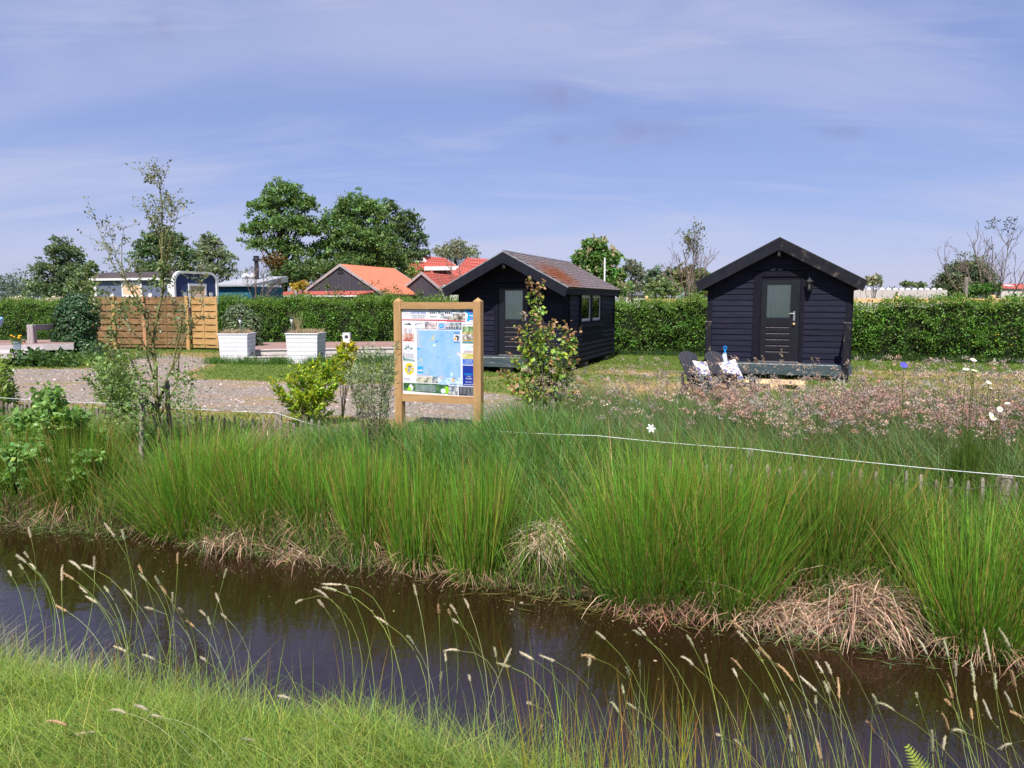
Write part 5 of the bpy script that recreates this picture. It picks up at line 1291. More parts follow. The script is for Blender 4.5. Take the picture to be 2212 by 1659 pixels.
MB().tube([(-H_ - 1.05, -2.27, 2.12), (H_ - 0.55, -2.27, 2.12)], 0.05, 6).tube([(-H_ - 1.0, -2.27, 2.1), (-H_ - 1.0, -2.0, 1.85), (-H_ - 0.8, -1.95, 1.6), (-H_ - 0.8, -1.95, 0)], 0.045, 6).build("gutter", M["white_trim"], t)
b = MB(); b.box(-0.05, -1.96, 1.0, 0.02, -1.905, 2.05); b.box(0.98, -1.96, 1.0, 1.05, -1.905, 2.05); b.box(0.02, -1.96, 1.98, 0.98, -1.905, 2.05)
wf = b.build("window", M["white_trim"], t); MB().box(0.02, -1.92, 1.0, 0.98, -1.903, 1.98).build("pane", M["glass"], wf)
a = at(665, 655, 50.0)
o = MB().bevel_box(-0.09, -0.09, 0, 0.09, 0.09, 2.75, 0.02).build("timber_post", M["grey_post"]); o.location = (a[0], a[1] - 2.6, 0); setp(o, "grey timber post standing before the tiled lean-to", "post")

# farmhouse with tiled roofs and a white gablet
def tiled(parent, p0, p1, p2, p3, ncol, nrow, mat, cap=300, name="tile"):
    """quad p0 p1 (eaves) p2 p3 (ridge): under-sheet and wavy tile rows in one mesh per course"""
    p = [np.array(q, float) for q in (p0, p1, p2, p3)]
    nrm = np.cross(p[1] - p[0], p[3] - p[0]); nrm /= np.linalg.norm(nrm)
    if nrm[2] < 0: nrm = -nrm
    for r in range(nrow):
        a, c = r / nrow, min(1.0, (r + 1.12) / nrow)
        vs_, fs = [], []
        L0, R0 = p[0] + (p[3] - p[0]) * a, p[1] + (p[2] - p[1]) * a
        L1, R1 = p[0] + (p[3] - p[0]) * c, p[1] + (p[2] - p[1]) * c
        nn_ = max(2, int(round(ncol * np.linalg.norm(R0 - L0) / max(1e-6, np.linalg.norm(p[1] - p[0])))) )
        k_ = 4
        for i in range(nn_ * k_ + 1):
            s_ = i / (nn_ * k_); ph = i % k_
            h_ = (0.0, 0.05, 0.06, 0.02)[ph]
            vs_ += [tuple(L0 + (R0 - L0) * s_ + nrm * (h_ + 0.05)), tuple(L1 + (R1 - L1) * s_ + nrm * (h_ * 0.9 + 0.01)), tuple(L0 + (R0 - L0) * s_ + nrm * 0.0)]
            if i: j = 3 * i; fs += [(j - 3, j, j + 1, j - 2), (j - 1, j + 2, j, j - 3)]
        MB().add(vs_, fs).build("tile_course", mat, parent)
def farm_roof():
    Yf = 66.0
    c0 = at(905, 553, Yf); 
    t = thing("farmhouse", "farmhouse with red tiled hip roofs and a white owl board gablet", "farmhouse")
    top = float(c0[2]); ez = 2.7
    def T(px, py, Yd): return np.array(at(px, py, Yd))
    r0, r1 = T(907, 553, 66), T(962, 558.5, 70)                       # main ridge
    eL0, eR0 = T(838, 632, 62.5), T(962, 640, 62.0)                   # front hip eaves
    eR1 = T(1050, 640, 66.0); eL1 = T(880, 632, 76)
    g0 = T(893, 566, 65.4); g1 = T(921, 566, 65.2)                    # foot of the gablet
    tiled(t, eL0, eR0, g1, g0, 26, 15, M["red_tile"])
    tiled(t, eR0, eR1, r1, g1 + (r0 - g1) * 0.0 + np.array([0, 0, 0.0]), 24, 15, M["red_tile"])
    tiled(t, eR0 * 0 + g1, r1, r1 + np.array([0, 0, 0.001]), r0, 10, 3, M["red_tile"])
    tiled(t, eL1, eL0, g0, r0, 20, 12, M["red_tile"])
    # gablet: dark triangle with white boards and a finial
    b = MB(); b.add([tuple(g0), tuple(g1), tuple(r0 + np.array([0, -0.15, 0]))], [(0, 1, 2)]); b.build("gablet", M["dark"], t)
    b = MB()
    for s_, e_ in ((g0, r0), (g1, r0), (g0, g1)):
        s_, e_ = Vector(s_) + Vector((0, -0.12, 0)), Vector(e_) + Vector((0, -0.12, 0.05)) if e_ is r0 else Vector(e_) + Vector((0, -0.12, 0))
        b.tube([s_, e_], 0.11, 4)
    a_ = Vector(r0) + Vector((0, -0.12, 0))
    b.tube([a_, a_ + Vector((0, 0, 0.30)), a_ + Vector((0, 0, 0.34)), a_ + Vector((0, 0, 0.75))], [0.10, 0.14, 0.05, 0.02], 6)
    b.tube([a_ + Vector((-0.28, 0, 0.08)), a_ + Vector((-0.12, 0, 0.34)), a_ + Vector((0, 0, 0.2)), a_ + Vector((0.12, 0, 0.34)), a_ + Vector((0.28, 0, 0.08))], 0.07, 5)
    b.build("owl_board", M["white_trim"], t)
    b = MB()                                                         # white ridge on the far hip and white gutter band of the dormer roof
    b.tube([T(960, 559, 69.5), T(984, 574, 68)], 0.10, 5); b.build("hip_trim", M["white_trim"], t)
    q0_, q1_ = T(917, 579, 64.2), T(1000, 578, 64.2)
    MB().hexa([tuple(q0_ + np.array([0, -0.1, -0.2])), tuple(q1_ + np.array([0, -0.1, -0.2])), tuple(q1_ + np.array([0, 0.4, -0.2])), tuple(q0_ + np.array([0, 0.4, -0.2])), tuple(q0_ + np.array([0, -0.1, 0.12])), tuple(q1_ + np.array([0, -0.1, 0.12])), tuple(q1_ + np.array([0, 0.4, 0.12])), tuple(q0_ + np.array([0, 0.4, 0.12]))]).build("gutter_box", M["white_trim"], t)
    tiled(t, T(917, 577, 64.4), T(990, 577, 64.4), T(962, 558.5, 67), T(911, 553, 66), 14, 4, M["red_tile"])
    # cross wing on the right
    w0 = T(1011, 557.5, 63); w1 = T(1100, 563, 66)
    tiled(t, T(960, 612, 59.5), T(1030, 640, 58.5), w0 + np.array([0.05, 0, 0]), w0, 12, 12, M["red_tile"])
    tiled(t, T(1030, 640, 58.5), T(1110, 636, 60), w1, w0, 14, 12, M["red_tile"])
    b = MB(); b.tube([w0, T(1030, 640, 58.5)], 0.09, 5); b.tube([w0, T(960, 612, 59.5)], 0.09, 5); b.build("hip_ridge", M["brown_tile"], t)
    MB().tube([T(893, 566, 65.3), T(838, 632, 62.4)], 0.09, 5).tube([T(921, 566, 65.1), T(962, 640, 61.9)], 0.09, 5).build("hip_ridge", M["brown_tile"], t)
    b0, b1, b2 = T(845, 640, 63.5), T(960, 640, 63.2), T(1100, 640, 64)
    for (p, q) in ((b0, b1), (b1, b2)):
        MB().hexa([(p[0], p[1], 0), (q[0], q[1], 0), (q[0], q[1] + 6, 0), (p[0], p[1] + 6, 0), (p[0], p[1], 2.3), (q[0], q[1], 2.3), (q[0], q[1] + 6, 2.3), (p[0], p[1] + 6, 2.3)]).build("wall", M["pale_wall"], t)
    # small black gabled barn joined in front of it
    t2 = thing("outbuilding", "small black gabled outbuilding with reddish brown tiles beside the orange barn", "outbuilding")
    ap, lb, rb_ = T(912, 590, 55), T(858, 634, 56.3), T(958, 629, 53.6)
    ap2 = T(958, 591, 62); rb2 = T(1000, 625, 60)
    lb0, rb0 = lb.copy(), rb_.copy(); lb0[2] = 0; rb0[2] = 0
    MB().prism([tuple(lb0), tuple(rb0), tuple(rb_), tuple(ap), tuple(lb)], (0.2, 0.6, 0)).build("gable_wall", M["barn_black"], t2)
    d_ = rb_ - ap; dl_ = lb - ap
    back = np.array([2.4, 6.6, 0])
    MB().hexa([tuple(rb0), tuple(rb0 + back), tuple(rb0 + back * 0.99 - np.array([1, 0, 0])), tuple(rb0 - np.array([1, 0, 0])), tuple(rb_ - [0, 0, 0.1]), tuple(rb_ + back - [0, 0, 0.1]), tuple(rb_ + back - np.array([1, 0, 0.1])), tuple(rb_ - np.array([1, 0, 0.1]))]).build("side_wall", M["barn_black"], t2)
    tiled(t2, rb_ + d_ * 0.05, rb_ + d_ * 0.05 + back, ap + back, ap, 20, 11, M["brown_tile"])
    tiled(t2, lb + back, lb, ap, ap + back, 20, 11, M["brown_tile"])
    b = MB()
    for (s_, e_) in ((ap, rb_ + d_ * 0.06), (ap, lb + dl_ * 0.06)):
        o_ = np.array([-0.05, -0.12, 0.10])
        v_ = [s_ + o_, e_ + o_, e_ + o_ - [0, 0, 0.2], s_ + o_ - [0, 0, 0.2]]
        b.prism([tuple(q) for q in v_], (0.03, 0.08, 0))
    b.build("barge_board", M["grey_post"], t2)
    # pale boarded wall with a dark window seen under the eaves of the cabin
    t3 = thing("pale_shed", "pale boarded shed with one small dark window left of the mossy cabin", "shed")
    p, q = T(955, 650, 50), T(1000, 650, 49)
    for k in range(9):
        z0_, z1_ = 0.2 + 0.27 * k, 0.2 + 0.27 * (k + 1) - 0.02
        MB().hexa([(p[0], p[1], z0_), (q[0], q[1], z0_), (q[0], q[1] + 0.08, z0_), (p[0], p[1] + 0.08, z0_), (p[0], p[1] + 0.02, z1_), (q[0], q[1] + 0.02, z1_), (q[0], q[1] + 0.08, z1_), (p[0], p[1] + 0.08, z1_)]).build("board", M["pale_wall"], t3)
    MB().hexa([(p[0] - .1, p[1] - .2, 2.64), (q[0] + .1, q[1] - .2, 2.64), (q[0] + .1, q[1] + 2, 2.84), (p[0] - .1, p[1] + 2, 2.84), (p[0] - .1, p[1] - .2, 2.70), (q[0] + .1, q[1] - .2, 2.70), (q[0] + .1, q[1] + 2, 2.9), (p[0] - .1, p[1] + 2, 2.9)]).build("roof", M["grey_roof"], t3)
    MB().hexa([(p[0], p[1] + 0.1, 0), (q[0], q[1] + 0.1, 0), (q[0], q[1] + 2, 0), (p[0], p[1] + 2, 0), (p[0], p[1] + 0.1, 2.6), (q[0], q[1] + 0.1, 2.6), (q[0], q[1] + 2, 2.6), (p[0], p[1] + 2, 2.6)]).build("wall", M["pale_wall"], t3)
    wq = p + (q - p) * 0.25
    MB().box(wq[0], wq[1] - 0.12, 1.45, wq[0] + 0.55, wq[1] - 0.06, 2.25).build("window", M["dark"], t3)
farm_roof()

# white pole, rail fence, long pale shed with domes, far houses
a = at(1305.5, 640, 40.0)
o = MB().lathe([(0.045, 0), (0.045, 4.0), (0.02, 4.02)], 10).build("white_pole", M["white_trim"]); o.location = (a[0], a[1], 0); setp(o, "plain white pole rising behind the mossy cabin roof beside the chestnut", "pole")
t = thing("rail_fence", "new pale post and rail fence showing above the hedge between the cabins", "rail fence")
fv = 29.0
for i, (u0, u1) in enumerate(((-5.2, -2.4), (-2.4, 0.4), (0.4, 3.2), (3.2, 6.0), (6.0, 8.8), (8.8, 11.6))):
    b = MB(); (xa, ya, _), (xb, yb_, _) = W(u0, fv), W(u1, fv)
    for (z0_, z1_) in ((1.76, 1.90), (1.10, 1.24)):
        MB().hexa([(xa, ya, z0_), (xb, yb_, z0_), (xb + 0.02, yb_ + 0.05, z0_), (xa + 0.02, ya + 0.05, z0_), (xa, ya, z1_), (xb, yb_, z1_), (xb + 0.02, yb_ + 0.05, z1_), (xa + 0.02, ya + 0.05, z1_)]).build("rail", M["new_wood"], t)
for u in (-5.2, -2.4, 0.4, 3.2, 6.0, 8.8, 11.6):
    x, y, _ = W(u, fv - 0.07)
    MB().bevel_box(x - 0.06, y - 0.06, 0, x + 0.06, y + 0.06, 2.0, 0.015).build("post", M["new_wood"], t)
t = thing("long_shed", "long low pale shed with a row of white roof domes behind the right hedge", "shed")
p, q = at(1760, 640, 42), at(2046, 640, 44)
for k in range(6):
    a_, c_ = p + (q - p) * (k / 6), p + (q - p) * ((k + 0.992) / 6)
    MB().hexa([(a_[0], a_[1], 0.0), (c_[0], c_[1], 0.0), (c_[0], c_[1] + 0.12, 0.0), (a_[0], a_[1] + 0.12, 0.0), (a_[0], a_[1], 2.44), (c_[0], c_[1], 2.44), (c_[0], c_[1] + 0.12, 2.44), (a_[0], a_[1] + 0.12, 2.44)]).build("wall_panel", M["pink_concrete"], t)
MB().hexa([(p[0], p[1] + 0.12, 0), (q[0], q[1] + 0.12, 0), (q[0], q[1] + 4, 0), (p[0], p[1] + 4, 0), (p[0], p[1] + 0.12, 2.43), (q[0], q[1] + 0.12, 2.43), (q[0], q[1] + 4, 2.43), (p[0], p[1] + 4, 2.43)]).build("roof", M["pink_concrete"], t)
for k in range(20):
    a_ = p + (q - p) * ((k + 0.4) / 20)
    MB().lathe([(0.13, 0.0), (0.125, 0.05), (0.09, 0.095), (0.04, 0.12), (0.01, 0.125)], 12, (a_[0], a_[1] + 0.4, 2.432)).build("roof_dome", M["white_trim"], t, True)
def house(label, Yd, px0, px1, ybase, yeave, yridge, wallm, roofm, skylights=(), windows=()):
    t = thing("house", label, "house")
    p, q = at(px0, 645, Yd), at(px1, 645, Yd + 2)
    ze_, zr_ = at(px0, yeave, Yd)[2], at(px0, yridge, Yd)[2]
    dp = 7.0
    MB().hexa([(p[0], p[1], 0), (q[0], q[1], 0), (q[0], q[1] + dp, 0), (p[0], p[1] + dp, 0), (p[0], p[1], ze_), (q[0], q[1], ze_), (q[0], q[1] + dp, ze_), (p[0], p[1] + dp, ze_)]).build("wall", wallm, t)
    b = MB(); o_ = 0.3
    b.add([(p[0] - o_, p[1] - o_, ze_ - 0.02), (q[0] + o_, q[1] - o_, ze_ - 0.02), (q[0] + o_, q[1] + dp / 2, zr_), (p[0] - o_, p[1] + dp / 2, zr_), (q[0] + o_, q[1] + dp + o_, ze_ - 0.02), (p[0] - o_, p[1] + dp + o_, ze_ - 0.02)],
          [(0, 1, 2, 3), (3, 2, 4, 5), (0, 3, 5), (1, 4, 2), (0, 5, 4, 1)]); rf = b.build("roof", roofm, t)
    for s_ in skylights:
        c = p + (q - p) * s_
        f0, f1 = 0.40, 0.72
        ys = lambda f: p[1] - o_ + (dp / 2 + o_) * f; zs_ = lambda f: ze_ - 0.02 + (zr_ - ze_ + 0.02) * f + 0.06
        MB().add([(c[0] - 0.5, ys(f0) + s_ * 2, zs_(f0)), (c[0] + 0.5, ys(f0) + s_ * 2, zs_(f0)), (c[0] + 0.5, ys(f1) + s_ * 2, zs_(f1)), (c[0] - 0.5, ys(f1) + s_ * 2, zs_(f1))], [(0, 1, 2, 3)]).build("skylight", M["white_trim"], rf)
    for (s0_, s1_, z0_, z1_) in windows:
        a_, c_ = p + (q - p) * s0_, p + (q - p) * s1_
        f = MB().hexa([(a_[0], a_[1] - 0.06, z0_), (c_[0], c_[1] - 0.06, z0_), (c_[0], c_[1] - 0.001, z0_), (a_[0], a_[1] - 0.001, z0_), (a_[0], a_[1] - 0.06, z1_), (c_[0], c_[1] - 0.06, z1_), (c_[0], c_[1] - 0.001, z1_), (a_[0], a_[1] - 0.001, z1_)]).build("window", M["white_trim"], t)
        MB().hexa([(a_[0] + 0.1, a_[1] - 0.075, z0_ + 0.1), (c_[0] - 0.1, c_[1] - 0.075, z0_ + 0.1), (c_[0] - 0.1, c_[1] - 0.061, z0_ + 0.1), (a_[0] + 0.1, a_[1] - 0.061, z0_ + 0.1), (a_[0] + 0.1, a_[1] - 0.075, z1_ - 0.1), (c_[0] - 0.1, c_[1] - 0.075, z1_ - 0.1), (c_[0] - 0.1, c_[1] - 0.061, z1_ - 0.1), (a_[0] + 0.1, a_[1] - 0.061, z1_ - 0.1)]).build("pane", M["dark"], f)
    return t
slate = surf("dark_slate_roof", (0.085, 0.085, 0.10), (0.11, 0.105, 0.12), 2, rough=0.8)
house("far house with dark grey roof and two white skylights", 120, 1352, 1404, 650, 637.5, 624.5, M["pale_wall"], slate, (0.40, 0.80), ((0.10, 0.2, 0.9, 2.2), (0.28, 0.38, 0.9, 2.2), (0.55, 0.9, 0.9, 2.2)))
house("far pale house half hidden behind the round green tree", 130, 1402, 1445, 650, 641, 636, M["pale_wall"], slate, (), ((0.1, 0.2, 0.8, 1.9), (0.35, 0.5, 0.8, 1.9), (0.7, 0.8, 0.8, 1.9)))
house("far house with red roof at the right edge of the view", 110, 2162, 2290, 640, 623, 611.5, M["pale_wall"], surf("far_red_roof", (0.36, 0.075, 0.06), (0.42, 0.10, 0.08), 1, rough=0.8), (0.25,), ((0.2, 0.27, 1.5, 3.0), (0.45, 0.52, 1.5, 3.0), (0.7, 0.77, 1.5, 3.0)))
a = at(2087, 632, 25.6)
o = MB().bevel_box(-0.055, -0.055, 0, 0.055, 0.055, 2.58, 0.02).build("stake_post", M["post_wood"]); o.location = (a[0], a[1], 0); o.rotation_euler = (0.02, -0.03, 0.3); setp(o, "pale wooden post poking out of the hedge near the bare tree", "post")
# ------------------------------------------------------------------ trees, bushes, hedges
def crown_leaves(blobs, total, size, base, dv=0.22, dh=0.10, clump=0.16, per=34, flat_=0.55, hole=0.35):
    """leaves in many small clumps spread through the outer part of each blob; blobs: (centre xyz, radii xyz, weight)"""
    wts = np.array([b[2] for b in blobs], float); wts /= wts.sum()
    out = []; total = int(total * 1.25); base = np.array(base) * np.array([2.4, 2.2, 2.4])
    for (c, r, w_), f in zip(blobs, wts):
        n_ = int(total * f); nc = max(4, n_ // per)
        d = rdir(nc); d[:, 2] = np.where(d[:, 2] < -0.45, -d[:, 2] * 0.6, d[:, 2])
        rad = RNG.uniform(hole, 1.0, nc) ** 0.55
        lump = 1 + 0.16 * np.sin(d[:, 0] * 5.1 + c[0]) * np.sin(d[:, 2] * 6.3 + c[2]) + RNG.normal(0, 0.06, nc)
        cc = np.array(c) + d * np.array(r) * (rad * lump)[:, None]
        spray = RNG.random(nc) < 0.30; rad = np.where(spray, RNG.uniform(0.95, 1.22, nc), rad); cc = np.array(c) + d * np.array(r) * (rad * lump)[:, None]
        R_ = np.where(spray, 0.62, 1.0) * float(np.mean(r)) * clump * RNG.uniform(0.7, 1.5, nc)
        k = per
        off = RNG.normal(0, 1, (nc, k, 3)) * R_[:, None, None] * np.array([1, 1, flat_])
        P_ = (cc[:, None, :] + off).reshape(-1, 3)
        ccol = rcol(nc, base, dv, dh)
        col_ = np.repeat(ccol, k, 0) * np.exp(RNG.normal(0, 0.18, (nc * k, 1)))
        dd = rdir(nc * k, 0.1); nn_ = rdir(nc * k, 1.1)
        s_ = size * np.exp(RNG.normal(0, 0.25, nc * k))
        out.append(leaves(P_, dd, nn_, s_ * 0.74, s_ * 0.46, np.clip(col_, 0.004, 0.6)))
    return out
def trunk_mesh(name, base, blobs, r0_, mat, parent, forks=10, lean=(0, 0), seed=1, twig=5):
    rr = random.Random(seed); b = MB(); base = Vector(base)
    tops = [Vector(bl[0]) for bl in blobs]
    top = max(tops, key=lambda q: q.z); H = (top.z - base.z)
    main = [base + Vector((0, 0, -0.15))]
    for k in range(1, 8):
        f = k / 7
        main.append(base.lerp(top, f) + Vector((rr.uniform(-1, 1) * 0.02 * H, rr.uniform(-1, 1) * 0.02 * H, 0)) * (1 - f * 0.5))
    b.tube(main, [r0_ * 1.25] + [r0_ * (1 - 0.86 * k / 7) for k in range(1, 8)], 7)
    for (c, r, w_) in blobs:
        for j in range(max(2, int(forks * w_ / max(bl[2] for bl in blobs)))):
            d = Vector((rr.gauss(0, 1), rr.gauss(0, 1), rr.gauss(0.25, 0.7))).normalized()
            e_ = Vector(c) + Vector((d.x * r[0], d.y * r[1], d.z * r[2])) * rr.uniform(0.45, 0.95)
            f = min(0.92, max(0.18, (e_.z - base.z) / H * rr.uniform(0.45, 0.8)))
            k0 = f * 7; i = int(k0); s_ = main[min(i, 7)].lerp(main[min(i + 1, 7)], k0 - i)
            m1 = s_.lerp(e_, 0.5) + Vector((rr.uniform(-1, 1), rr.uniform(-1, 1), rr.uniform(-0.4, 1.0))) * 0.07 * (e_ - s_).length
            rb_ = r0_ * (1 - 0.86 * f) * 0.55
            b.tube([s_, m1, e_], [rb_, rb_ * 0.6, rb_ * 0.18], 5, cap=False)
            for q in range(twig):
                a = m1.lerp(e_, rr.uniform(0.1, 0.95)); t2 = a + Vector((rr.gauss(0, 1), rr.gauss(0, 1), rr.gauss(0.4, 0.8))) * 0.16 * max(r)
                b.tube([a, a.lerp(t2, 0.5) + Vector((0, 0, 0.02)), t2], [rb_ * 0.3, rb_ * 0.2, rb_ * 0.08], 3, cap=False)
    return b.build(name, mat, parent, True)
def px_blobs(Yd, spec, depth=0.9):
    """(px, py, half width px, half height px, weight[, extra depth m])"""
    out = []
    for s in spec:
        c = at(s[0], s[1], Yd + (s[5] if len(s) > 5 else 0)); k = Yd / F
        out.append((c, (s[2] * k, s[2] * k * depth, s[3] * k), s[4]))
    return out
def tree(name, label, Yd, basepx, spec, total, size, base_col, r0_, mat="bark_dark", group=None, cat="tree", depth=0.9, clump=0.115, per=24, forks=12, hole=0.45, dv=0.22, dh=0.10, seed=1, leaf="leaf", flat_=0.55):
    bl = px_blobs(Yd, spec, depth)
    b0 = at(basepx, 640, Yd)
    t = thing(name, label, cat, (0, 0, 0), 0, group)
    trunk_mesh("trunk", (b0[0], b0[1], -0.05), bl, r0_, M[mat], t, forks, seed=seed)
    plant_mesh("crown", crown_leaves(bl, total, size, base_col, dv, dh, clump, per, flat_, hole), M[leaf], t)
    return t
DG, MG, OG, GG = (0.056, 0.104, 0.030), (0.075, 0.130, 0.036), (0.075, 0.10, 0.03), (0.085, 0.115, 0.06)
tree("alder", "tall dark tree with tiered crown and bare lower trunk, behind the teal shed", 60, 613, [(612, 425, 45, 34, 1.2), (575, 455, 38, 24, 0.8), (650, 448, 34, 28, 0.8), (555, 495, 30, 20, 0.6), (618, 490, 58, 30, 1.3), (665, 500, 26, 26, 0.5), (585, 530, 56, 20, 0.8), (630, 545, 40, 22, 0.6)], 15000, 0.24, DG, 0.26, forks=9, hole=0.2, clump=0.12)
tree("broadleaf_tree", "wide dark green tree left of the farmhouse, its top below the tallest tree", 62, 760, [(765, 455, 40, 34, 1.0), (735, 490, 46, 36, 1.0), (800, 470, 34, 34, 0.8), (770, 520, 62, 40, 1.4), (715, 545, 40, 34, 0.9), (820, 530, 44, 40, 1.0), (770, 575, 80, 34, 1.3)], 19000, 0.25, DG, 0.28, clump=0.12)
tree("broadleaf_tree", "loose crowned tree with sky showing through, directly left of the owl board gablet", 66, 851, [(835, 455, 26, 24, 0.6), (878, 480, 34, 26, 0.7), (850, 505, 42, 26, 0.8), (895, 520, 28, 22, 0.5), (868, 560, 50, 26, 0.9), (900, 555, 28, 24, 0.5)], 9500, 0.25, (0.046, 0.078, 0.032), 0.22, forks=12, hole=0.25, per=26)
tree("undergrowth_tree", "low bushy dark tree between the tall alder and the barn gable", 58, 660, [(650, 590, 48, 36, 1.0), (700, 600, 50, 40, 1.1), (615, 605, 36, 34, 0.8), (740, 590, 40, 30, 0.6)], 9000, 0.23, (0.040, 0.074, 0.022), 0.12)
tree("undergrowth_tree", "bright green bushy tree directly above the orange barn ridge", 64, 800, [(800, 560, 45, 40, 1.0), (845, 580, 40, 34, 0.9), (760, 565, 34, 34, 0.7), (884, 600, 30, 30, 0.6)], 8000, 0.23, MG, 0.12)
tree("broadleaf_tree", "rounded grey green tree at the far left beyond the hedge", 52, 133, [(134, 552, 34, 34, 1.0), (112, 590, 42, 34, 1.0), (160, 590, 34, 36, 0.9), (100, 625, 44, 24, 0.8), (150, 625, 50, 24, 0.8)], 9000, 0.21, (0.055, 0.085, 0.042), 0.17, hole=0.2, clump=0.125)
tree("birch_tree", "pale green small tree between the grey green tree and the caravan wagon", 46, 185, [(188, 605, 20, 30, 1.0), (175, 625, 26, 26, 0.9), (196, 580, 14, 16, 0.4)], 3600, 0.17, (0.075, 0.115, 0.05), 0.09, hole=0.2)
tree("broadleaf_tree", "dark green tree rising directly over the dark wagon roof", 62, 345, [(350, 525, 42, 30, 1.0), (325, 555, 36, 32, 0.9), (385, 555, 34, 32, 0.9), (350, 590, 62, 26, 1.1)], 9000, 0.24, (0.044, 0.078, 0.030), 0.2, hole=0.2, clump=0.125)
tree("willow_tree", "soft grey green willow right of the tree over the wagon roof", 66, 455, [(455, 530, 22, 24, 0.7), (440, 555, 34, 26, 0.9), (475, 560, 30, 28, 0.9), (460, 590, 52, 24, 1.0)], 8000, 0.22, (0.095, 0.125, 0.075), 0.17, hole=0.2)
tree("willow_tree", "sparse grey willow rising behind the farmhouse roof", 84, 985, [(985, 530, 22, 14, 0.5), (965, 545, 30, 14, 0.8), (1005, 545, 30, 14, 0.7), (985, 555, 46, 10, 0.7)], 4200, 0.24, (0.10, 0.115, 0.075), 0.16, hole=0.1, forks=14, per=16)
t = tree("chestnut_tree", "flowering chestnut with cream candles right of the mossy cabin roof", 46, 1285, [(1285, 532, 24, 15, 0.7), (1272, 558, 30, 18, 0.9), (1305, 560, 32, 20, 0.9), (1280, 590, 40, 22, 1.0), (1320, 600, 26, 22, 0.8), (1300, 625, 50, 20, 1.0), (1340, 630, 14, 16, 0.4)], 9500, 0.23, (0.048, 0.098, 0.022), 0.2, hole=0.4, clump=0.17)
bl = px_blobs(46, [(1285, 532, 24, 15, 0.7), (1272, 558, 30, 18, 0.9), (1305, 560, 32, 20, 0.9), (1280, 590, 40, 22, 1.0), (1320, 600, 28, 24, 1.4), (1335, 625, 20, 20, 1.0)])
cand = []
for (c, r, w_) in bl:
    for k in range(int(11 * w_)):
        d = rdir(1, 0.6)[0]; d[1] = -abs(d[1]); d[2] = abs(d[2]); p = np.array(c) + d / np.linalg.norm(d) * np.array(r) * 1.05
        n_ = 26; tt = RNG.random(n_)
        P_ = p + np.stack([RNG.normal(0, 1, n_) * 0.05 * (1 - tt), RNG.normal(0, 1, n_) * 0.05 * (1 - tt), tt * 0.34], 1)
        cand.append(leaves(P_, rdir(n_, 0.5), rdir(n_, 1), 0.09, 0.07, rcol(n_, (0.62, 0.52, 0.34), 0.1, 0.04)))
plant_mesh("blossom", cand, M["petal"], t)
far = [("far poplar pair behind the chestnut, grey green and slim", 100, 1368, [(1362, 585, 16, 26, 1), (1378, 600, 14, 26, 0.9), (1370, 625, 24, 18, 0.8)], (0.085, 0.10, 0.07), 3600),
       ("far blue green tree above the grey roofed house", 115, 1418, [(1415, 600, 18, 22, 1), (1405, 622, 22, 20, 1), (1395, 612, 12, 18, 0.5)], (0.055, 0.085, 0.055), 3600),  # bluish leaf colour has the haze of distance painted in
       ("far green tree behind the bare tree, left of its trunk", 115, 1452, [(1452, 598, 18, 20, 1), (1440, 615, 20, 20, 1), (1470, 620, 18, 18, 0.8)], (0.055, 0.090, 0.045), 3600),
       ("round light green tree in front of the far pale house", 90, 1432, [(1430, 622, 30, 20, 1), (1415, 632, 22, 14, 0.7), (1450, 630, 22, 14, 0.7)], (0.085, 0.12, 0.05), 5200),
       ("brownish round tree behind the bare tree trunk", 95, 1485, [(1480, 598, 22, 24, 1), (1492, 618, 26, 22, 1)], (0.090, 0.092, 0.045), 4200),
       ("dense green tree left of the square gabled cabin eaves", 60, 1512, [(1514, 602, 18, 18, 0.9), (1525, 625, 26, 22, 1.1), (1500, 634, 18, 16, 0.6)], (0.062, 0.098, 0.030), 5200)]
for i, (lb, Yd, bp_, sp_, c_, n_) in enumerate(far):
    tree("far_tree", lb, Yd, bp_, sp_, n_, 0.0034 * Yd, c_, 0.2, group=None, forks=4, hole=0.3, seed=20 + i, clump=0.125)
tree("maple_bush", "purple leaved maple bush beside the foot of the bare tree", 70, 1535, [(1535, 630, 20, 13, 1), (1520, 636, 14, 10, 0.6), (1552, 634, 14, 10, 0.6)], 3200, 0.17, (0.090, 0.012, 0.028), 0.07, cat="bush", dh=0.05)
tree("yellow_bush", "golden yellow bush right of the purple maple", 62, 1566, [(1566, 622, 11, 12, 1)], 1300, 0.15, (0.42, 0.28, 0.02), 0.05, cat="bush", dh=0.05)
tree("round_tree", "domed grey green tree behind the bare tree at far right", 64, 2085, [(2092, 590, 40, 32, 1.2), (2060, 612, 34, 26, 1.0), (2118, 612, 26, 28, 0.9), (2040, 628, 22, 18, 0.5), (2090, 625, 50, 20, 1.0)], 12000, 0.22, (0.058, 0.080, 0.042), 0.2, hole=0.45, clump=0.15)
tree("hawthorn_bush", "silvery hawthorn bush at the right eaves of the square gabled cabin", 34, 1884, [(1884, 612, 18, 14, 1), (1894, 606, 10, 10, 0.4)], 2200, 0.10, (0.15, 0.155, 0.095), 0.04, cat="bush", hole=0.1)
tree("hawthorn_bush", "small green bush over the long pale shed", 46, 1975, [(1982, 618, 20, 8, 1), (1960, 614, 12, 8, 0.5)], 1500, 0.13, (0.055, 0.085, 0.035), 0.05, cat="bush", hole=0.1)
tree("green_bush", "small dark green bush in the hedge below the right bare tree", 27, 2128, [(2130, 625, 26, 12, 1), (2112, 630, 16, 10, 0.6)], 2600, 0.09, (0.045, 0.10, 0.02), 0.04, cat="bush")
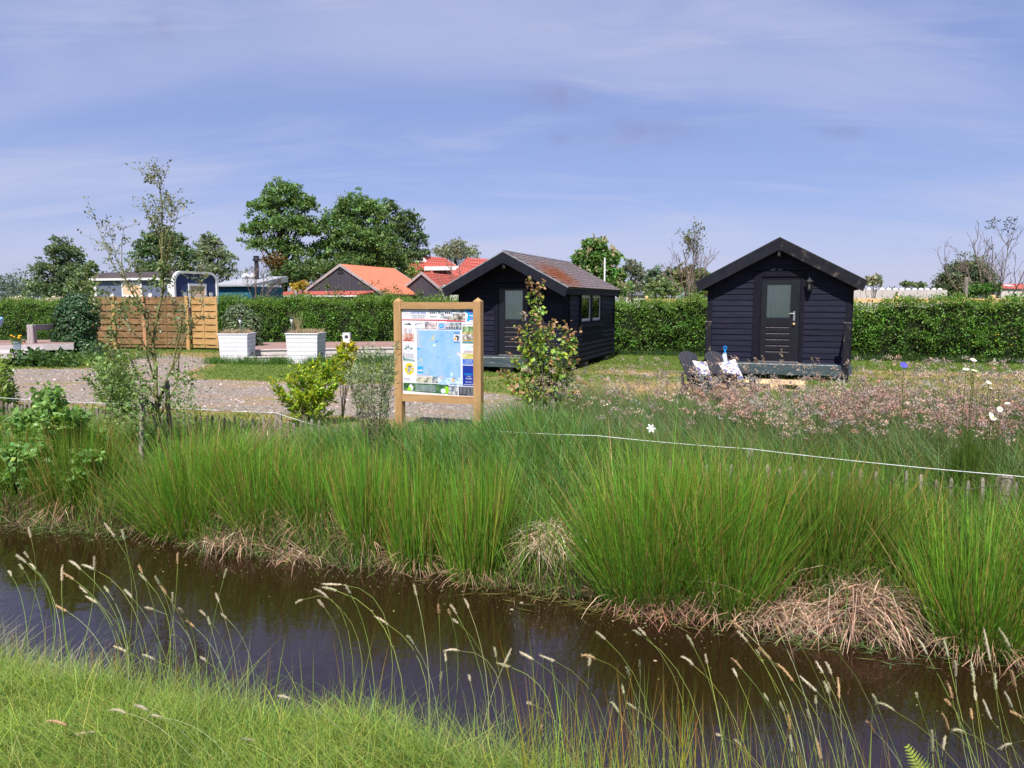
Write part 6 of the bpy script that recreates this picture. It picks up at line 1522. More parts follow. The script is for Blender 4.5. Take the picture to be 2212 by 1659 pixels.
tree("ochre_bush", "small ochre leaved bush left of the barn gable", 46, 640, [(645, 622, 16, 10, 1), (655, 616, 10, 8, 0.5)], 1100, 0.13, (0.24, 0.17, 0.03), 0.05, cat="bush")

def bare_tree(name, label, base, H, r0_, mat, width, nlimb=7, seed=3, lean=(0, 0), fork=0.24, dens=1.0):
    """short trunk, then a vase of rising limbs with ever finer side shoots"""
    rr = random.Random(seed); b = MB(); tips = []; base = Vector(base)
    hub = base + Vector((lean[0] * 0.1 * H, 0, H * fork))
    b.tube([base + Vector((0, 0, -0.1)), base.lerp(hub, 0.5), hub], [r0_ * 1.15, r0_, r0_ * 0.9], 7, cap=False)
    def shoot(p, e_, r, g):
        ln = (e_ - p).length; n_ = 6 if g < 2 else 4
        bow = Vector((rr.gauss(0, 0.07), rr.gauss(0, 0.07), -0.10 if g < 2 else 0)) * ln
        side = Vector((e_.x - p.x, e_.y - p.y, 0)) * (0.16 if g == 0 else 0.05)
        pts = []
        for k in range(n_ + 1):
            f = k / n_; q = p.lerp(e_, f) + (bow + side) * 4 * f * (1 - f) * 0.5
            if 0 < k < n_: q = q + Vector((rr.gauss(0, 1), rr.gauss(0, 1), rr.gauss(0, 1))) * 0.012 * ln
            pts.append(q)
        b.tube(pts, [max(0.0042, r * (1 - 0.75 * k / n_)) for k in range(n_ + 1)], 6 if g == 0 else 4 if g == 1 else 3, cap=False)
        tips.append((e_, g))
        if g >= 3: return
        m_ = int((5, 4, 2)[g] * dens)
        for j in range(m_):
            f = rr.uniform(0.42, 0.96) if g == 0 else rr.uniform(0.2, 0.95); q = pts[min(n_ - 1, int(f * n_))].lerp(pts[min(n_, int(f * n_) + 1)], f * n_ - int(f * n_))
            d = (e_ - p).normalized(); o_ = Matrix.Rotation(rr.uniform(0, 6.283), 3, d) @ d.orthogonal().normalized()
            nd = (d + o_ * rr.uniform(0.35, 0.85) + Vector((0, 0, 0.25))).normalized()
            shoot(q, q + nd * ln * (1 - f * 0.45) * rr.uniform(0.32, 0.62), r * (0.42 if g < 2 else 0.6), g + 1)
    for k in range(nlimb):
        a = 2 * math.pi * (k + rr.uniform(-0.3, 0.3)) / nlimb; w_ = rr.uniform(0.35, 1.0) if k else 0.1
        e_ = base + Vector((math.cos(a) * width * w_ + lean[0] * H * 0.3, math.sin(a) * width * w_ * 0.8, H * (1.0 - 0.30 * w_ ** 1.5) * rr.uniform(0.86, 1.0)))
        shoot(hub + Vector((0, 0, -rr.uniform(0, 0.08) * H)), e_, r0_ * rr.uniform(0.42, 0.62), 0)
    t = thing(name, label, "tree")
    b.build("trunk", mat, t, True)
    return t, [q for q in tips if q[1] > 0]
def leaf_tufts(parent, spots, n_each, spread, size, base, name="leaves", mat="leaf", dv=0.25, dh=0.12):
    P_ = []
    for s in spots: P_.append(np.array(s)[None] + RNG.normal(0, spread, (n_each, 3)))
    P_ = np.concatenate(P_); k = len(P_)
    s_ = size * np.exp(RNG.normal(0, 0.25, k))
    return plant_mesh(name, [leaves(P_, rdir(k), rdir(k, 0.8), s_, s_ * 0.55, rcol(k, base, dv, dh))], M[mat], parent)
a = at(1487, 645, 30.0)
t, tips = bare_tree("bare_tree", "nearly bare young tree with a leafy top between the two cabins", (a[0], a[1], 0), 4.55, 0.06, M["bark_red"], 1.55, 9, 8, (0.05, 0), 0.36, 1.0)
top = at(1500, 492, 30.0); tips.sort(key=lambda q: (q[0] - Vector(top)).length)
leaf_tufts(t, [q[0] for q in tips[:110:2]], 11, 0.10, 0.085, (0.13, 0.14, 0.05)); 
a = at(2149, 632, 27.0)
t, tips = bare_tree("bare_tree", "wide bare tree rising from the hedge at the right edge of the view", (a[0], a[1], 0), 4.6, 0.07, M["bark_red"], 2.3, 10, 15, (0.10, 0), 0.30, 1.2)
top = at(2160, 468, 27.0); tips.sort(key=lambda q: (q[0] - Vector(top)).length)
leaf_tufts(t, [q[0] for q in tips[:9]], 14, 0.08, 0.08, (0.06, 0.065, 0.035))
a = at(537, 632, 33.0)
t, tips = bare_tree("bare_tree", "leaning bare brown tree with ochre leaves at its top, before the petrol blue shed", (a[0], a[1], 0), 3.9, 0.05, M["bark_red"], 1.1, 8, 4, (0.62, 0), 0.45, 1.2)
top = at(585, 528, 33.0); tips.sort(key=lambda q: (q[0] - Vector(top)).length)
leaf_tufts(t, [q[0] for q in tips[:30]], 22, 0.12, 0.11, (0.16, 0.10, 0.03))
a = at(985, 640, 52.0)
t, tips = bare_tree("bare_tree", "thin bare tree standing before the red farmhouse roofs", (a[0], a[1], 0), 5.9, 0.06, M["bark_red"], 1.5, 6, 9, (0.05, 0), 0.4, 0.8)

# wood at the horizon, distance haze put into its blue green leaf colour
def far_wood(name, label, y0, x0, x1, n_, h_, col_, seed):
    sp = []
    for k in range(n_):
        x = x0 + (x1 - x0) * (k + RNG.random()) / n_; Yd = y0 + RNG.uniform(0, 60)
        hh = h_ * RNG.uniform(0.6, 1.25)
        sp.append(((x, Yd, hh * 0.45), (hh * 0.75, hh * 0.6, hh * 0.55), 1))
    o = plant_mesh(name, crown_leaves(sp, n_ * 300, 1.15, col_, 0.2, 0.06, 0.22, 22, 0.6, 0.3), M["leaf"])
    return setp(o, label, "wood", kind="stuff")
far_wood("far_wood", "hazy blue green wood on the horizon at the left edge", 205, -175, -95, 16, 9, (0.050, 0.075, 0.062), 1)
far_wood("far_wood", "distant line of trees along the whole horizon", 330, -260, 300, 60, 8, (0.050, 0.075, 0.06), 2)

# hedges: a twiggy dark core and many leaves standing proud of it, brighter young shoots on top
def hedge(label, u0, u1, vc, th_, h_, n_, base, seed, lsz=0.064, fringe=True, hvar=0.13):
    t = thing("hedge", label, "hedge")
    ln = u1 - u0
    hh = lambda u: h_(u) + hvar * (0.6 * np.sin(u * 1.7 + seed) + 0.5 * np.sin(u * 4.1 + 2 * seed) + 0.35 * np.sin(u * 9.7))
    us = np.linspace(u0, u1, int(ln / 0.3)); b = MB(); vs_, fs = [], []
    for i, u in enumerate(us):
        k = float(hh(u)) - 0.16; j = 0.05 * math.sin(u * 5)
        for (dv_, z) in ((-th_ * 0.26 + j, 0.12), (-th_ * 0.36 + j, 0.7), (-th_ * 0.30 + j, k), (th_ * 0.30, k), (th_ * 0.36, 0.7), (th_ * 0.26, 0.12)): vs_.append(W(u, vc + dv_, z))
        if i: fs += [((i - 1) * 6 + a_, (i - 1) * 6 + (a_ + 1) % 6, i * 6 + (a_ + 1) % 6, i * 6 + a_) for a_ in range(6)]
    b.add(vs_, fs); b.build("branches", M["hedge_core"], t)
    for u in np.arange(u0 + 0.2, u1, 0.8): pass
    # clumps of leaves on the face, the top and the ends
    def clumps(nc, where):
        u = RNG.uniform(u0, u1, nc); H = hh(u)
        if where == "front":
            z = H * (RNG.uniform(0.03, 1, nc) ** 0.85); dv_ = -th_ * (0.40 + 0.10 * np.sin(z * 2.2)) + RNG.normal(0, 0.07, nc)
            dv_ -= 0.12 * np.sin(u * 2.3 + seed) * np.sin(z * 3 + seed) ; hole_ = np.sin(u * 4.7 + 2.1 * np.sin(z * 3.3 + seed)) * np.sin(z * 5.9 + 1.7 * np.sin(u * 3.1)); keep = RNG.random(nc) < np.clip(0.5 + z / H * 0.8, 0, 1) * np.where(hole_ < -0.35, 0.25, 1.0)
        elif where == "top":
            z = H + RNG.normal(-0.05, 0.07, nc); dv_ = RNG.uniform(-0.5, 0.5, nc) * th_; keep = np.ones(nc, bool)
        else:
            z = H * RNG.uniform(0.1, 1, nc); u = np.where(RNG.random(nc) < 0.5, u0, u1) + RNG.normal(0, 0.08, nc); dv_ = RNG.uniform(-0.45, 0.45, nc) * th_; keep = np.ones(nc, bool)
        u, z, dv_, H = u[keep], z[keep], dv_[keep], H[keep]
        return np.stack([*W(u, vc + dv_)[:2], z], 1), z / H
    parts = []
    for where, nc in (("front", int(n_ * 0.66)), ("top", int(n_ * 0.29)), ("ends", int(n_ * 0.05))):
        c, f = clumps(nc // 12, where); k = 12
        P_ = (c[:, None, :] + RNG.normal(0, 0.075, (len(c), k, 3))).reshape(-1, 3)
        young = np.repeat(np.clip((f - 0.72) * 3.0, 0, 1) * RNG.uniform(0.3, 1, len(c)), k)[:, None]
        col_ = np.repeat(rcol(len(c), base, 0.34, 0.12), k, 0) * np.exp(RNG.normal(0, 0.2, (len(P_), 1)))
        col_ = col_ * (1 - young) + np.array([0.15, 0.235, 0.03]) * young * np.exp(RNG.normal(0, 0.15, (len(P_), 1)))
        D = rdir(len(P_), 0.55); s_ = lsz * np.exp(RNG.normal(0, 0.25, len(P_)))
        parts.append(leaves(P_, D, rdir(len(P_), 0.7) - np.array([0, 0.4, 0]), s_, s_ * 0.5, np.clip(col_, 0.004, 0.5)))
    # single upright shoots over the top
    ns = int(ln * 7); u = RNG.uniform(u0, u1, ns); v = vc + RNG.uniform(-0.4, 0.4, ns) * th_
    P0 = np.stack([*W(u, v)[:2], hh(u) - 0.05], 1); k = 12; tt = np.tile(np.linspace(0, 1, k), ns)
    hs = np.repeat(RNG.uniform(0.06, 0.26, ns), k)
    P_ = np.repeat(P0, k, 0) + np.stack([RNG.normal(0, 0.02, ns * k), RNG.normal(0, 0.02, ns * k), tt * hs], 1)
    parts.append(leaves(P_, rdir(ns * k, 0.8), rdir(ns * k, 0.6), lsz, lsz * 0.45, rcol(ns * k, (0.115, 0.15, 0.03), 0.22, 0.12)))
    plant_mesh("foliage", parts, M["leaf"], t)
    if fringe:
        ng = int(ln * 170); u = RNG.uniform(u0, u1, ng); v = vc - th_ * 0.5 + RNG.normal(-0.08, 0.13, ng)
        g = plant_mesh("long_grass", [blades(uvw(u, v), RNG.uniform(0.18, 0.5, ng) * np.exp(-np.abs(v - vc + th_ * .5)), 0.014, RNG.uniform(0, 6.3, ng), RNG.uniform(0.1, 0.6, ng), 0.25, 1, 0.2, rcol(ng, (0.062, 0.12, 0.03), 0.25, 0.15))], M["grass"])
        setp(g, "fringe of longer grass at the foot of the hedge", "grass", kind="stuff")
    return t
M["hedge_core"] = surf("hedge_twigs", (0.012, 0.02, 0.008), (0.028, 0.030, 0.016), 9, rough=0.95, bump=0.8, spec=0.05)
HB = (0.094, 0.205, 0.026)
hedge("long privet hedge behind the right hand cabin and the right of the picture", -8.0, 16.0, 26.5, 1.1, lambda u: 1.76 + 0.32 * smooth(u, 3, 12), 90000, HB, 1.0)
hedge("privet hedge behind the plank terrace, from the blue wagon to the mossy cabin", -22.7, -8.3, 26.7, 1.1, lambda u: 1.85 - 0.04 * smooth(u, -12, -9), 54000, (0.09, 0.198, 0.025), 2.0)
hedge("privet hedge behind the silvery deck at the left edge", -42, -30.9, 26.6, 1.3, lambda u: 1.78 + 0 * u, 26000, (0.092, 0.198, 0.025), 3.0)
def scatter_flowers(label, spots, r, mat, name="flower", cat="flowers", group=None):
    b = MB()
    for (x, y, z) in spots:
        b.lathe([(r * 0.2, -r * 0.3), (r, 0), (r * 0.7, r * 0.35), (r * 0.1, r * 0.45)], 6, (x, y, z))
    o = b.build(name, mat); return setp(o, label, cat, group, "stuff")
yel = plain("yellow_petal", (0.85, 0.60, 0.01), 0.7); whi = plain("cream_petal", (0.72, 0.68, 0.55), 0.8)
# tall shrub with cream flower heads behind the left hedge
for (lb, pxs) in (("flowering shrub with cream flower heads over the left hedge, nearer the picture edge", (20, 72)), ("flowering shrub with cream flower heads over the left hedge, nearer the ivy column", (95, 142))):
    t = thing("flowering_shrub", lb, "bush"); Yd = 39.5
    spots = []
    for k in range(12):
        q = at(random.uniform(*pxs), random.uniform(647, 656), Yd); spots.append(q)
    m_ = np.array(spots).mean(0)
    b = MB()
    for q in spots: b.tube([(m_[0] + (q[0] - m_[0]) * 0.3, m_[1], 0), (m_[0] + (q[0] - m_[0]) * 0.7, m_[1], 1.0), tuple(q)], [0.03, 0.02, 0.008], 5)
    b.build("stems", M["bark"], t)
    parts = []
    for q in spots:
        n_ = 80; P_ = np.array(q) + RNG.normal(0, 1, (n_, 3)) * np.array([0.15, 0.15, 0.07]) + [0, 0, 0.05]
        parts.append(leaves(P_, rdir(n_), rdir(n_, 2), 0.08, 0.08, rcol(n_, (0.62, 0.56, 0.40), 0.12, 0.03)))
    fl = plant_mesh("flower_heads", parts, M["petal"], t)
    n_ = 1500; P_ = np.array(m_) + RNG.normal(0, 1, (n_, 3)) * np.array([0.8, 0.3, 0.35]) + [0, 0, -0.6]
    plant_mesh("foliage", [leaves(P_, rdir(n_), rdir(n_, 1), 0.12, 0.07, rcol(n_, (0.05, 0.085, 0.03)))], M["leaf"], t)
# saplings looking over the hedge near the barn
for i, (px, ytop, Yd, lb) in enumerate(((708, 612, 33.5, "leafy sapling above the hedge before the middle of the barn gable"), (740, 630, 33.8, "sapling above the hedge right of the white window frame"), (797, 614, 33.5, "sapling above the hedge at the corner of the barn"), (822, 610, 33, "sapling above the hedge at the start of the orange roof slope"), (855, 616, 32.5, "sapling above the hedge directly behind the info board post"), (905, 628, 32, "sapling above the hedge behind the top rail of the info board"), (950, 628, 31.5, "sapling right of the orange barn, before the pale shed"), (648, 634, 33, "low leafy shoot above the hedge under the lean-to gutter"), (1345, 612, 31, "yellow green sapling at the right corner of the mossy cabin"), (1490, 640, 31, "low yellow green sapling before the bare tree trunk"))):
    t = thing("sapling", lb, "sapling")
    a, c = at(px, 655, Yd), at(px + random.uniform(-4, 4), ytop, Yd)
    b = MB(); b.tube([(a[0], a[1], 0), ((a[0] + c[0]) / 2 + 0.03, a[1], 1.2), tuple(c)], [0.02, 0.014, 0.004], 5)
    spots = []
    for k in range(16):
        f = RNG.uniform(0.55, 1.0); s_ = np.array([a[0], a[1], 0]) * (1 - f) + np.array(c) * f; e_ = s_ + RNG.normal(0, 1, 3) * np.array([0.20, 0.2, 0.08])
        b.tube([tuple(s_), tuple(e_)], [0.006, 0.002], 3); spots.append(e_)
    b.build("stem", M["bark"], t)
    leaf_tufts(t, spots, 16, 0.07, 0.085, (0.11, 0.145, 0.05) if px < 1300 else (0.20, 0.20, 0.04))

# ivy column and variegated bush
def ivy_mass(name, label, cat, blobs, n_, size, base, mat, core=True):
    t = thing(name, label, cat)
    parts = []
    wsum = sum(b_[2] for b_ in blobs)
    if core:
        cb = MB()
        for (c, r, w_) in blobs: cb.lathe([(0.05, -r[2] * 0.85)] + [(min(r[0], r[1]) * 0.8 * math.cos(a_), r[2] * 0.85 * math.sin(a_)) for a_ in np.linspace(-1.1, 1.1, 7)] + [(0.05, r[2] * 0.85)], 12, tuple(c))
        cb.build("stems", M["hedge_core"], t, True)
    for (c, r, w_) in blobs:
        k = int(n_ * w_ / wsum); d = rdir(k)
        sup = np.abs(d) ** 1.0
        P_ = np.array(c) + d * np.array(r) * (RNG.uniform(0.86, 1.08, k) * (1 + 0.08 * np.sin(d[:, 0] * 7) * np.sin(d[:, 2] * 9)))[:, None]
        D = d * 0.3 + rdir(k) * 0.6 - np.array([0, 0, 0.9])
        s_ = size * np.exp(RNG.normal(0, 0.25, k))
        parts.append(leaves(P_, D, d + rdir(k) * 0.5, s_, s_ * 0.95, rcol(k, base, 0.30, 0.1), 0.08))
    plant_mesh("leaves", parts, M[mat], t); return t
Yi = 25.3
bl = [(at(166, 690, Yi), (0.66, 0.55, 0.78), 1.2), (at(172, 665, Yi), (0.62, 0.5, 0.45), 0.7), (at(162, 735, Yi), (0.66, 0.55, 0.72), 1.1), (at(175, 765, Yi), (0.78, 0.6, 0.42), 0.8), (at(145, 772, Yi - 0.3), (0.6, 0.5, 0.3), 0.4), (at(205, 760, Yi - 0.2), (0.5, 0.5, 0.35), 0.4)]
ivy_mass("ivy_column", "thick dark green ivy column between the railing and the brown screen", "ivy", bl, 15000, 0.066, (0.036, 0.085, 0.030), "leaf_gloss")
Yi = 26.2
bl = [(at(515, 688, Yi), (0.50, 0.4, 0.50), 1.0), (at(520, 715, Yi), (0.55, 0.45, 0.45), 0.9), (at(540, 705, Yi), (0.36, 0.35, 0.5), 0.5), (at(540, 740, Yi), (0.40, 0.35, 0.3), 0.4)]
o = ivy_mass("variegated_bush", "rounded bush with cream edged leaves behind the smaller white planter", "bush", bl, 5200, 0.062, (0.10, 0.145, 0.065), "leaf_gloss")
# ------------------------------------------------------------------ low stake fences, fence posts, tape
def stake_fence(label, u0, u1, vf, step, htop):
    t = thing("stake_fence", label, "stake fence")
    u = u0; k = 0; last = None; wires = [[], []]
    while u < u1:
        v = vf(u); x, y, _ = W(u, v); z = float(ground_z(u, v)); h = htop + random.uniform(-0.035, 0.03)
        r = random.uniform(0.016, 0.023); lx, ly = random.uniform(-0.03, 0.03), random.uniform(-0.03, 0.03)
        b = MB(); b.tube([(0, 0, -0.2), (lx * 0.5, ly * 0.5, h - z - 0.03), (lx * 0.52, ly * 0.52, h - z), ], [r, r * 0.95, r * 0.45], 6)
        o = b.build("stake", M["post_wood"] if random.random() < 0.75 else M["bark"], t); o.location = (x, y, z)
        for i, dz in enumerate((0.07, 0.22)): wires[i].append((x + 0.018, y - 0.022, h - dz + random.uniform(-0.004, 0.004)))
        u += step * random.uniform(0.85, 1.2); k += 1
    for w_ in wires: MB().tube(w_, 0.0028, 3).build("wire", M["wire"], t)
    return t
stake_fence("low fence of thin grey stakes running behind the young willow on the left", -12.6, -5.0, lambda u: 8.15 + 0.05 * math.sin(u), 0.088, 0.30)
stake_fence("low fence of thin grey stakes under the white tape at the right", -1.1, 4.6, lambda u: 7.62 + 0.03 * (u + 1), 0.112, 0.245)
def fpost(label, u, v, top, r=0.05):
    z = float(ground_z(u, v)); b = MB()
    b.tube([(0, 0, -0.3), (0.01, 0, top - z - 0.02), (0.01, 0, top - z)], [r, r * 0.97, r * 0.8], 9)
    o = b.build("fence_post", M["post_wood"]); o.location = W(u, v, z); o.rotation_euler = (random.uniform(-0.04, 0.04), random.uniform(-0.04, 0.04), 1)
    setp(o, label, "fence post", "posts that carry the white tape")
fpost("weathered round post beside the golden shrub, white tape on its top", -6.36, 8.42, 0.36)
fpost("thin weathered post under the white tape in the middle of the right stretch", -0.36, 7.95, 0.33, 0.034)
fpost("thick weathered post ending the right stake fence at the picture edge", 1.80, 7.80, 0.27, 0.062)
fpost("weathered post hidden in grass at the left picture edge, carrying the tape", -12.2, 8.3, 0.37)
def tape(label, pts):
    P_ = []
    for i in range(len(pts) - 1):
        a, c = Vector(pts[i]), Vector(pts[i + 1]); s_ = 0.03 * (c - a).length
        for k in range(12):
            f = k / 12; p = a.lerp(c, f); p.z -= s_ * 4 * f * (1 - f) * 0.2; P_.append(p)
    P_.append(Vector(pts[-1]))
    o = MB().tube(P_, 0.0034, 5).build("white_tape", M["rope"], None, True); return setp(o, label, "fence tape")
tape("white tape strung over the right stake fence from post to post", [W(-3.2, 8.12, 0.33), W(-1.96, 8.02, 0.365), W(-0.36, 7.91, 0.345), W(1.78, 7.735, 0.285), W(4.6, 7.75, 0.26)])
tape("white tape running from the post by the golden shrub to the left picture edge", [W(-12.2, 8.24, 0.37), W(-9.0, 8.3, 0.36), W(-6.36, 8.36, 0.35)])
tape("short white tape sagging right from the post by the golden shrub into the tall grass", [W(-6.36, 8.37, 0.35), W(-4.9, 8.25, 0.10)])

# ------------------------------------------------------------------ young willow with stakes and rubber ties
def dpx(pts, Y0, dY=None):
    out = []
    for i, p in enumerate(pts):
        q = at(p[0], p[1], Y0 + (dY[i] if dY else 0)); out.append(tuple(q))
    return out
YW = 9.0
wil = thing("young_willow", "young many stemmed willow with sparse small leaves, tied between two stakes", "tree")
b = MB(); wtips = []
def zc(x, y): return (0.2604 * x, 345.6 + 0.2604 * y)
paths = [([(346, 985), (341, 900), (336, 815), (330.7, 736), (340, 690), (351.5, 632), (350, 528), (351.5, 450), (343.7, 405), (339.8, 363)], 0.027, 0.0),
         ([(336, 815), (328, 740), (316, 690), (300, 640), (250, 580), (229, 533), (206, 474)], 0.017, 0.15),
         ([(320, 700), (292, 645), (266, 588), (264, 528), (266, 494)], 0.012, -0.1),
         ([(268, 600), (248, 555), (240, 512)], 0.008, -0.1),
         ([(334, 780), (300, 730), (262, 690), (240, 650), (200, 610)], 0.011, 0.3),
         ([(338, 860), (300, 800), (255, 745), (225, 690), (195, 640)], 0.010, 0.2),
         ([(351, 560), (340, 510), (328, 480), (317, 457)], 0.010, 0.1),
         ([(351, 600), (369, 512), (385, 457)], 0.010, -0.2),
         ([(351, 540), (362, 500), (372, 470), (384, 440)], 0.007, 0.05),
         ([(340, 870), (372, 790), (392, 710), (400, 670), (425, 630), (440, 600)], 0.013, -0.15),
         ([(345, 900), (383, 830), (390, 750), (378, 690), (372, 640)], 0.012, 0.1),
         ([(374, 800), (400, 730), (432, 690), (438, 650)], 0.008, -0.2),
         ([(338, 840), (318, 760), (320, 680), (300, 600), (290, 560)], 0.012, -0.25),
         ([(344, 930), (312, 860), (270, 800), (235, 770)], 0.009, 0.3),
         ([(351, 640), (366, 600), (362, 560), (370, 520)], 0.008, 0.2), ([(350, 520), (344, 480), (330, 455)], 0.006, -0.1), ([(344, 408), (352, 392), (360, 375)], 0.004, 0.0), ([(343, 406), (332, 385), (322, 378)], 0.004, 0.05),
         ([(350, 470), (360, 445), (371, 425)], 0.004, 0.05), ([(351, 500), (338, 470), (336, 440)], 0.004, -0.05)]
wspots = []
rr = random.Random(4)
for pts_, r, dd in paths:
    n_ = len(pts_); P_ = [Vector(at(p[0], p[1], YW + dd * i / (n_ - 1))) for i, p in enumerate(pts_)]
    Q = []
    for i in range(n_ - 1):
        for k in range(3): Q.append(P_[i].lerp(P_[i + 1], k / 3) + Vector((rr.gauss(0, 0.006), rr.gauss(0, 0.01), 0)))
    Q.append(P_[-1])
    b.tube(Q, [max(0.0022, r * (1 - 0.9 * i / (len(Q) - 1))) for i in range(len(Q))], 6, cap=False)
    for i in range(2, len(Q)):
        f = i / len(Q)
        if f > 0.25:
            for k in range(3):
                if rr.random() < 0.55:
                    e_ = Q[i] + Vector((rr.gauss(0, 0.09), rr.gauss(0, 0.10), abs(rr.gauss(0.07, 0.07))))
                    b.tube([Q[i], Q[i].lerp(e_, 0.5) + Vector((0, 0, 0.01)), e_], [0.0035, 0.0025, 0.001], 3, cap=False)
                    for s_ in (0.35, 0.7, 1.0): wspots.append(Q[i].lerp(e_, s_))
            wspots.append(Q[i])
b.build("branches", M["bark_green"], wil, True)
leaf_tufts(wil, wspots, 3, 0.018, 0.034, (0.20, 0.215, 0.115), "leaves")
low = [at(px + rr.gauss(0, 9), py + rr.gauss(0, 9), YW + rr.uniform(-0.3, 0.3)) for (px, py) in ((295, 665), (260, 700), (190, 612), (240, 720), (215, 640), (350, 560), (330, 600), (405, 690), (300, 750), (225, 770), (345, 590), (268, 655), (275, 890), (300, 905), (320, 880), (260, 860), (290, 850), (385, 860), (400, 820), (370, 880), (240, 830), (255, 810), (225, 800), (310, 830))]
leaf_tufts(wil, low[:12], 60, 0.05, 0.045, (0.15, 0.20, 0.07), "foliage"); leaf_tufts(wil, low[12:], 190, 0.11, 0.042, (0.19, 0.28, 0.09), "foliage")
def stake(label, top, bot, Y0, r):
    a, c = at(*bot, Y0), at(*top, Y0)
    b = MB(); b.tube([tuple(a - [0, 0, 0.25]), tuple((a + c) / 2 + [0.004, 0, 0]), tuple(c)], [r, r, r * 0.96], 9)
    o = b.build("tree_stake", M["post_wood"]); return setp(o, label, "stake", "round stakes that hold the young willow")
stake("round grey stake left of the young willow trunk, black tie at its top", (309, 851), (302, 1000), 8.85, 0.031)
stake("round grey stake right of the young willow trunk", (360, 822), (369, 985), 9.25, 0.028)
ti = thing("tree_tie", "black rubber tie looped from the left stake to the willow trunk and the right stake", "tree tie")
P_ = [at(302, 866, 8.80), at(314, 872, 8.80), at(316, 866, 8.90), at(330, 875, 8.95), at(341, 880, 8.93), at(347, 872, 8.97), at(343, 862, 9.1), at(350, 850, 9.12), at(359, 838, 9.18), at(366, 834, 9.2)]
b = MB()
for i in range(len(P_) - 1):
    p, q = P_[i], P_[i + 1]
    b.hexa([(p[0], p[1] - .012, p[2] - 0.022), (q[0], q[1] - .012, q[2] - 0.022), (q[0], q[1] + .012, q[2] - 0.022), (p[0], p[1] + .012, p[2] - 0.022), (p[0], p[1] - .012, p[2] + 0.022), (q[0], q[1] - .012, q[2] + 0.022), (q[0], q[1] + .012, q[2] + 0.022), (p[0], p[1] + .012, p[2] + 0.022)])
b.build("band", M["black_rubber"], ti)

# ------------------------------------------------------------------ shrubs in front of the lane
def stem_bush(name, label, cat, base, stems, mat_stem, leaf_len, leaf_w, col_, per_m, r0_=0.008, mat="leaf", droop=0.0, updir=0.6, dv=0.22, dh=0.1, from_=0.3, tipcol=None, tipfrom=0.75, side=0.0, keepv=None):
    """stems: list of (px,py,depth offset) end points; leaves all along the stems"""
    t = thing(name, label, cat); b = MB(); P_, D, Cc = [], [], []
    bx_ = Vector(base)
    for (px, py, Y0) in stems:
        e_ = Vector(at(px, py, Y0)); n_ = 9
        mid = bx_.lerp(e_, 0.5) + Vector((random.gauss(0, 0.04), random.gauss(0, 0.05), 0.06 * (e_ - bx_).length)); pts_ = []
        for i in range(n_ + 1):
            f = i / n_; pts_.append((bx_ * (1 - f) ** 2 + mid * 2 * f * (1 - f) + e_ * f * f) + Vector((random.gauss(0, 0.005), random.gauss(0, 0.005), 0)))
        b.tube(pts_, [r0_ * (1 - 0.85 * i / n_) for i in range(n_ + 1)], 5, cap=False)
        ln = (e_ - bx_).length; m_ = int(per_m * ln)
        for k in range(m_):
            f = from_ + (1 - from_) * random.random() ** 0.8; i = min(n_ - 1, int(f * n_)); p = pts_[i].lerp(pts_[i + 1], f * n_ - i)
            if side:
                p = p + Vector((random.gauss(0, side), random.gauss(0, side), random.gauss(0, side * 0.7)))
            P_.append(tuple(p)); dirn = (pts_[i + 1] - pts_[i]).normalized() * updir + Vector((random.gauss(0, 0.6), random.gauss(0, 0.6), random.gauss(0, 0.35) - droop)); D.append(tuple(dirn)); Cc.append(f)
    P_, D, Cc = np.array(P_), np.array(D), np.array(Cc); k = len(P_)
    c = rcol(k, col_, dv, dh)
    if tipcol is not None:
        m_ = (Cc > tipfrom) & (RNG.random(k) < 0.85); c[m_] = rcol(m_.sum(), tipcol, 0.2, 0.06)
    s_ = np.exp(RNG.normal(0, 0.2, k))
    b.build("stems", mat_stem, t, True)
    plant_mesh("leaves", [leaves(P_, D, rdir(k, 0.9), leaf_len * s_, leaf_w * s_, c)], M[mat], t)
    return t
def fan(pxs, Y0, dY=0.25): return [(px, py, Y0 + random.uniform(-dY, dY)) for (px, py) in pxs]
g0 = gp(662, 922, 0)
gold = [(584, 820), (598, 838), (612, 868), (622, 805), (640, 790), (655, 796), (668, 785), (690, 775), (700, 795), (716, 780), (728, 770), (742, 758), (738, 800), (744, 815), (640, 840), (660, 830), (680, 840), (700, 850), (715, 860), (630, 880), (652, 872), (672, 866), (692, 880), (720, 840), (606, 850), (645, 815), (676, 812), (706, 820), (660, 895), (690, 900), (635, 898), (716, 890), (680, 855), (650, 850)]
stem_bush("golden_shrub", "yellow green leafed shrub beside the weathered post, before the gravel lane", "shrub", g0, fan(gold, 11.1, 0.3), M["bark"], 0.072, 0.028, (0.27, 0.36, 0.022), 120, 0.012, dv=0.28, dh=0.22, from_=0.35, side=0.035)
g1 = gp(752, 800, 0.0)
stem_bush("golden_shrub", "small bright yellow shoot above the larger golden shrub and left of the silver willow", "shrub", gp(740, 905, 0), fan([(735, 752), (742, 742), (752, 746), (762, 742), (767, 752), (748, 768), (758, 775), (740, 775)], 11.4, 0.15), M["bark"], 0.075, 0.022, (0.42, 0.40, 0.015), 60, 0.008, from_=0.78, dh=0.1)
sb = gp(800, 1022, -0.05)
silver = [(745, 782), (762, 770), (775, 758), (786, 752), (795, 748), (812, 752), (826, 757), (840, 770), (848, 772), (768, 800), (790, 792), (806, 800), (830, 800), (752, 810), (842, 830), (818, 836), (798, 850), (776, 842), (858, 740), (850, 795), (835, 870), (812, 905), (838, 850)]
stem_bush("silver_willow", "slender silver leaved willow bush left of the info board", "shrub", sb, fan(silver, 8.35, 0.25), M["bark"], 0.055, 0.011, (0.29, 0.34, 0.21), 75, 0.007, dv=0.2, dh=0.05, from_=0.5, side=0.02)
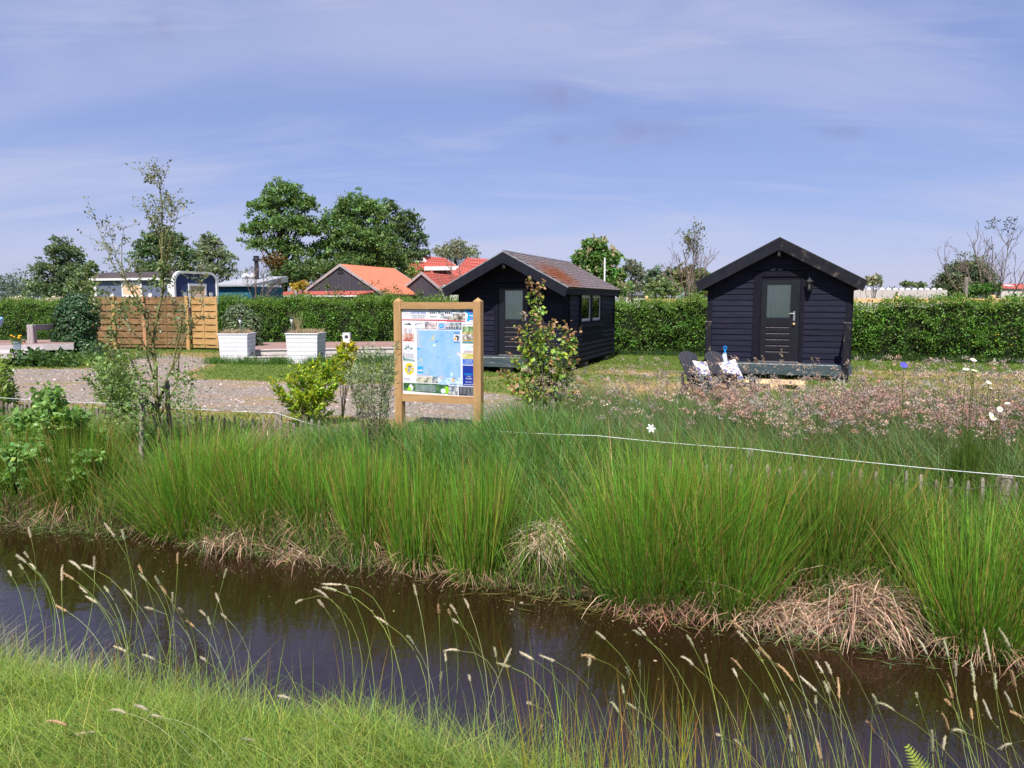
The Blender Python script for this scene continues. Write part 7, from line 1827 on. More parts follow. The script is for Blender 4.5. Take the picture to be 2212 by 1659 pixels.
gs = gp(262, 890, 0.0)
stem_bush("green_shrub", "light green feathery shrub behind the left stake fence", "shrub", gs, fan([(205, 790), (212, 800), (190, 818), (235, 770), (250, 782), (262, 800), (240, 812), (222, 830), (278, 815), (290, 830), (300, 850), (268, 838), (246, 850), (218, 862), (285, 870), (232, 795), (255, 820), (205, 850), (272, 780), (296, 800), (225, 780), (245, 760)], 12.0, 0.3), M["bark_green"], 0.075, 0.022, (0.20, 0.30, 0.075), 130, 0.008, from_=0.2, side=0.03, dh=0.15)
al = gp(112, 1000, -0.1)
alder = [(96, 842), (108, 838), (118, 846), (112, 858), (90, 855), (70, 900), (84, 885), (98, 875), (130, 880), (148, 892), (165, 912), (180, 925), (205, 940), (60, 925), (78, 930), (100, 905), (120, 905), (140, 920), (160, 940), (190, 955), (45, 935), (88, 950), (135, 950), (212, 950), (172, 890), (20, 930), (8, 965), (35, 985), (60, 1000), (90, 985), (130, 985), (165, 975), (195, 985), (15, 900), (40, 895), (0, 1000), (110, 960), (75, 950), (150, 955)]
stem_bush("alder_sapling", "young alder with round leaves at the left, in front of the stake fence", "sapling", al, fan(alder, 8.6, 0.3) + fan([(12, 975), (30, 1010), (55, 985), (80, 1025), (105, 1000), (130, 1030), (160, 1005), (190, 1020), (5, 1035), (60, 1045), (115, 1045), (150, 1040), (205, 985), (90, 960)], 8.0, 0.2), M["bark"], 0.068, 0.060, (0.20, 0.34, 0.095), 190, 0.009, from_=0.3, side=0.045, dv=0.22, updir=0.3)
lo_ = gp(-5, 915, 0)
stem_bush("edge_shrub", "leafy green shrub cut off by the left edge of the view", "shrub", lo_, fan([(-25, 770), (-10, 765), (4, 780), (15, 790), (24, 800), (10, 815), (30, 838), (18, 850), (-5, 800), (-20, 830), (33, 860), (6, 860), (-12, 870), (22, 825), (14, 770)], 12.8, 0.3), M["bark"], 0.075, 0.034, (0.16, 0.25, 0.04), 90, 0.008, from_=0.2, side=0.035)
bb = gp(1182, 925, 0)
birch = [(1143, 600), (1160, 606), (1128, 680), (1150, 700), (1118, 728), (1140, 745), (1165, 690), (1172, 720), (1110, 775), (1132, 770), (1155, 760), (1190, 690), (1200, 705), (1225, 690), (1245, 705), (1238, 730), (1215, 740), (1090, 800), (1112, 815), (1140, 800), (1165, 790), (1190, 775), (1220, 780), (1240, 800), (1255, 820), (1250, 845), (1078, 800), (1100, 830), (1128, 840), (1155, 830), (1185, 820), (1215, 830), (1232, 856), (1145, 862), (1170, 850), (1200, 865), (1225, 880), (1250, 890), (1135, 870), (1160, 880), (1190, 895), (1210, 905), (1120, 700), (1245, 770), (1205, 755), (1175, 760), (1150, 815), (1180, 840), (1100, 755), (1230, 715)]
birch_t = stem_bush("birch_sapling", "young birch with green and copper tinted leaves before the mossy cabin", "sapling", bb, fan(birch, 11.0, 0.32), M["bark_dark"], 0.062, 0.048, (0.235, 0.34, 0.058), 42, 0.013, from_=0.42, droop=0.45, updir=0.25, dv=0.28, dh=0.2, tipcol=(0.40, 0.24, 0.12), tipfrom=0.90, side=0.03)
tr = [tuple(bb - np.array([0, 0, 0.15])), tuple(at(1184, 840, 11.0)), tuple(at(1190, 760, 11.0)), tuple(at(1172, 690, 11.0)), tuple(at(1155, 640, 11.0)), tuple(at(1147, 600, 11.0))]
MB().tube(tr, [0.022, 0.018, 0.014, 0.01, 0.006, 0.003], 7).build("trunk", M["bark_dark"], birch_t, True)
pt = at(1199, 800, 11.2)
o = MB().tube([(0, 0, 0), (0.01, 0, 0.92)], [0.035, 0.033], 8).build("tree_stake", M["post_wood"]); o.location = (pt[0], pt[1], -0.1); setp(o, "short grey stake inside the young birch", "stake")

# ------------------------------------------------------------------ lawn, meadow, bank vegetation
def region(n_, u0, u1, v0, v1): return RNG.uniform(u0, u1, n_), RNG.uniform(v0, v1, n_)
def in_view(u, v, z=0.2, mx=1.22):
    x, y = u * UX[0] + v * VX[0], u * UX[1] + v * VX[1]
    return (y > 1.0) & (np.abs(x) < 0.665 * mx * y + 0.9)
def stuff(o, label, cat="grass"): return setp(o, label, cat, kind="stuff")
# mown lawn behind the meadow
n_ = 150000
u, v = region(n_, -24, 17, 8.4, 26.0)
inn = in_poly(u, v, GRAVEL); e_ = poly_dist(u, v, GRAVEL)
dr = dryness(u, v)
keep = in_view(u, v) & ((~inn) | (RNG.random(n_) < 0.035 + 0.25 * np.exp(-e_ / 0.15))) & (RNG.random(n_) > 0.45 * dr)
u, v, dr, inn = u[keep], v[keep], dr[keep], inn[keep]; n_ = len(u)
c = rcol(n_, (0.135, 0.205, 0.034), 0.22, 0.15); d_ = rcol(n_, (0.36, 0.255, 0.12), 0.2, 0.06)
pick = (RNG.random(n_) < dr * 0.9)[:, None]
c = np.where(pick, d_, c)
lawn_h = RNG.uniform(0.035, 0.085, n_) * np.where(v < 10, 1.6, 1.0)
stuff(plant_mesh("lawn_grass", [blades(uvw(u, v, -0.005), lawn_h, 0.022, RNG.uniform(0, 6.3, n_), RNG.uniform(0.1, 0.9, n_), 0.2, 1, 0.25, c * 0.85, c * 1.1, seg=2)], M["grass"]), "short mown grass with dry patches round the cabins and the lane")
# lane stones
n_ = 5200
u, v = region(n_, -24, -3.4, 9.8, 20.5); k_ = in_poly(u, v, GRAVEL) & in_view(u, v); u, v = u[k_], v[k_]; n_ = len(u)
s_ = 0.012 * np.exp(RNG.normal(0.25, 0.4, n_)); P_ = uvw(u, v, 0.006)
oct_ = np.array([(1, 0, 0), (0, 1, 0), (-1, 0, 0), (0, -1, 0), (0, 0, 0.75), (0, 0, -0.6)], float)
an = RNG.uniform(0, 6.3, n_); ca, sa = np.cos(an), np.sin(an)
ox = oct_[None, :, 0] * ca[:, None] - oct_[None, :, 1] * sa[:, None]; oy = oct_[None, :, 0] * sa[:, None] + oct_[None, :, 1] * ca[:, None]
V_ = np.stack([ox * 1.2, oy * 0.9, np.broadcast_to(oct_[None, :, 2], ox.shape)], 2) * s_[:, None, None] + P_[:, None, :]
fc = np.array([0, 1, 4, 1, 2, 4, 2, 3, 4, 3, 0, 4])
pc = rcol(n_, (0.40, 0.34, 0.33), 0.35, 0.06)
stuff(plant_mesh("gravel", [(V_.reshape(-1, 3), (np.arange(n_)[:, None] * 6 + fc[None]).ravel(), np.arange(4 * n_) * 3, np.repeat(pc, 6, 0))], M["straw"]), "loose stones lying on the lane", "gravel")
# tussocks at the planters and steps
us, vs2 = [], []
for (x, y, n_, r) in ((-8.5, 22.45, 500, 0.22), (-7.75, 22.4, 300, 0.2), (-6.7, 22.15, 400, 0.16), (-5.6, 22.2, 500, 0.22), (-7.2, 22.3, 300, 0.35), (-4.6, 23.3, 700, 0.5), (-3.6, 23.2, 600, 0.5), (-13.4, 23.6, 400, 0.6), (-12.0, 24.6, 300, 0.6)):
    a, c = toUV(RNG.normal(x, r, n_), RNG.normal(y, r * 0.7, n_)); us.append(a); vs2.append(c)
u, v = np.concatenate(us), np.concatenate(vs2); n_ = len(u)
stuff(plant_mesh("rough_grass", [blades(uvw(u, v), RNG.uniform(0.12, 0.34, n_), 0.016, RNG.uniform(0, 6.3, n_), RNG.uniform(0.05, 0.45, n_), 0.25, 1, 0.15, rcol(n_, (0.09, 0.19, 0.04), 0.25, 0.12))], M["grass"]), "longer grass round the planters and the terrace edge")

# tall green grass on the far bank: broad blades in the middle, finer mixed grass elsewhere
n_ = 86000
u, v = region(n_, -10.5, 6.0, 5.5, 9.6)
edge = 8.7 + 0.35 * np.sin(u * 1.3) + np.where(u < -5.6, -0.9, 0) + np.where((u > -5.2) & (u < -3.0), 0.45, 0) + np.where(u > -2.6, 0.5, 0)
keep = in_view(u, v) & (v < edge); u, v = u[keep], v[keep]; n_ = len(u)
mid = np.exp(-((u + 3.6) / 1.9) ** 2) * smooth(v, 6.4, 7.4)
Lh = RNG.uniform(0.26, 0.52, n_) + 0.34 * mid * RNG.uniform(0.5, 1, n_) - 0.10 * smooth(v, 7.6, 8.6) * (1 - mid) * (u < -4.8)
left = (u < -5.2)
Lh = Lh * (0.50 + 0.50 * smooth(v, 5.9, 7.0)); Lh = Lh * (1 - 0.55 * smooth(v, 7.5, 8.3) * (u > -5.9) * (u < -3.3)); Lh = Lh * np.where(left, 0.80, 1.0) * np.where(u > -2.2, 0.88, 1.0)
Wd = 0.0075 + 0.011 * mid * RNG.uniform(0.3, 1, n_)
c = rcol(n_, (0.135, 0.245, 0.046), 0.30, 0.18)
blu = (RNG.random(n_) < 0.45 * mid); c[blu] = rcol(blu.sum(), (0.115, 0.255, 0.078), 0.2, 0.1)
dead = RNG.random(n_) < np.where(left, 0.16, 0.09); c[dead] = rcol(dead.sum(), (0.32, 0.22, 0.115), 0.25, 0.06)
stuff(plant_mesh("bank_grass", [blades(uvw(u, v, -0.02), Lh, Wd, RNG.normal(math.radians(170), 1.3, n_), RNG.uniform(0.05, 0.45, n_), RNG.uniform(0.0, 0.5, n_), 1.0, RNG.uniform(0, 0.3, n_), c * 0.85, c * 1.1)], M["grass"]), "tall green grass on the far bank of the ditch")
# weeds and dry stalks before the left stake fence
n_ = 5200
u, v = RNG.uniform(-12, -5.2, n_), RNG.uniform(7.0, 8.05, n_); keep = in_view(u, v) & (np.sin(u * 4.1) * np.sin(v * 5 + u * 1.7) > -0.45); u, v = u[keep], v[keep]; n_ = len(u)
c = rcol(n_, (0.15, 0.235, 0.055), 0.3, 0.18); k = RNG.random(n_) < 0.24; c[k] = rcol(k.sum(), (0.40, 0.30, 0.18), 0.2, 0.06)
stuff(plant_mesh("rough_weeds", [blades(uvw(u, v, -0.02), RNG.uniform(0.22, 0.52, n_), RNG.uniform(0.006, 0.014, n_), RNG.uniform(0, 6.3, n_), RNG.uniform(0.05, 0.6, n_), 0.3, 1, 0.3, c * 0.9, c)], M["grass"]), "rough weeds and dry stalks before the left stake fence", "weeds")
# flowering meadow at the right
n_ = 72000
u, v = region(n_, -3.6, 8.5, 7.7, 13.2)
edge = 12.8 - 0.7 * (1 - smooth(u, 0.2, 1.0)) + 0.35 * np.sin(u * 1.7 + 1) + 0.3 * np.sin(u * 3.9); lo = 8.0 + 0.25 * np.sin(u * 2.2) + np.where(u < -2.2, 1.5, 0)
keep = in_view(u, v) & (v < edge) & (v > lo) & (RNG.random(n_) < 1 - 0.6 * smooth(v, 12.0, 13.0)); u, v = u[keep], v[keep]; n_ = len(u)
c = rcol(n_, (0.145, 0.235, 0.085), 0.27, 0.15); dead = RNG.random(n_) < 0.14; c[dead] = rcol(dead.sum(), (0.30, 0.22, 0.13), 0.2, 0.06)
stuff(plant_mesh("meadow_grass", [blades(uvw(u, v, -0.02), RNG.uniform(0.28, 0.72, n_) * (1 + 0.25 * smooth(u, 0.2, 1.5) * smooth(v, 9.5, 11.5)), 0.0095, RNG.normal(math.radians(180), 1.2, n_), RNG.uniform(0.05, 0.5, n_), RNG.uniform(0, 0.5, n_), 1, RNG.uniform(0, 0.3, n_), c * 0.9, c * 1.1)], M["grass"]), "grey green meadow grass before the cabins at the right")
def panicles(n_, u, v, hmin, hmax, col_, plen, lean_az, per=22, droop=0.5, slim=1.0):
    """drooping seed plumes on thin stalks"""
    base = uvw(u, v); h = RNG.uniform(hmin, hmax, n_) * (1 + 0.22 * smooth(u, 0.2, 1.5) * smooth(v, 9.5, 11.5)); az = RNG.normal(lean_az, 0.7, n_); ln = RNG.uniform(0.1, 0.35, n_)
    dv_ = np.stack([np.cos(az), np.sin(az), np.zeros(n_)], 1)
    top = base + dv_ * (h * ln)[:, None] + np.array([0, 0, 1.0]) * h[:, None]
    stalk = blades(base, h, 0.0055, az, ln, 0.0, 1.0, 0, rcol(n_, (0.16, 0.16, 0.08), 0.2, 0.08), seg=2)
    tt = RNG.random((n_, per)); pl = plen * np.exp(RNG.normal(0, 0.25, n_))
    wdt = (np.sin(np.pi * np.clip(tt * 0.9 + 0.08, 0, 1)) * 0.26 * slim + 0.03 * slim) * pl[:, None]
    ax = dv_[:, None, :] * (0.25 + droop * tt[..., None]) + np.array([0, 0, 1.0]) * (1 - droop * 1.5 * tt[..., None])
    P_ = top[:, None, :] + ax * (tt * pl[:, None])[..., None] + RNG.normal(0, 1, (n_, per, 3)) * wdt[..., None] * 0.5
    D = ax + RNG.normal(0, 0.6, (n_, per, 3))
    c = np.repeat(rcol(n_, col_, 0.2, 0.1), per, 0) * np.exp(RNG.normal(0, 0.15, (n_ * per, 1)))
    s_ = plen * 0.24
    return stalk, leaves(P_.reshape(-1, 3), D.reshape(-1, 3), rdir(n_ * per, 0.5), s_, s_ * 0.42, np.clip(c, 0, 0.8))
n_ = 5200
u, v = region(n_, -3.2, 8.2, 8.3, 12.8)
patch = 0.5 + 0.5 * np.sin(u * 1.5 + 0.8) * np.sin(v * 1.4 + u * 0.5 + 1.0)
keep = in_view(u, v) & ~((u < 0.3) & (v > 11.2) & (RNG.random(n_) < 0.75)) & (RNG.random(n_) < 0.20 + 0.8 * patch ** 2) & (v > 8.4 + np.where(u < -2, 1.2, 0)); u, v = u[keep], v[keep]; n_ = len(u)
pink = (0.45, 0.355, 0.285)
a1, a2 = panicles(n_, u, v, 0.34, 0.84, pink, 0.125, math.radians(185))
stuff(plant_mesh("meadow_seed_heads", [a1, a2], M["fluff"]), "pinkish beige seed plumes over the meadow grass", "seed heads")
# dense reddish patches of seed plumes
n_ = 620
cu = np.array([0.75, 1.15, 2.9, -0.55, 3.6, 1.9]); cv = np.array([9.4, 10.3, 9.5, 9.6, 10.6, 9.1])
i_ = RNG.integers(0, 6, n_); u, v = RNG.normal(cu[i_], 0.26), RNG.normal(cv[i_], 0.32); keep = in_view(u, v); u, v = u[keep], v[keep]; n_ = len(u)
a1, a2 = panicles(n_, u, v, 0.46, 0.76, (0.46, 0.30, 0.255), 0.125, math.radians(185), 24)
stuff(plant_mesh("meadow_seed_heads", [a1, a2], M["fluff"]), "dense reddish patches of seed plumes in the meadow", "seed heads")
# thin dark seed spikes along the top edge
n_ = 900
u, v = region(n_, -3.0, 6.0, 10.5, 13.2); keep = in_view(u, v); u, v = u[keep], v[keep]; n_ = len(u)
a1, a2 = panicles(n_, u, v, 0.30, 0.56, (0.30, 0.215, 0.14), 0.075, math.radians(180), 9, 0.15, 0.5)
stuff(plant_mesh("grass_spikes", [a1, a2], M["fluff"]), "thin brownish grass spikes at the far edge of the meadow", "seed heads")
# tall single stems that stand before the square gabled cabin
n_ = 60
q = [gp(px, 905, 0)[:2] for px in RNG.uniform(1545, 1760, n_)]; u, v = toUV(np.array([p[0] for p in q]), np.array([p[1] + RNG.uniform(-1.5, 0.5) for p in q]))
a1, a2 = panicles(n_, u, v, 0.50, 0.98, (0.50, 0.36, 0.24), 0.09, math.radians(170), 16, 0.25, 0.42)
stuff(plant_mesh("grass_spikes", [a1, a2], M["fluff"]), "tall pale grass spikes before the porch of the square gabled cabin", "seed heads")

# rush clumps on the far bank
def rush(label, u, v, r, h, n_, lean, straw=260, green=(0.130, 0.290, 0.030), tip=0.10, seed=0, lean_az=None, strawlen=0.5):
    t = thing("rush_clump", label, "rushes", W(u, v, float(ground_z(u, v))))
    x0, y0, z0 = t.location
    a = RNG.uniform(0, 6.283, n_); rad = r * np.sqrt(RNG.random(n_))
    P_ = np.stack([rad * np.cos(a), rad * np.sin(a), np.zeros(n_)], 1)
    pu, pv = toUV(P_[:, 0] + x0, P_[:, 1] + y0); P_[:, 2] = ground_z(pu, pv) - z0 - 0.02
    P_[:, 2] = np.maximum(P_[:, 2], WATER_Z - z0 - 0.05)
    az = a + RNG.normal(0, 0.6, n_)
    L_ = h * RNG.uniform(0.35, 1.12, n_) * (1 - 0.12 * rad / r) * np.exp(RNG.normal(0, 0.08, n_))
    le = 0.8 * lean * (0.15 + 0.9 * rad / r) * RNG.uniform(0.1, 1.9, n_)
    c0 = rcol(n_, green, 0.34, 0.18); c1 = c0 * np.array([1.15, 1.12, 1.0])
    k = RNG.random(n_) < tip; c1[k] = rcol(k.sum(), (0.42, 0.22, 0.06), 0.2, 0.08)
    k = RNG.random(n_) < 0.10; c0[k] = rcol(k.sum(), (0.46, 0.29, 0.12), 0.2, 0.06); c1[k] = c0[k] * 1.1
    base = np.array([0.14, 0.13, 0.04])
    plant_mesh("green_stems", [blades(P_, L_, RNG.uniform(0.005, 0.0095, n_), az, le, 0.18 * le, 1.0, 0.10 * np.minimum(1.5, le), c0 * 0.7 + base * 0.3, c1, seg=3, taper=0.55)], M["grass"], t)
    if straw:
        m_ = straw; a = RNG.normal(math.radians(-110), 1.15, m_); rad = r * RNG.uniform(0.3, 1.1, m_)
        P_ = np.stack([rad * np.cos(a), rad * np.sin(a), np.zeros(m_)], 1); pu, pv = toUV(P_[:, 0] + x0, P_[:, 1] + y0); P_[:, 2] = np.maximum(ground_z(pu, pv), WATER_Z) - z0 + RNG.uniform(0, 0.10, m_)
        c = rcol(m_, (0.36, 0.235, 0.155), 0.28, 0.07)
        L_ = strawlen * RNG.uniform(0.4, 1.1, m_)
        plant_mesh("dead_stems", [blades(P_, L_, 0.0085, a + RNG.normal(0, 0.5, m_), RNG.uniform(0.3, 0.9, m_), RNG.uniform(-0.1, 0.3, m_), RNG.uniform(0.25, 0.95, m_), RNG.uniform(0.5, 1.25, m_), c, c * 0.95, seg=4)], M["straw"], t)
    return t
rush("dark green rush clump at the left edge below the round leaved alder", -7.15, 6.05, 0.36, 0.88, 1500, 0.34, 160, (0.105, 0.215, 0.026))
rush("rush clump half cut by the left picture edge", -8.1, 6.0, 0.3, 0.75, 900, 0.4, 160, (0.115, 0.23, 0.028))
rush("widest rush clump on the left, below the two willow stakes", -5.55, 5.98, 0.40, 0.92, 2200, 0.62, 110)
rush("rush clump right of the widest left clump, straw hanging to the water", -4.75, 5.95, 0.30, 0.82, 1300, 0.5, 120)
rush("small rush clump below the weathered tape post", -4.15, 6.0, 0.24, 0.70, 900, 0.35, 120)
rush("upright rush clump below the golden shrub", -3.5, 5.88, 0.22, 0.86, 1000, 0.25, 90)
rush("upright rush clump below the silver willow", -2.98, 5.82, 0.22, 0.95, 1200, 0.22, 110)
rush("tallest upright rush clump, at the water below the left sign post", -2.42, 5.76, 0.23, 1.02, 1300, 0.22, 70)
rush("wide fanning rush clump in the middle, right of the pale straw mound", -0.98, 5.80, 0.38, 1.02, 2600, 0.50, 110)
rush("dense rush clump below the thin tape post", -0.42, 5.85, 0.34, 1.04, 2200, 0.42, 220)
rush("dark rush clump standing behind the big straw bank", 0.25, 6.25, 0.34, 0.92, 1700, 0.42, 200, (0.105, 0.215, 0.026))
rush("rush clump behind the straw bank, nearer the right stake fence", 0.75, 6.35, 0.28, 0.78, 1000, 0.4, 120, (0.105, 0.215, 0.026))
rush("rush clump at the right edge of the water below the thick post", 1.22, 5.72, 0.30, 0.88, 1700, 0.46, 200)
rush("rush clump standing farthest right along the ditch, beyond the straw", 2.75, 5.85, 0.32, 0.85, 1300, 0.42, 200)
rush("rush clump cut by the right picture edge", 1.85, 5.95, 0.30, 0.85, 1300, 0.42, 260)
n_ = 4300
u = RNG.uniform(-9.5, 4.0, n_); v = 5.62 + 0.8 * wob(u) + np.abs(RNG.normal(0.0, 0.35, n_))
keep = in_view(u, v); u, v = u[keep], v[keep]; n_ = len(u)
c0 = rcol(n_, (0.14, 0.26, 0.035), 0.35, 0.2); c1 = c0 * 1.15; k = RNG.random(n_) < 0.12; c0[k] = rcol(k.sum(), (0.38, 0.24, 0.10), 0.2, 0.06); c1[k] = c0[k]
stuff(plant_mesh("bank_rushes", [blades(uvw(u, v, -0.03), RNG.uniform(0.30, 0.85, n_), RNG.uniform(0.005, 0.009, n_), RNG.normal(math.radians(-80), 1.6, n_), RNG.uniform(0.02, 0.5, n_), 0.1, 1, 0.1, c0 * 0.8, c1, seg=3, taper=0.6)], M["grass"]), "rushes and grass growing between the clumps along the water", "rushes")
# heaps of dead straw hanging over the water
def straw_heap(label, u, v, r, h, n_, Ls, col_=(0.40, 0.265, 0.19), az=None, drop=True):
    base = W(u, v, float(ground_z(u, v)))
    a = RNG.uniform(0, 6.283, n_); rad = r * np.sqrt(RNG.random(n_))
    P_ = np.stack([base[0] + rad * np.cos(a), base[1] + rad * np.sin(a) * 0.7, np.full(n_, base[2]) + h * (1 - (rad / r) ** 2) * RNG.uniform(0.3, 1, n_)], 1)
    az_ = RNG.normal(math.radians(-75) if az is None else az, 1.25, n_)
    c = rcol(n_, col_, 0.45, 0.10); k = RNG.random(n_) < 0.10; c[k] = rcol(k.sum(), (0.12, 0.20, 0.04), 0.3, 0.1)
    o = plant_mesh("straw_heap", [blades(P_, Ls * RNG.uniform(0.4, 1.1, n_), 0.0085, az_, RNG.uniform(0.4, 1.1, n_), RNG.uniform(-0.4, 0.3, n_), RNG.uniform(0.0, 0.95, n_), RNG.uniform(0.4, 1.15, n_), c, c * 0.9, seg=4)], M["straw"])
    return setp(o, label, "dead grass")
straw_heap("curved brown straw hanging from the bank under the widest left rush clump", -4.78, 5.62, 0.24, 0.10, 230, 0.46)
straw_heap("brown straw at the water left of the upright rush clumps", -4.1, 5.62, 0.22, 0.08, 180, 0.40)
straw_heap("pale beige straw mound between the upright and the fanning rush clumps", -1.82, 5.92, 0.24, 0.24, 900, 0.34, (0.46, 0.36, 0.24))
straw_heap("big pinkish straw bank at the water, left part, below the dark rush clump", 0.02, 5.68, 0.36, 0.20, 900, 0.55)
straw_heap("big pinkish straw bank at the water, right part with the longest stems", 0.55, 5.74, 0.34, 0.30, 1000, 0.60)
straw_heap("pinkish straw at the right picture edge beside the last rush clump", 1.75, 5.62, 0.32, 0.24, 700, 0.55, (0.44, 0.27, 0.19))
straw_heap("brown straw at the left picture edge below the alder", -7.25, 5.56, 0.36, 0.08, 220, 0.36)
straw_heap("dry grass tangle round the foot of the tape post by the golden shrub", -6.1, 8.0, 0.24, 0.34, 460, 0.40, (0.36, 0.26, 0.19))
straw_heap("brown roots under the fanning rush clump", -0.85, 5.52, 0.30, 0.10, 380, 0.30, (0.26, 0.14, 0.10))
# mixed dead stalks all along the water line
n_ = 2600
u = RNG.uniform(-8.6, 2.2, n_); v = 5.62 + 0.8 * wob(u) + RNG.normal(0.05, 0.10, n_)
c = rcol(n_, (0.27, 0.185, 0.12), 0.35, 0.08); g_ = RNG.random(n_) < 0.45; c[g_] = rcol(g_.sum(), (0.10, 0.15, 0.03), 0.3, 0.12)
stuff(plant_mesh("bank_fringe", [blades(np.maximum(uvw(u, v, 0.0), np.array([-99, -99, WATER_Z + 0.01])), RNG.uniform(0.12, 0.36, n_), 0.007, RNG.normal(math.radians(-90), 1.1, n_), RNG.uniform(0.2, 0.9, n_), 0.1, RNG.uniform(0.3, 1, n_), RNG.uniform(0.2, 1.0, n_), c, c, seg=4)], M["straw"]), "dead and green stalks hanging along the far water line")
# leaves floating on the water
for (lb, px, py, n_, sx, sy) in (("green grass leaves floating below the big straw bank", 1775, 1392, 130, 0.34, 0.10), ("green leaves floating at the left bank", 130, 1150, 170, 0.40, 0.10), ("thin stalks floating at the foot of the pale straw mound", 1120, 1295, 46, 0.45, 0.10), ("floating leaves under the fanning clump", 1330, 1330, 30, 0.3, 0.06)):
    q = gp(px, py, WATER_Z); u0, v0 = toUV(q[0], q[1])
    u, v = RNG.normal(u0, sx, n_), RNG.normal(v0, sy, n_)
    P_ = np.stack([*W(u, v)[:2], np.full(n_, WATER_Z + 0.006) + RNG.uniform(0, 0.02, n_)], 1)
    c = rcol(n_, (0.10, 0.155, 0.05), 0.25, 0.1) if n_ > 60 else rcol(n_, (0.17, 0.16, 0.05), 0.3, 0.1)
    an = RNG.normal(-0.2, 0.5, n_) + np.where(RNG.random(n_) < 0.5, 0, 0.9); D = np.stack([np.cos(an), np.sin(an), np.full(n_, 0.04)], 1)
    stuff(plant_mesh("floating_leaves", [leaves(P_, D, np.tile([0, 0, 1.0], (n_, 1)), RNG.uniform(0.06, 0.18, n_) * (1 if n_ > 60 else 1.6), 0.011, c, 0.0)], M["leaf"]), lb, "floating leaves")

# flecks of duckweed, seed and dust on the water
n_ = 900
u = RNG.uniform(-8, 2.2, n_); v = 5.5 + 0.8 * wob(u) - np.abs(RNG.normal(0, 0.42, n_)) * np.where(RNG.random(n_) < 0.75, 0.5, 1.6)
keep = (ground_z(u, v) < WATER_Z - 0.02) & in_view(u, v); u, v = u[keep], v[keep]; n_ = len(u)
P_ = np.stack([*W(u, v)[:2], np.full(n_, WATER_Z + 0.003)], 1)
an = RNG.uniform(0, 6.28, n_); c = rcol(n_, (0.16, 0.19, 0.06), 0.35, 0.15); k = RNG.random(n_) < 0.4; c[k] = rcol(k.sum(), (0.40, 0.34, 0.24), 0.3, 0.08)
s_ = 0.009 * np.exp(RNG.normal(0, 0.5, n_))
stuff(plant_mesh("duckweed", [leaves(P_, np.stack([np.cos(an), np.sin(an), np.zeros(n_)], 1), np.tile([0, 0, 1.0], (n_, 1)), s_, s_ * 0.8, c, 0.0)], M["leaf"]), "flecks of duckweed and plant dust on the water", "duckweed")
# ------------------------------------------------------------------ near bank
n_ = 125000
u, v = region(n_, -7.6, 2.6, 1.7, 3.62)
keep = in_view(u, v, mx=1.25) & (v < 2.93 + 0.06 * smooth(u, -2.0, -1.0) + 0.10 * np.sin(u * 2.3) + 0.07 * np.sin(u * 5.7) + RNG.normal(0, 0.06, n_)); u, v = u[keep], v[keep]; n_ = len(u)
tuft = 0.5 + 0.5 * np.sin(u * 3.7 + 1.2 * np.sin(v * 4.1)) * np.sin(v * 5.3 + 1.1 * np.sin(u * 2.9))
Lh = RNG.uniform(0.07, 0.21, n_) * (0.65 + 0.8 * tuft); lg = RNG.random(n_) < 0.06; Lh[lg] *= 1.7
c = rcol(n_, (0.250, 0.345, 0.062), 0.28, 0.17) * (0.85 + 0.3 * (1 - tuft))[:, None]
yl = RNG.random(n_) < 0.16; c[yl] = rcol(yl.sum(), (0.36, 0.35, 0.12), 0.2, 0.08)
dk = RNG.random(n_) < 0.18; c[dk] = rcol(dk.sum(), (0.115, 0.215, 0.036), 0.2, 0.1)
stuff(plant_mesh("near_bank_grass", [blades(uvw(u, v, -0.01), Lh, RNG.uniform(0.0022, 0.0042, n_), RNG.normal(math.radians(165), 1.5, n_), RNG.uniform(0.1, 0.9, n_), RNG.uniform(0.1, 0.9, n_), 1.0, RNG.uniform(0.1, 0.6, n_), c * 0.92, c * 1.1, seg=3)], M["grass"]), "light green grass on the near bank of the ditch")
# broader pale blades along the water edge
n_ = 1500
u = RNG.uniform(-6.2, 1.4, n_); v = RNG.normal(2.82, 0.12, n_)
c = rcol(n_, (0.24, 0.33, 0.10), 0.2, 0.12)
stuff(plant_mesh("broad_blades", [blades(uvw(u, v, -0.02), RNG.uniform(0.10, 0.27, n_), RNG.uniform(0.004, 0.009, n_), RNG.uniform(0, 6.3, n_), RNG.uniform(0.1, 0.6, n_), 0.25, 1, 0.3, c, c)], M["grass"]), "broader pale grass blades at the near water edge")
# single upright rush stems at the near water edge, most of them at the right
n_ = 880
u = np.concatenate([RNG.uniform(-0.9, 1.3, 660), RNG.uniform(-3.2, -1.6, 130), RNG.uniform(-4.6, -3.2, 90)]); v = np.concatenate([RNG.uniform(2.4, 3.12, 660), RNG.uniform(2.7, 3.1, 130), RNG.uniform(2.8, 3.2, 90)])
kk = RNG.random(n_)
c0 = np.where((kk < 0.62)[:, None], rcol(n_, (0.24, 0.36, 0.03), 0.2, 0.12), rcol(n_, (0.32, 0.35, 0.09), 0.2, 0.1)); c1 = np.where((RNG.random(n_) < 0.42)[:, None], rcol(n_, (0.42, 0.17, 0.04), 0.2, 0.08), c0)
big = np.concatenate([np.full(660, 1.0), np.full(130, 0.72), np.full(90, 0.62)])
stuff(plant_mesh("near_rush_stems", [blades(uvw(u, v, -0.03), RNG.uniform(0.30, 0.66, n_) * big, RNG.uniform(0.003, 0.0045, n_), RNG.normal(math.radians(120), 1.2, n_), RNG.uniform(0.02, 0.28, n_), 0.05, 1, 0.02, c0, c1, seg=3, taper=0.5)], M["grass"]), "upright green and orange tipped rush stems at the near water edge", "rushes")
n_ = 700
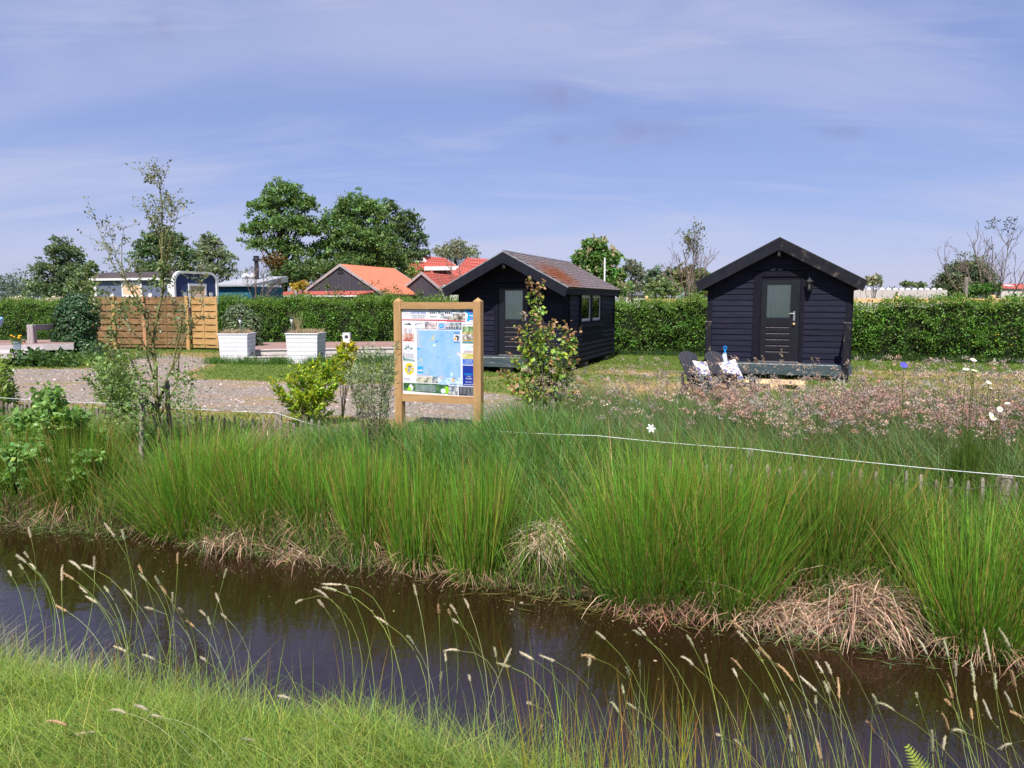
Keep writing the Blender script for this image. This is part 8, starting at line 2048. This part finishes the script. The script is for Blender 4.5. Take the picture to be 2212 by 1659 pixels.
u = RNG.uniform(-6.0, -3.3, n_); v = RNG.normal(3.08, 0.16, n_); c = rcol(n_, (0.36, 0.32, 0.22), 0.25, 0.06)
stuff(plant_mesh("dry_fringe", [blades(uvw(u, v, -0.02), RNG.uniform(0.15, 0.40, n_), 0.004, RNG.normal(math.radians(60), 1.0, n_), RNG.uniform(0.1, 0.9, n_), 0.3, 1, 0.4, c, c)], M["straw"]), "pale dry stalks at the near water edge on the left")

# foxtail grass: every stem a thing of its own, spike as its part
FX = []
def fx(ox, oy, k, rows, Y0):
    for (a, b_, c, d) in rows: FX.append((ox + k * a, oy + k * b_, ox + k * c, oy + k * d, Y0))
fx(0, 1094.5, .3402, [(178,128,198,200),(660,100,728,190),(773,143,792,215),(155,290,185,330),(100,308,170,360),(190,360,230,400),(122,362,148,400),(395,370,392,475),(440,345,515,400),(520,368,605,402),(597,320,600,405),(395,418,470,465),(55,410,75,440),(505,505,555,550),(540,565,620,615),(660,505,690,545),(880,370,905,425),(885,425,935,475),(985,440,1015,495),(1015,500,1060,560),(790,525,840,580),(1128,292,1127,365),(1095,545,1098,610),(1440,395,1420,460),(1370,550,1393,610),(1270,660,1305,695),(1320,700,1335,750),(1135,645,1165,680),(1185,725,1235,765),(1100,815,1130,830),(915,640,980,655),(1405,680,1445,715),(720,885,805,920),(900,940,985,975),(1270,955,1315,985),(355,625,425,665),(295,1360,425,1390),(480,1445,605,1430),(690,1290,800,1310),(850,1260,940,1295),(950,1330,1035,1340),(2045,490,2170,495),(2045,510,2140,535),(1995,520,2085,580),(2020,590,2060,640),(1880,610,1925,590),(1765,1200,1845,1220),(1540,1470,1620,1490)], 3.7)
fx(691.2, 1094.5, .3402, [(160,495,195,555),(345,697,435,750),(595,492,615,570),(752,620,755,680),(828,622,868,685),(815,655,828,690),(842,710,880,742),(920,585,945,645),(555,820,600,880),(785,918,885,915),(795,925,800,985),(1105,890,1120,960),(1215,900,1160,1020),(1120,990,1215,1020),(1265,920,1355,970),(1395,940,1490,980),(1660,945,1750,965),(1715,940,1708,1030),(1755,795,1815,845),(2020,770,2070,820),(1990,785,2045,820),(1945,1020,1965,1080),(1918,1130,1930,1190),(2030,975,2032,1020),(1850,1240,1900,1310),(1950,1245,2010,1285),(945,1070,955,1110),(1320,1245,1350,1255),(1410,1385,1395,1450),(770,1050,765,1110)], 3.5)
fx(1382.5, 1094.5, .375, [(520,655,605,720),(565,715,620,780),(775,670,810,740),(850,695,890,750),(970,705,1045,760),(685,810,755,880),(670,825,690,860),(525,875,590,940),(535,935,560,985),(240,865,310,915),(270,740,310,810),(375,850,388,905),(790,905,885,1010),(920,975,1018,1065),(1015,890,1055,960),(1068,890,1105,975),(1140,985,1148,1110),(1060,1005,1085,1075),(1085,1015,1090,1085),(1010,1090,1015,1140),(1340,1085,1365,1145),(1370,1130,1470,1180),(1590,1070,1600,1105),(1600,760,1655,855),(1750,760,1775,870),(1815,885,1818,985),(1770,1000,1800,1110),(1905,890,1925,1020),(1925,1035,1935,1120),(1980,700,2020,900),(2070,705,2130,810),(2045,960,2050,1055),(2140,940,2165,1045),(2100,1065,2145,1160),(1975,1110,2025,1230),(2130,1175,2205,1215),(1760,1110,1795,1150),(1740,1190,1780,1290),(1800,1290,1865,1300),(2065,1400,2140,1365),(1760,1320,1745,1405),(1905,1165,1915,1230),(1305,1235,1355,1300),(865,1315,875,1415),(1015,1330,1045,1460),(545,1340,585,1380),(440,1310,465,1320),(715,1080,740,1120),(805,1125,830,1180),(855,1200,865,1290),(965,1165,975,1230),(1680,1290,1685,1420)], 3.2)
fcol = [((0.54, 0.475, 0.34), "pale"), ((0.42, 0.41, 0.25), "green"), ((0.52, 0.35, 0.19), "rust")]
FXI, FXT = [], []
rr = random.Random(9)
for i, (tx, ty, hx, hy, Y0) in enumerate(FX):
    Yh = Y0 + rr.uniform(-0.25, 0.25)
    if hy > 1500 and tx < 1200: Yh = 2.9 + rr.uniform(-0.1, 0.1)
    tip, hb = Vector(at(tx, ty, Yh + rr.uniform(-0.03, 0.03))), Vector(at(hx, hy, Yh))
    dirn = (hb - tip)
    uh, vh = toUV(hb.x, hb.y)
    # root on the near bank, to the right of the spike and below it
    ru = uh + max(0.02, min(0.45, dirn.x / max(0.02, dirn.length) * 0.35 + rr.uniform(0.0, 0.1))); rv = min(3.0, max(2.2, vh - rr.uniform(0.0, 0.25)))
    rz = float(ground_z(ru, rv))
    root = Vector(W(ru, rv, rz - 0.02))
    L1 = (hb - root).length
    ctrl = hb + dirn.normalized() * L1 * 0.45; ctrl.z = max(ctrl.z, rz + 0.05)
    pts_ = [root * (1 - f) ** 2 + ctrl * 2 * f * (1 - f) + hb * f * f for f in np.linspace(0, 1, 8)]
    ci = rr.choices((0, 1, 2), (5, 3, 2))[0]
    col_, nm = fcol[ci]
    FXI.append((tx, nm, abs(dirn.z) / max(1e-6, dirn.length), tx)); lbl = {"pale": "foxtail grass stem with a pale cream seed spike on the near bank", "green": "foxtail grass stem with a greenish seed spike on the near bank", "rust": "foxtail grass stem with a rusty brown seed spike on the near bank"}[nm]
    t = thing("foxtail_grass", lbl, "grass stem", (0, 0, 0), 0, "foxtail grass stems with %s spikes" % nm)
    FXT.append(t)
    g_ = rcol(1, (0.26, 0.33, 0.08) if rr.random() < 0.7 else (0.36, 0.40, 0.22), 0.2, 0.08)[0]
    MB().tube(pts_, [0.0015] * 5 + [0.0013, 0.0012, 0.0011], 4, tuple(g_)).build("stem", M["grass"], t, True)
    # spike: spindle bent along its axis with a bristly surface
    n_, m_ = 9, 8; vs_, fs, rw = [], [], []
    ln = dirn.length; sag = Vector((0, 0, 1)) * ln * rr.uniform(-0.03, 0.10); rmax = min(0.0054, max(0.0032, ln * 0.078))
    ax = dirn.normalized(); A_ = ax.orthogonal().normalized(); B_ = ax.cross(A_)
    cc = rcol(1, col_, 0.12, 0.05)[0]
    b = MB(); V_, Cc = [], []
    for r_ in range(n_ + 1):
        f = r_ / n_; c_ = hb.lerp(tip, f) + sag * 4 * f * (1 - f); rad = rmax * (math.sin(math.pi * min(1, f * 0.86 + 0.12)) ** 0.6)
        for k in range(m_):
            a_ = 2 * math.pi * (k + 0.5 * (r_ % 2)) / m_; q_ = rad * rr.uniform(0.72, 1.22)
            V_.append(c_ + (A_ * math.cos(a_) + B_ * math.sin(a_)) * q_)
    F_ = [(r_ * m_ + k, r_ * m_ + (k + 1) % m_, (r_ + 1) * m_ + (k + 1) % m_, (r_ + 1) * m_ + k) for r_ in range(n_) for k in range(m_)] + [tuple(range(m_))[::-1], tuple(n_ * m_ + k for k in range(m_))]
    b.add(V_, F_, tuple(cc))
    nb = 60; ff_ = RNG.random(nb); aa = RNG.uniform(0, 6.283, nb)
    me1 = b.build("seed_spike", M["fluff"], t)
    P_ = np.array([list(hb.lerp(tip, f) + sag * 4 * f * (1 - f) + (A_ * math.cos(a_) + B_ * math.sin(a_)) * rmax * 0.85 * (math.sin(math.pi * min(1, f * 0.86 + 0.12)) ** 0.6)) for f, a_ in zip(ff_, aa)])
    D = np.array([list(-ax * 0.8 + (A_ * math.cos(a_) + B_ * math.sin(a_)) * 0.7) for a_ in aa])
    v0_, l0_, s0_, c0_ = leaves(P_, D, rdir(nb), 0.0075, 0.0022, rcol(nb, col_ * np.array(1.1), 0.15, 0.05))
    bm_v = np.concatenate([np.array([tuple(q_) for q_ in V_]), v0_]); base_n = len(V_)
    lp = [i_ for f in F_ for i_ in f]; st_ = np.cumsum([0] + [len(f) for f in F_])[:-1]
    me2 = np_mesh("seed_spike", bm_v, np.concatenate([np.array(lp), l0_ + base_n]), np.concatenate([st_, s0_ + len(lp)]), np.concatenate([np.tile(cc, (base_n, 1)), c0_]), False, M["fluff"])
    old = me1.data; me1.data = me2; bpy.data.meshes.remove(old)

ORD = "first second third fourth fifth sixth seventh eighth ninth tenth eleventh twelfth thirteenth fourteenth fifteenth sixteenth".split()
ZONES = ((300, "at near bank's left end"), (640, "on near bank below willow stakes"), (1120, "on near bank below info board"), (1560, "on near bank below fanning rushes"), (1860, "on near bank below straw bank"), (9999, "at near bank's right end"))
by = {}
for (x, nm, up_, _), t in zip(FXI, FXT):
    zn = next(z for lim, z in ZONES if x < lim)
    by.setdefault((nm, "upright" if up_ > 0.93 else "leaning" if up_ > 0.66 else "bent over" if up_ > 0.3 else "nearly flat", zn), []).append((x, t))
for (nm, att, zn), q in by.items():
    q.sort(key=lambda z: z[0])
    for k, (x, t) in enumerate(q):
        t["label"] = "%s%s %s foxtail spike %s" % ((ORD[k] + " from left, ") if len(q) > 1 else "", att, {"pale": "pale cream", "green": "greenish", "rust": "rusty brown"}[nm], zn)
        t["group"] = "foxtail grass stems on the near bank"
# ------------------------------------------------------------------ flowers and fern
def daisy(label, px, py, Y0, d, tilt, ground_px=None):
    p = Vector(at(px, py, Y0)); u, v = toUV(p.x, p.y)
    t = thing("daisy", label, "flower", tuple(p), 0, "white daisies at the right edge of the meadow")
    z0 = float(ground_z(u, v))
    MB().tube([(0.02, 0.02, z0 - p.z), (0.0, 0.01, (z0 - p.z) * 0.4), (0, 0, -0.004)], [0.004, 0.0032, 0.0028], 5, (0.10, 0.15, 0.03)).build("stem", M["grass"], t)
    b = MB(); n_ = 17; r = d / 2
    R3 = Matrix.Rotation(tilt[0], 3, "X") @ Matrix.Rotation(tilt[1], 3, "Y")
    for k in range(n_):
        a_ = 2 * math.pi * k / n_ + random.uniform(-0.06, 0.06); dz = random.uniform(-0.12, 0.04)
        q_ = [(0.25, -0.05, 0.0), (0.65, -0.135, dz * 0.4), (1.0, -0.06, dz), (1.0, 0.06, dz), (0.65, 0.135, dz * 0.4), (0.25, 0.05, 0.0)]
        b.add([tuple(R3 @ (Vector((x * math.cos(a_) - y * math.sin(a_), x * math.sin(a_) + y * math.cos(a_), z)) * r)) for x, y, z in q_], [(0, 1, 4, 5), (1, 2, 3, 4)], (0.80, 0.79, 0.77))
    b.build("petals", M["petal"], t)
    b = MB(); b.lathe([(0.05 * r, -0.02 * r), (0.30 * r, 0.0), (0.26 * r, 0.10 * r), (0.10 * r, 0.16 * r)], 10)
    b.v = [tuple(R3 @ Vector(q_)) for q_ in b.v]
    b.build("centre", yel, t)
for (lb, px, py, d, tl) in (("tallest white daisy at the right, alone at the top of its stem", 2103, 777, 0.062, (0.55, 0.1)), ("white daisy below the tallest one, left of its neighbour", 2087, 797, 0.060, (0.35, -0.15)), ("white daisy below the tallest one, right of its neighbour", 2105, 800, 0.060, (0.3, 0.15)),
                            ("white daisy with a yellow centre between the tall three and the low group", 2136, 826, 0.055, (0.6, 0.1)), ("small white daisy seen edge on under the one with the yellow centre", 2140, 838, 0.036, (0.2, 0)), ("flat white daisy left in the low group at the picture edge", 2152, 864, 0.055, (0.1, 0.3)),
                            ("white daisy at the right of the low group, seen from the side", 2176, 871, 0.055, (0.2, -0.2)), ("white daisy facing the viewer in the low group", 2160, 884, 0.055, (1.2, -0.1)), ("left one of the two lowest white daisies", 2141, 896, 0.058, (1.0, 0.3)), ("right one of the two lowest white daisies, orange centred", 2146, 902, 0.060, (1.1, -0.2)), ("tiny white daisy bud beside the yellow centred daisy", 2158, 838, 0.022, (0.1, 0))):
    daisy(lb, px, py, 6.95 + random.uniform(-0.15, 0.15), d, tl)
t = thing("daisy_plant", "tuft of narrow green daisy leaves below the three tallest daisies", "plant")
q = gp(2098, 915, 0.1); n_ = 420; u0, v0 = toUV(q[0], q[1]); u0, v0 = toUV(*at(2098, 900, 7.0)[:2])
u, v = RNG.normal(u0, 0.07, n_), RNG.normal(v0, 0.06, n_); c = rcol(n_, (0.085, 0.15, 0.02), 0.25, 0.15)
plant_mesh("leaves", [blades(uvw(u, v), RNG.uniform(0.3, 0.82, n_), 0.006, RNG.uniform(0, 6.3, n_), RNG.uniform(0, 0.14, n_), 0.05, 1, 0.05, c, c)], M["grass"], t)
# iris-like broad leaves at the right edge
t = thing("broad_leaf_plant", "upright broad green leaves at the right edge behind the thick post", "plant")
n_ = 42; u0, v0 = toUV(*at(2195, 950, 7.2)[:2]); u, v = RNG.normal(u0, 0.12, n_), RNG.normal(v0, 0.10, n_); c = rcol(n_, (0.13, 0.21, 0.04), 0.2, 0.1)
plant_mesh("leaves", [blades(uvw(u, v), RNG.uniform(0.30, 0.6, n_), 0.028, RNG.uniform(0, 6.3, n_), RNG.uniform(0, 0.3, n_), 0.15, 1, 0.1, c, c, seg=4)], M["grass"], t)
def small_flower(name, label, px, py, Y0, r, mat, petals, tilt=(0.5, 0)):
    p = Vector(at(px, py, Y0)); u, v = toUV(p.x, p.y); z0 = float(ground_z(u, v))
    t = thing(name, label, "flower", tuple(p))
    MB().tube([(0.03, 0, z0 - p.z), (0.01, 0, (z0 - p.z) * 0.5), (0, 0, 0)], [0.004, 0.003, 0.0025], 5, (0.10, 0.14, 0.04)).build("stem", M["grass"], t)
    b = MB(); R3 = Matrix.Rotation(tilt[0], 3, "X") @ Matrix.Rotation(tilt[1], 3, "Y")
    for k in range(petals):
        a_ = 2 * math.pi * k / petals
        q_ = [(0.08, -0.04, 0), (0.6, -0.22, 0.2), (1.0, 0, 0.12), (0.6, 0.22, 0.2), (0.08, 0.04, 0)]
        b.add([tuple(R3 @ (Vector((x * math.cos(a_) - y * math.sin(a_), x * math.sin(a_) + y * math.cos(a_), z)) * r)) for x, y, z in q_], [(0, 1, 2, 3, 4)])
    b.build("petals", mat, t)
small_flower("cornflower", "single blue cornflower standing right of the square gabled cabin", 1952, 789, 8.6, 0.045, plain("cornflower_blue", (0.08, 0.07, 0.55), 0.7), 12, (0.9, 0))
small_flower("white_flower", "single white star shaped flower in the tall grass right of the birch", 1406, 926, 8.3, 0.058, plain("white_petal", (0.80, 0.80, 0.80), 0.7), 6, (1.1, 0.2))
small_flower("red_hot_poker", "yellow topped poker flower on a red stem between silver willow and golden shrub", 781, 877, 9.4, 0.03, yel, 8, (0.3, 0))
scatter_flowers("yellow buttercups scattered in the grass round the left stake fence", [at(px + RNG.normal(0, 3), py + RNG.normal(0, 3), Y_) for (px, py, Y_) in ((145, 900, 9.6), (150, 902, 9.7), (152, 896, 9.9), (142, 910, 9.5), (156, 905, 9.8), (170, 898, 10), (525, 907, 10.8), (530, 910, 10.6), (440, 905, 11), (2, 925, 9.3), (735, 725, 27.5), (739, 732, 27.4), (733, 718, 27.3), (742, 738, 27.3), (880, 722, 28), (885, 715, 28), (2150, 722, 21.6), (2160, 728, 21.5), (2196, 726, 21.4), (2146, 735, 21.4), (2185, 741, 21.4))], 0.02, yel, "buttercups")
# low garden plants at the foot of the ivy column
t = thing("leafy_plant", "low dark leafy plant at the foot of the railing post", "plant")
P0 = np.array(gp(82, 790, 0)); spots = [P0 + RNG.normal(0, 1, 3) * np.array([0.35, 0.2, 0.08]) + [0, 0, 0.2] for k in range(40)]
leaf_tufts(t, spots, 18, 0.07, 0.13, (0.045, 0.10, 0.025))
P0 = np.array(gp(145, 792, 0)); spots = [P0 + RNG.normal(0, 1, 3) * np.array([0.55, 0.25, 0.08]) + [0, 0, 0.16] for k in range(40)]
t = thing("leafy_plant", "low bright green plants before the ivy column", "plant"); leaf_tufts(t, spots, 18, 0.08, 0.10, (0.075, 0.14, 0.03))
# fern at the lower right
t = thing("fern_frond", "light green fern frond at the bottom right edge", "fern")
b = MB(); P0, P1 = Vector(at(2012, 1700, 2.55)), Vector(at(1957, 1607, 2.62)); ax = (P1 - P0)
side = Vector((0.83, 0.1, 0.55)).normalized(); nrm = ax.cross(side).normalized(); side = nrm.cross(ax).normalized()
b.tube([P0 + (P1 - P0) * f for f in np.linspace(-0.3, 1, 6)], [0.002, 0.002, 0.0018, 0.0014, 0.001, 0.0006], 4, (0.22, 0.28, 0.03))
parts = []; P_, D, Ls = [], [], []
for k in range(13):
    f = k / 13; w_ = 0.050 * (1 - f) ** 0.8 + 0.006
    for sg in (-1, 1):
        q = P0 + ax * (f + (0.012 if sg > 0 else 0)); d_ = (side * sg + ax.normalized() * 0.45).normalized()
        m_ = 9
        for j in range(m_):
            g_ = (j + 0.4) / m_; s_ = q + d_ * w_ * g_
            for s2 in (-1, 1):
                P_.append(tuple(s_)); D.append(tuple(ax.normalized() * s2 * 0.8 + d_ * 0.7)); Ls.append(0.0085 * (1 - g_ * 0.7) * (1 - f * 0.45))
P_, D, Ls = np.array(P_), np.array(D), np.array(Ls)
b.build("rachis", M["grass"], t)
plant_mesh("leaflets", [leaves(P_, D, np.tile(np.array(nrm), (len(P_), 1)), Ls, Ls * 0.6, rcol(len(P_), (0.34, 0.44, 0.05), 0.12, 0.08), 0.02)], M["leaf"], t)
bpy.context.view_layer.update()
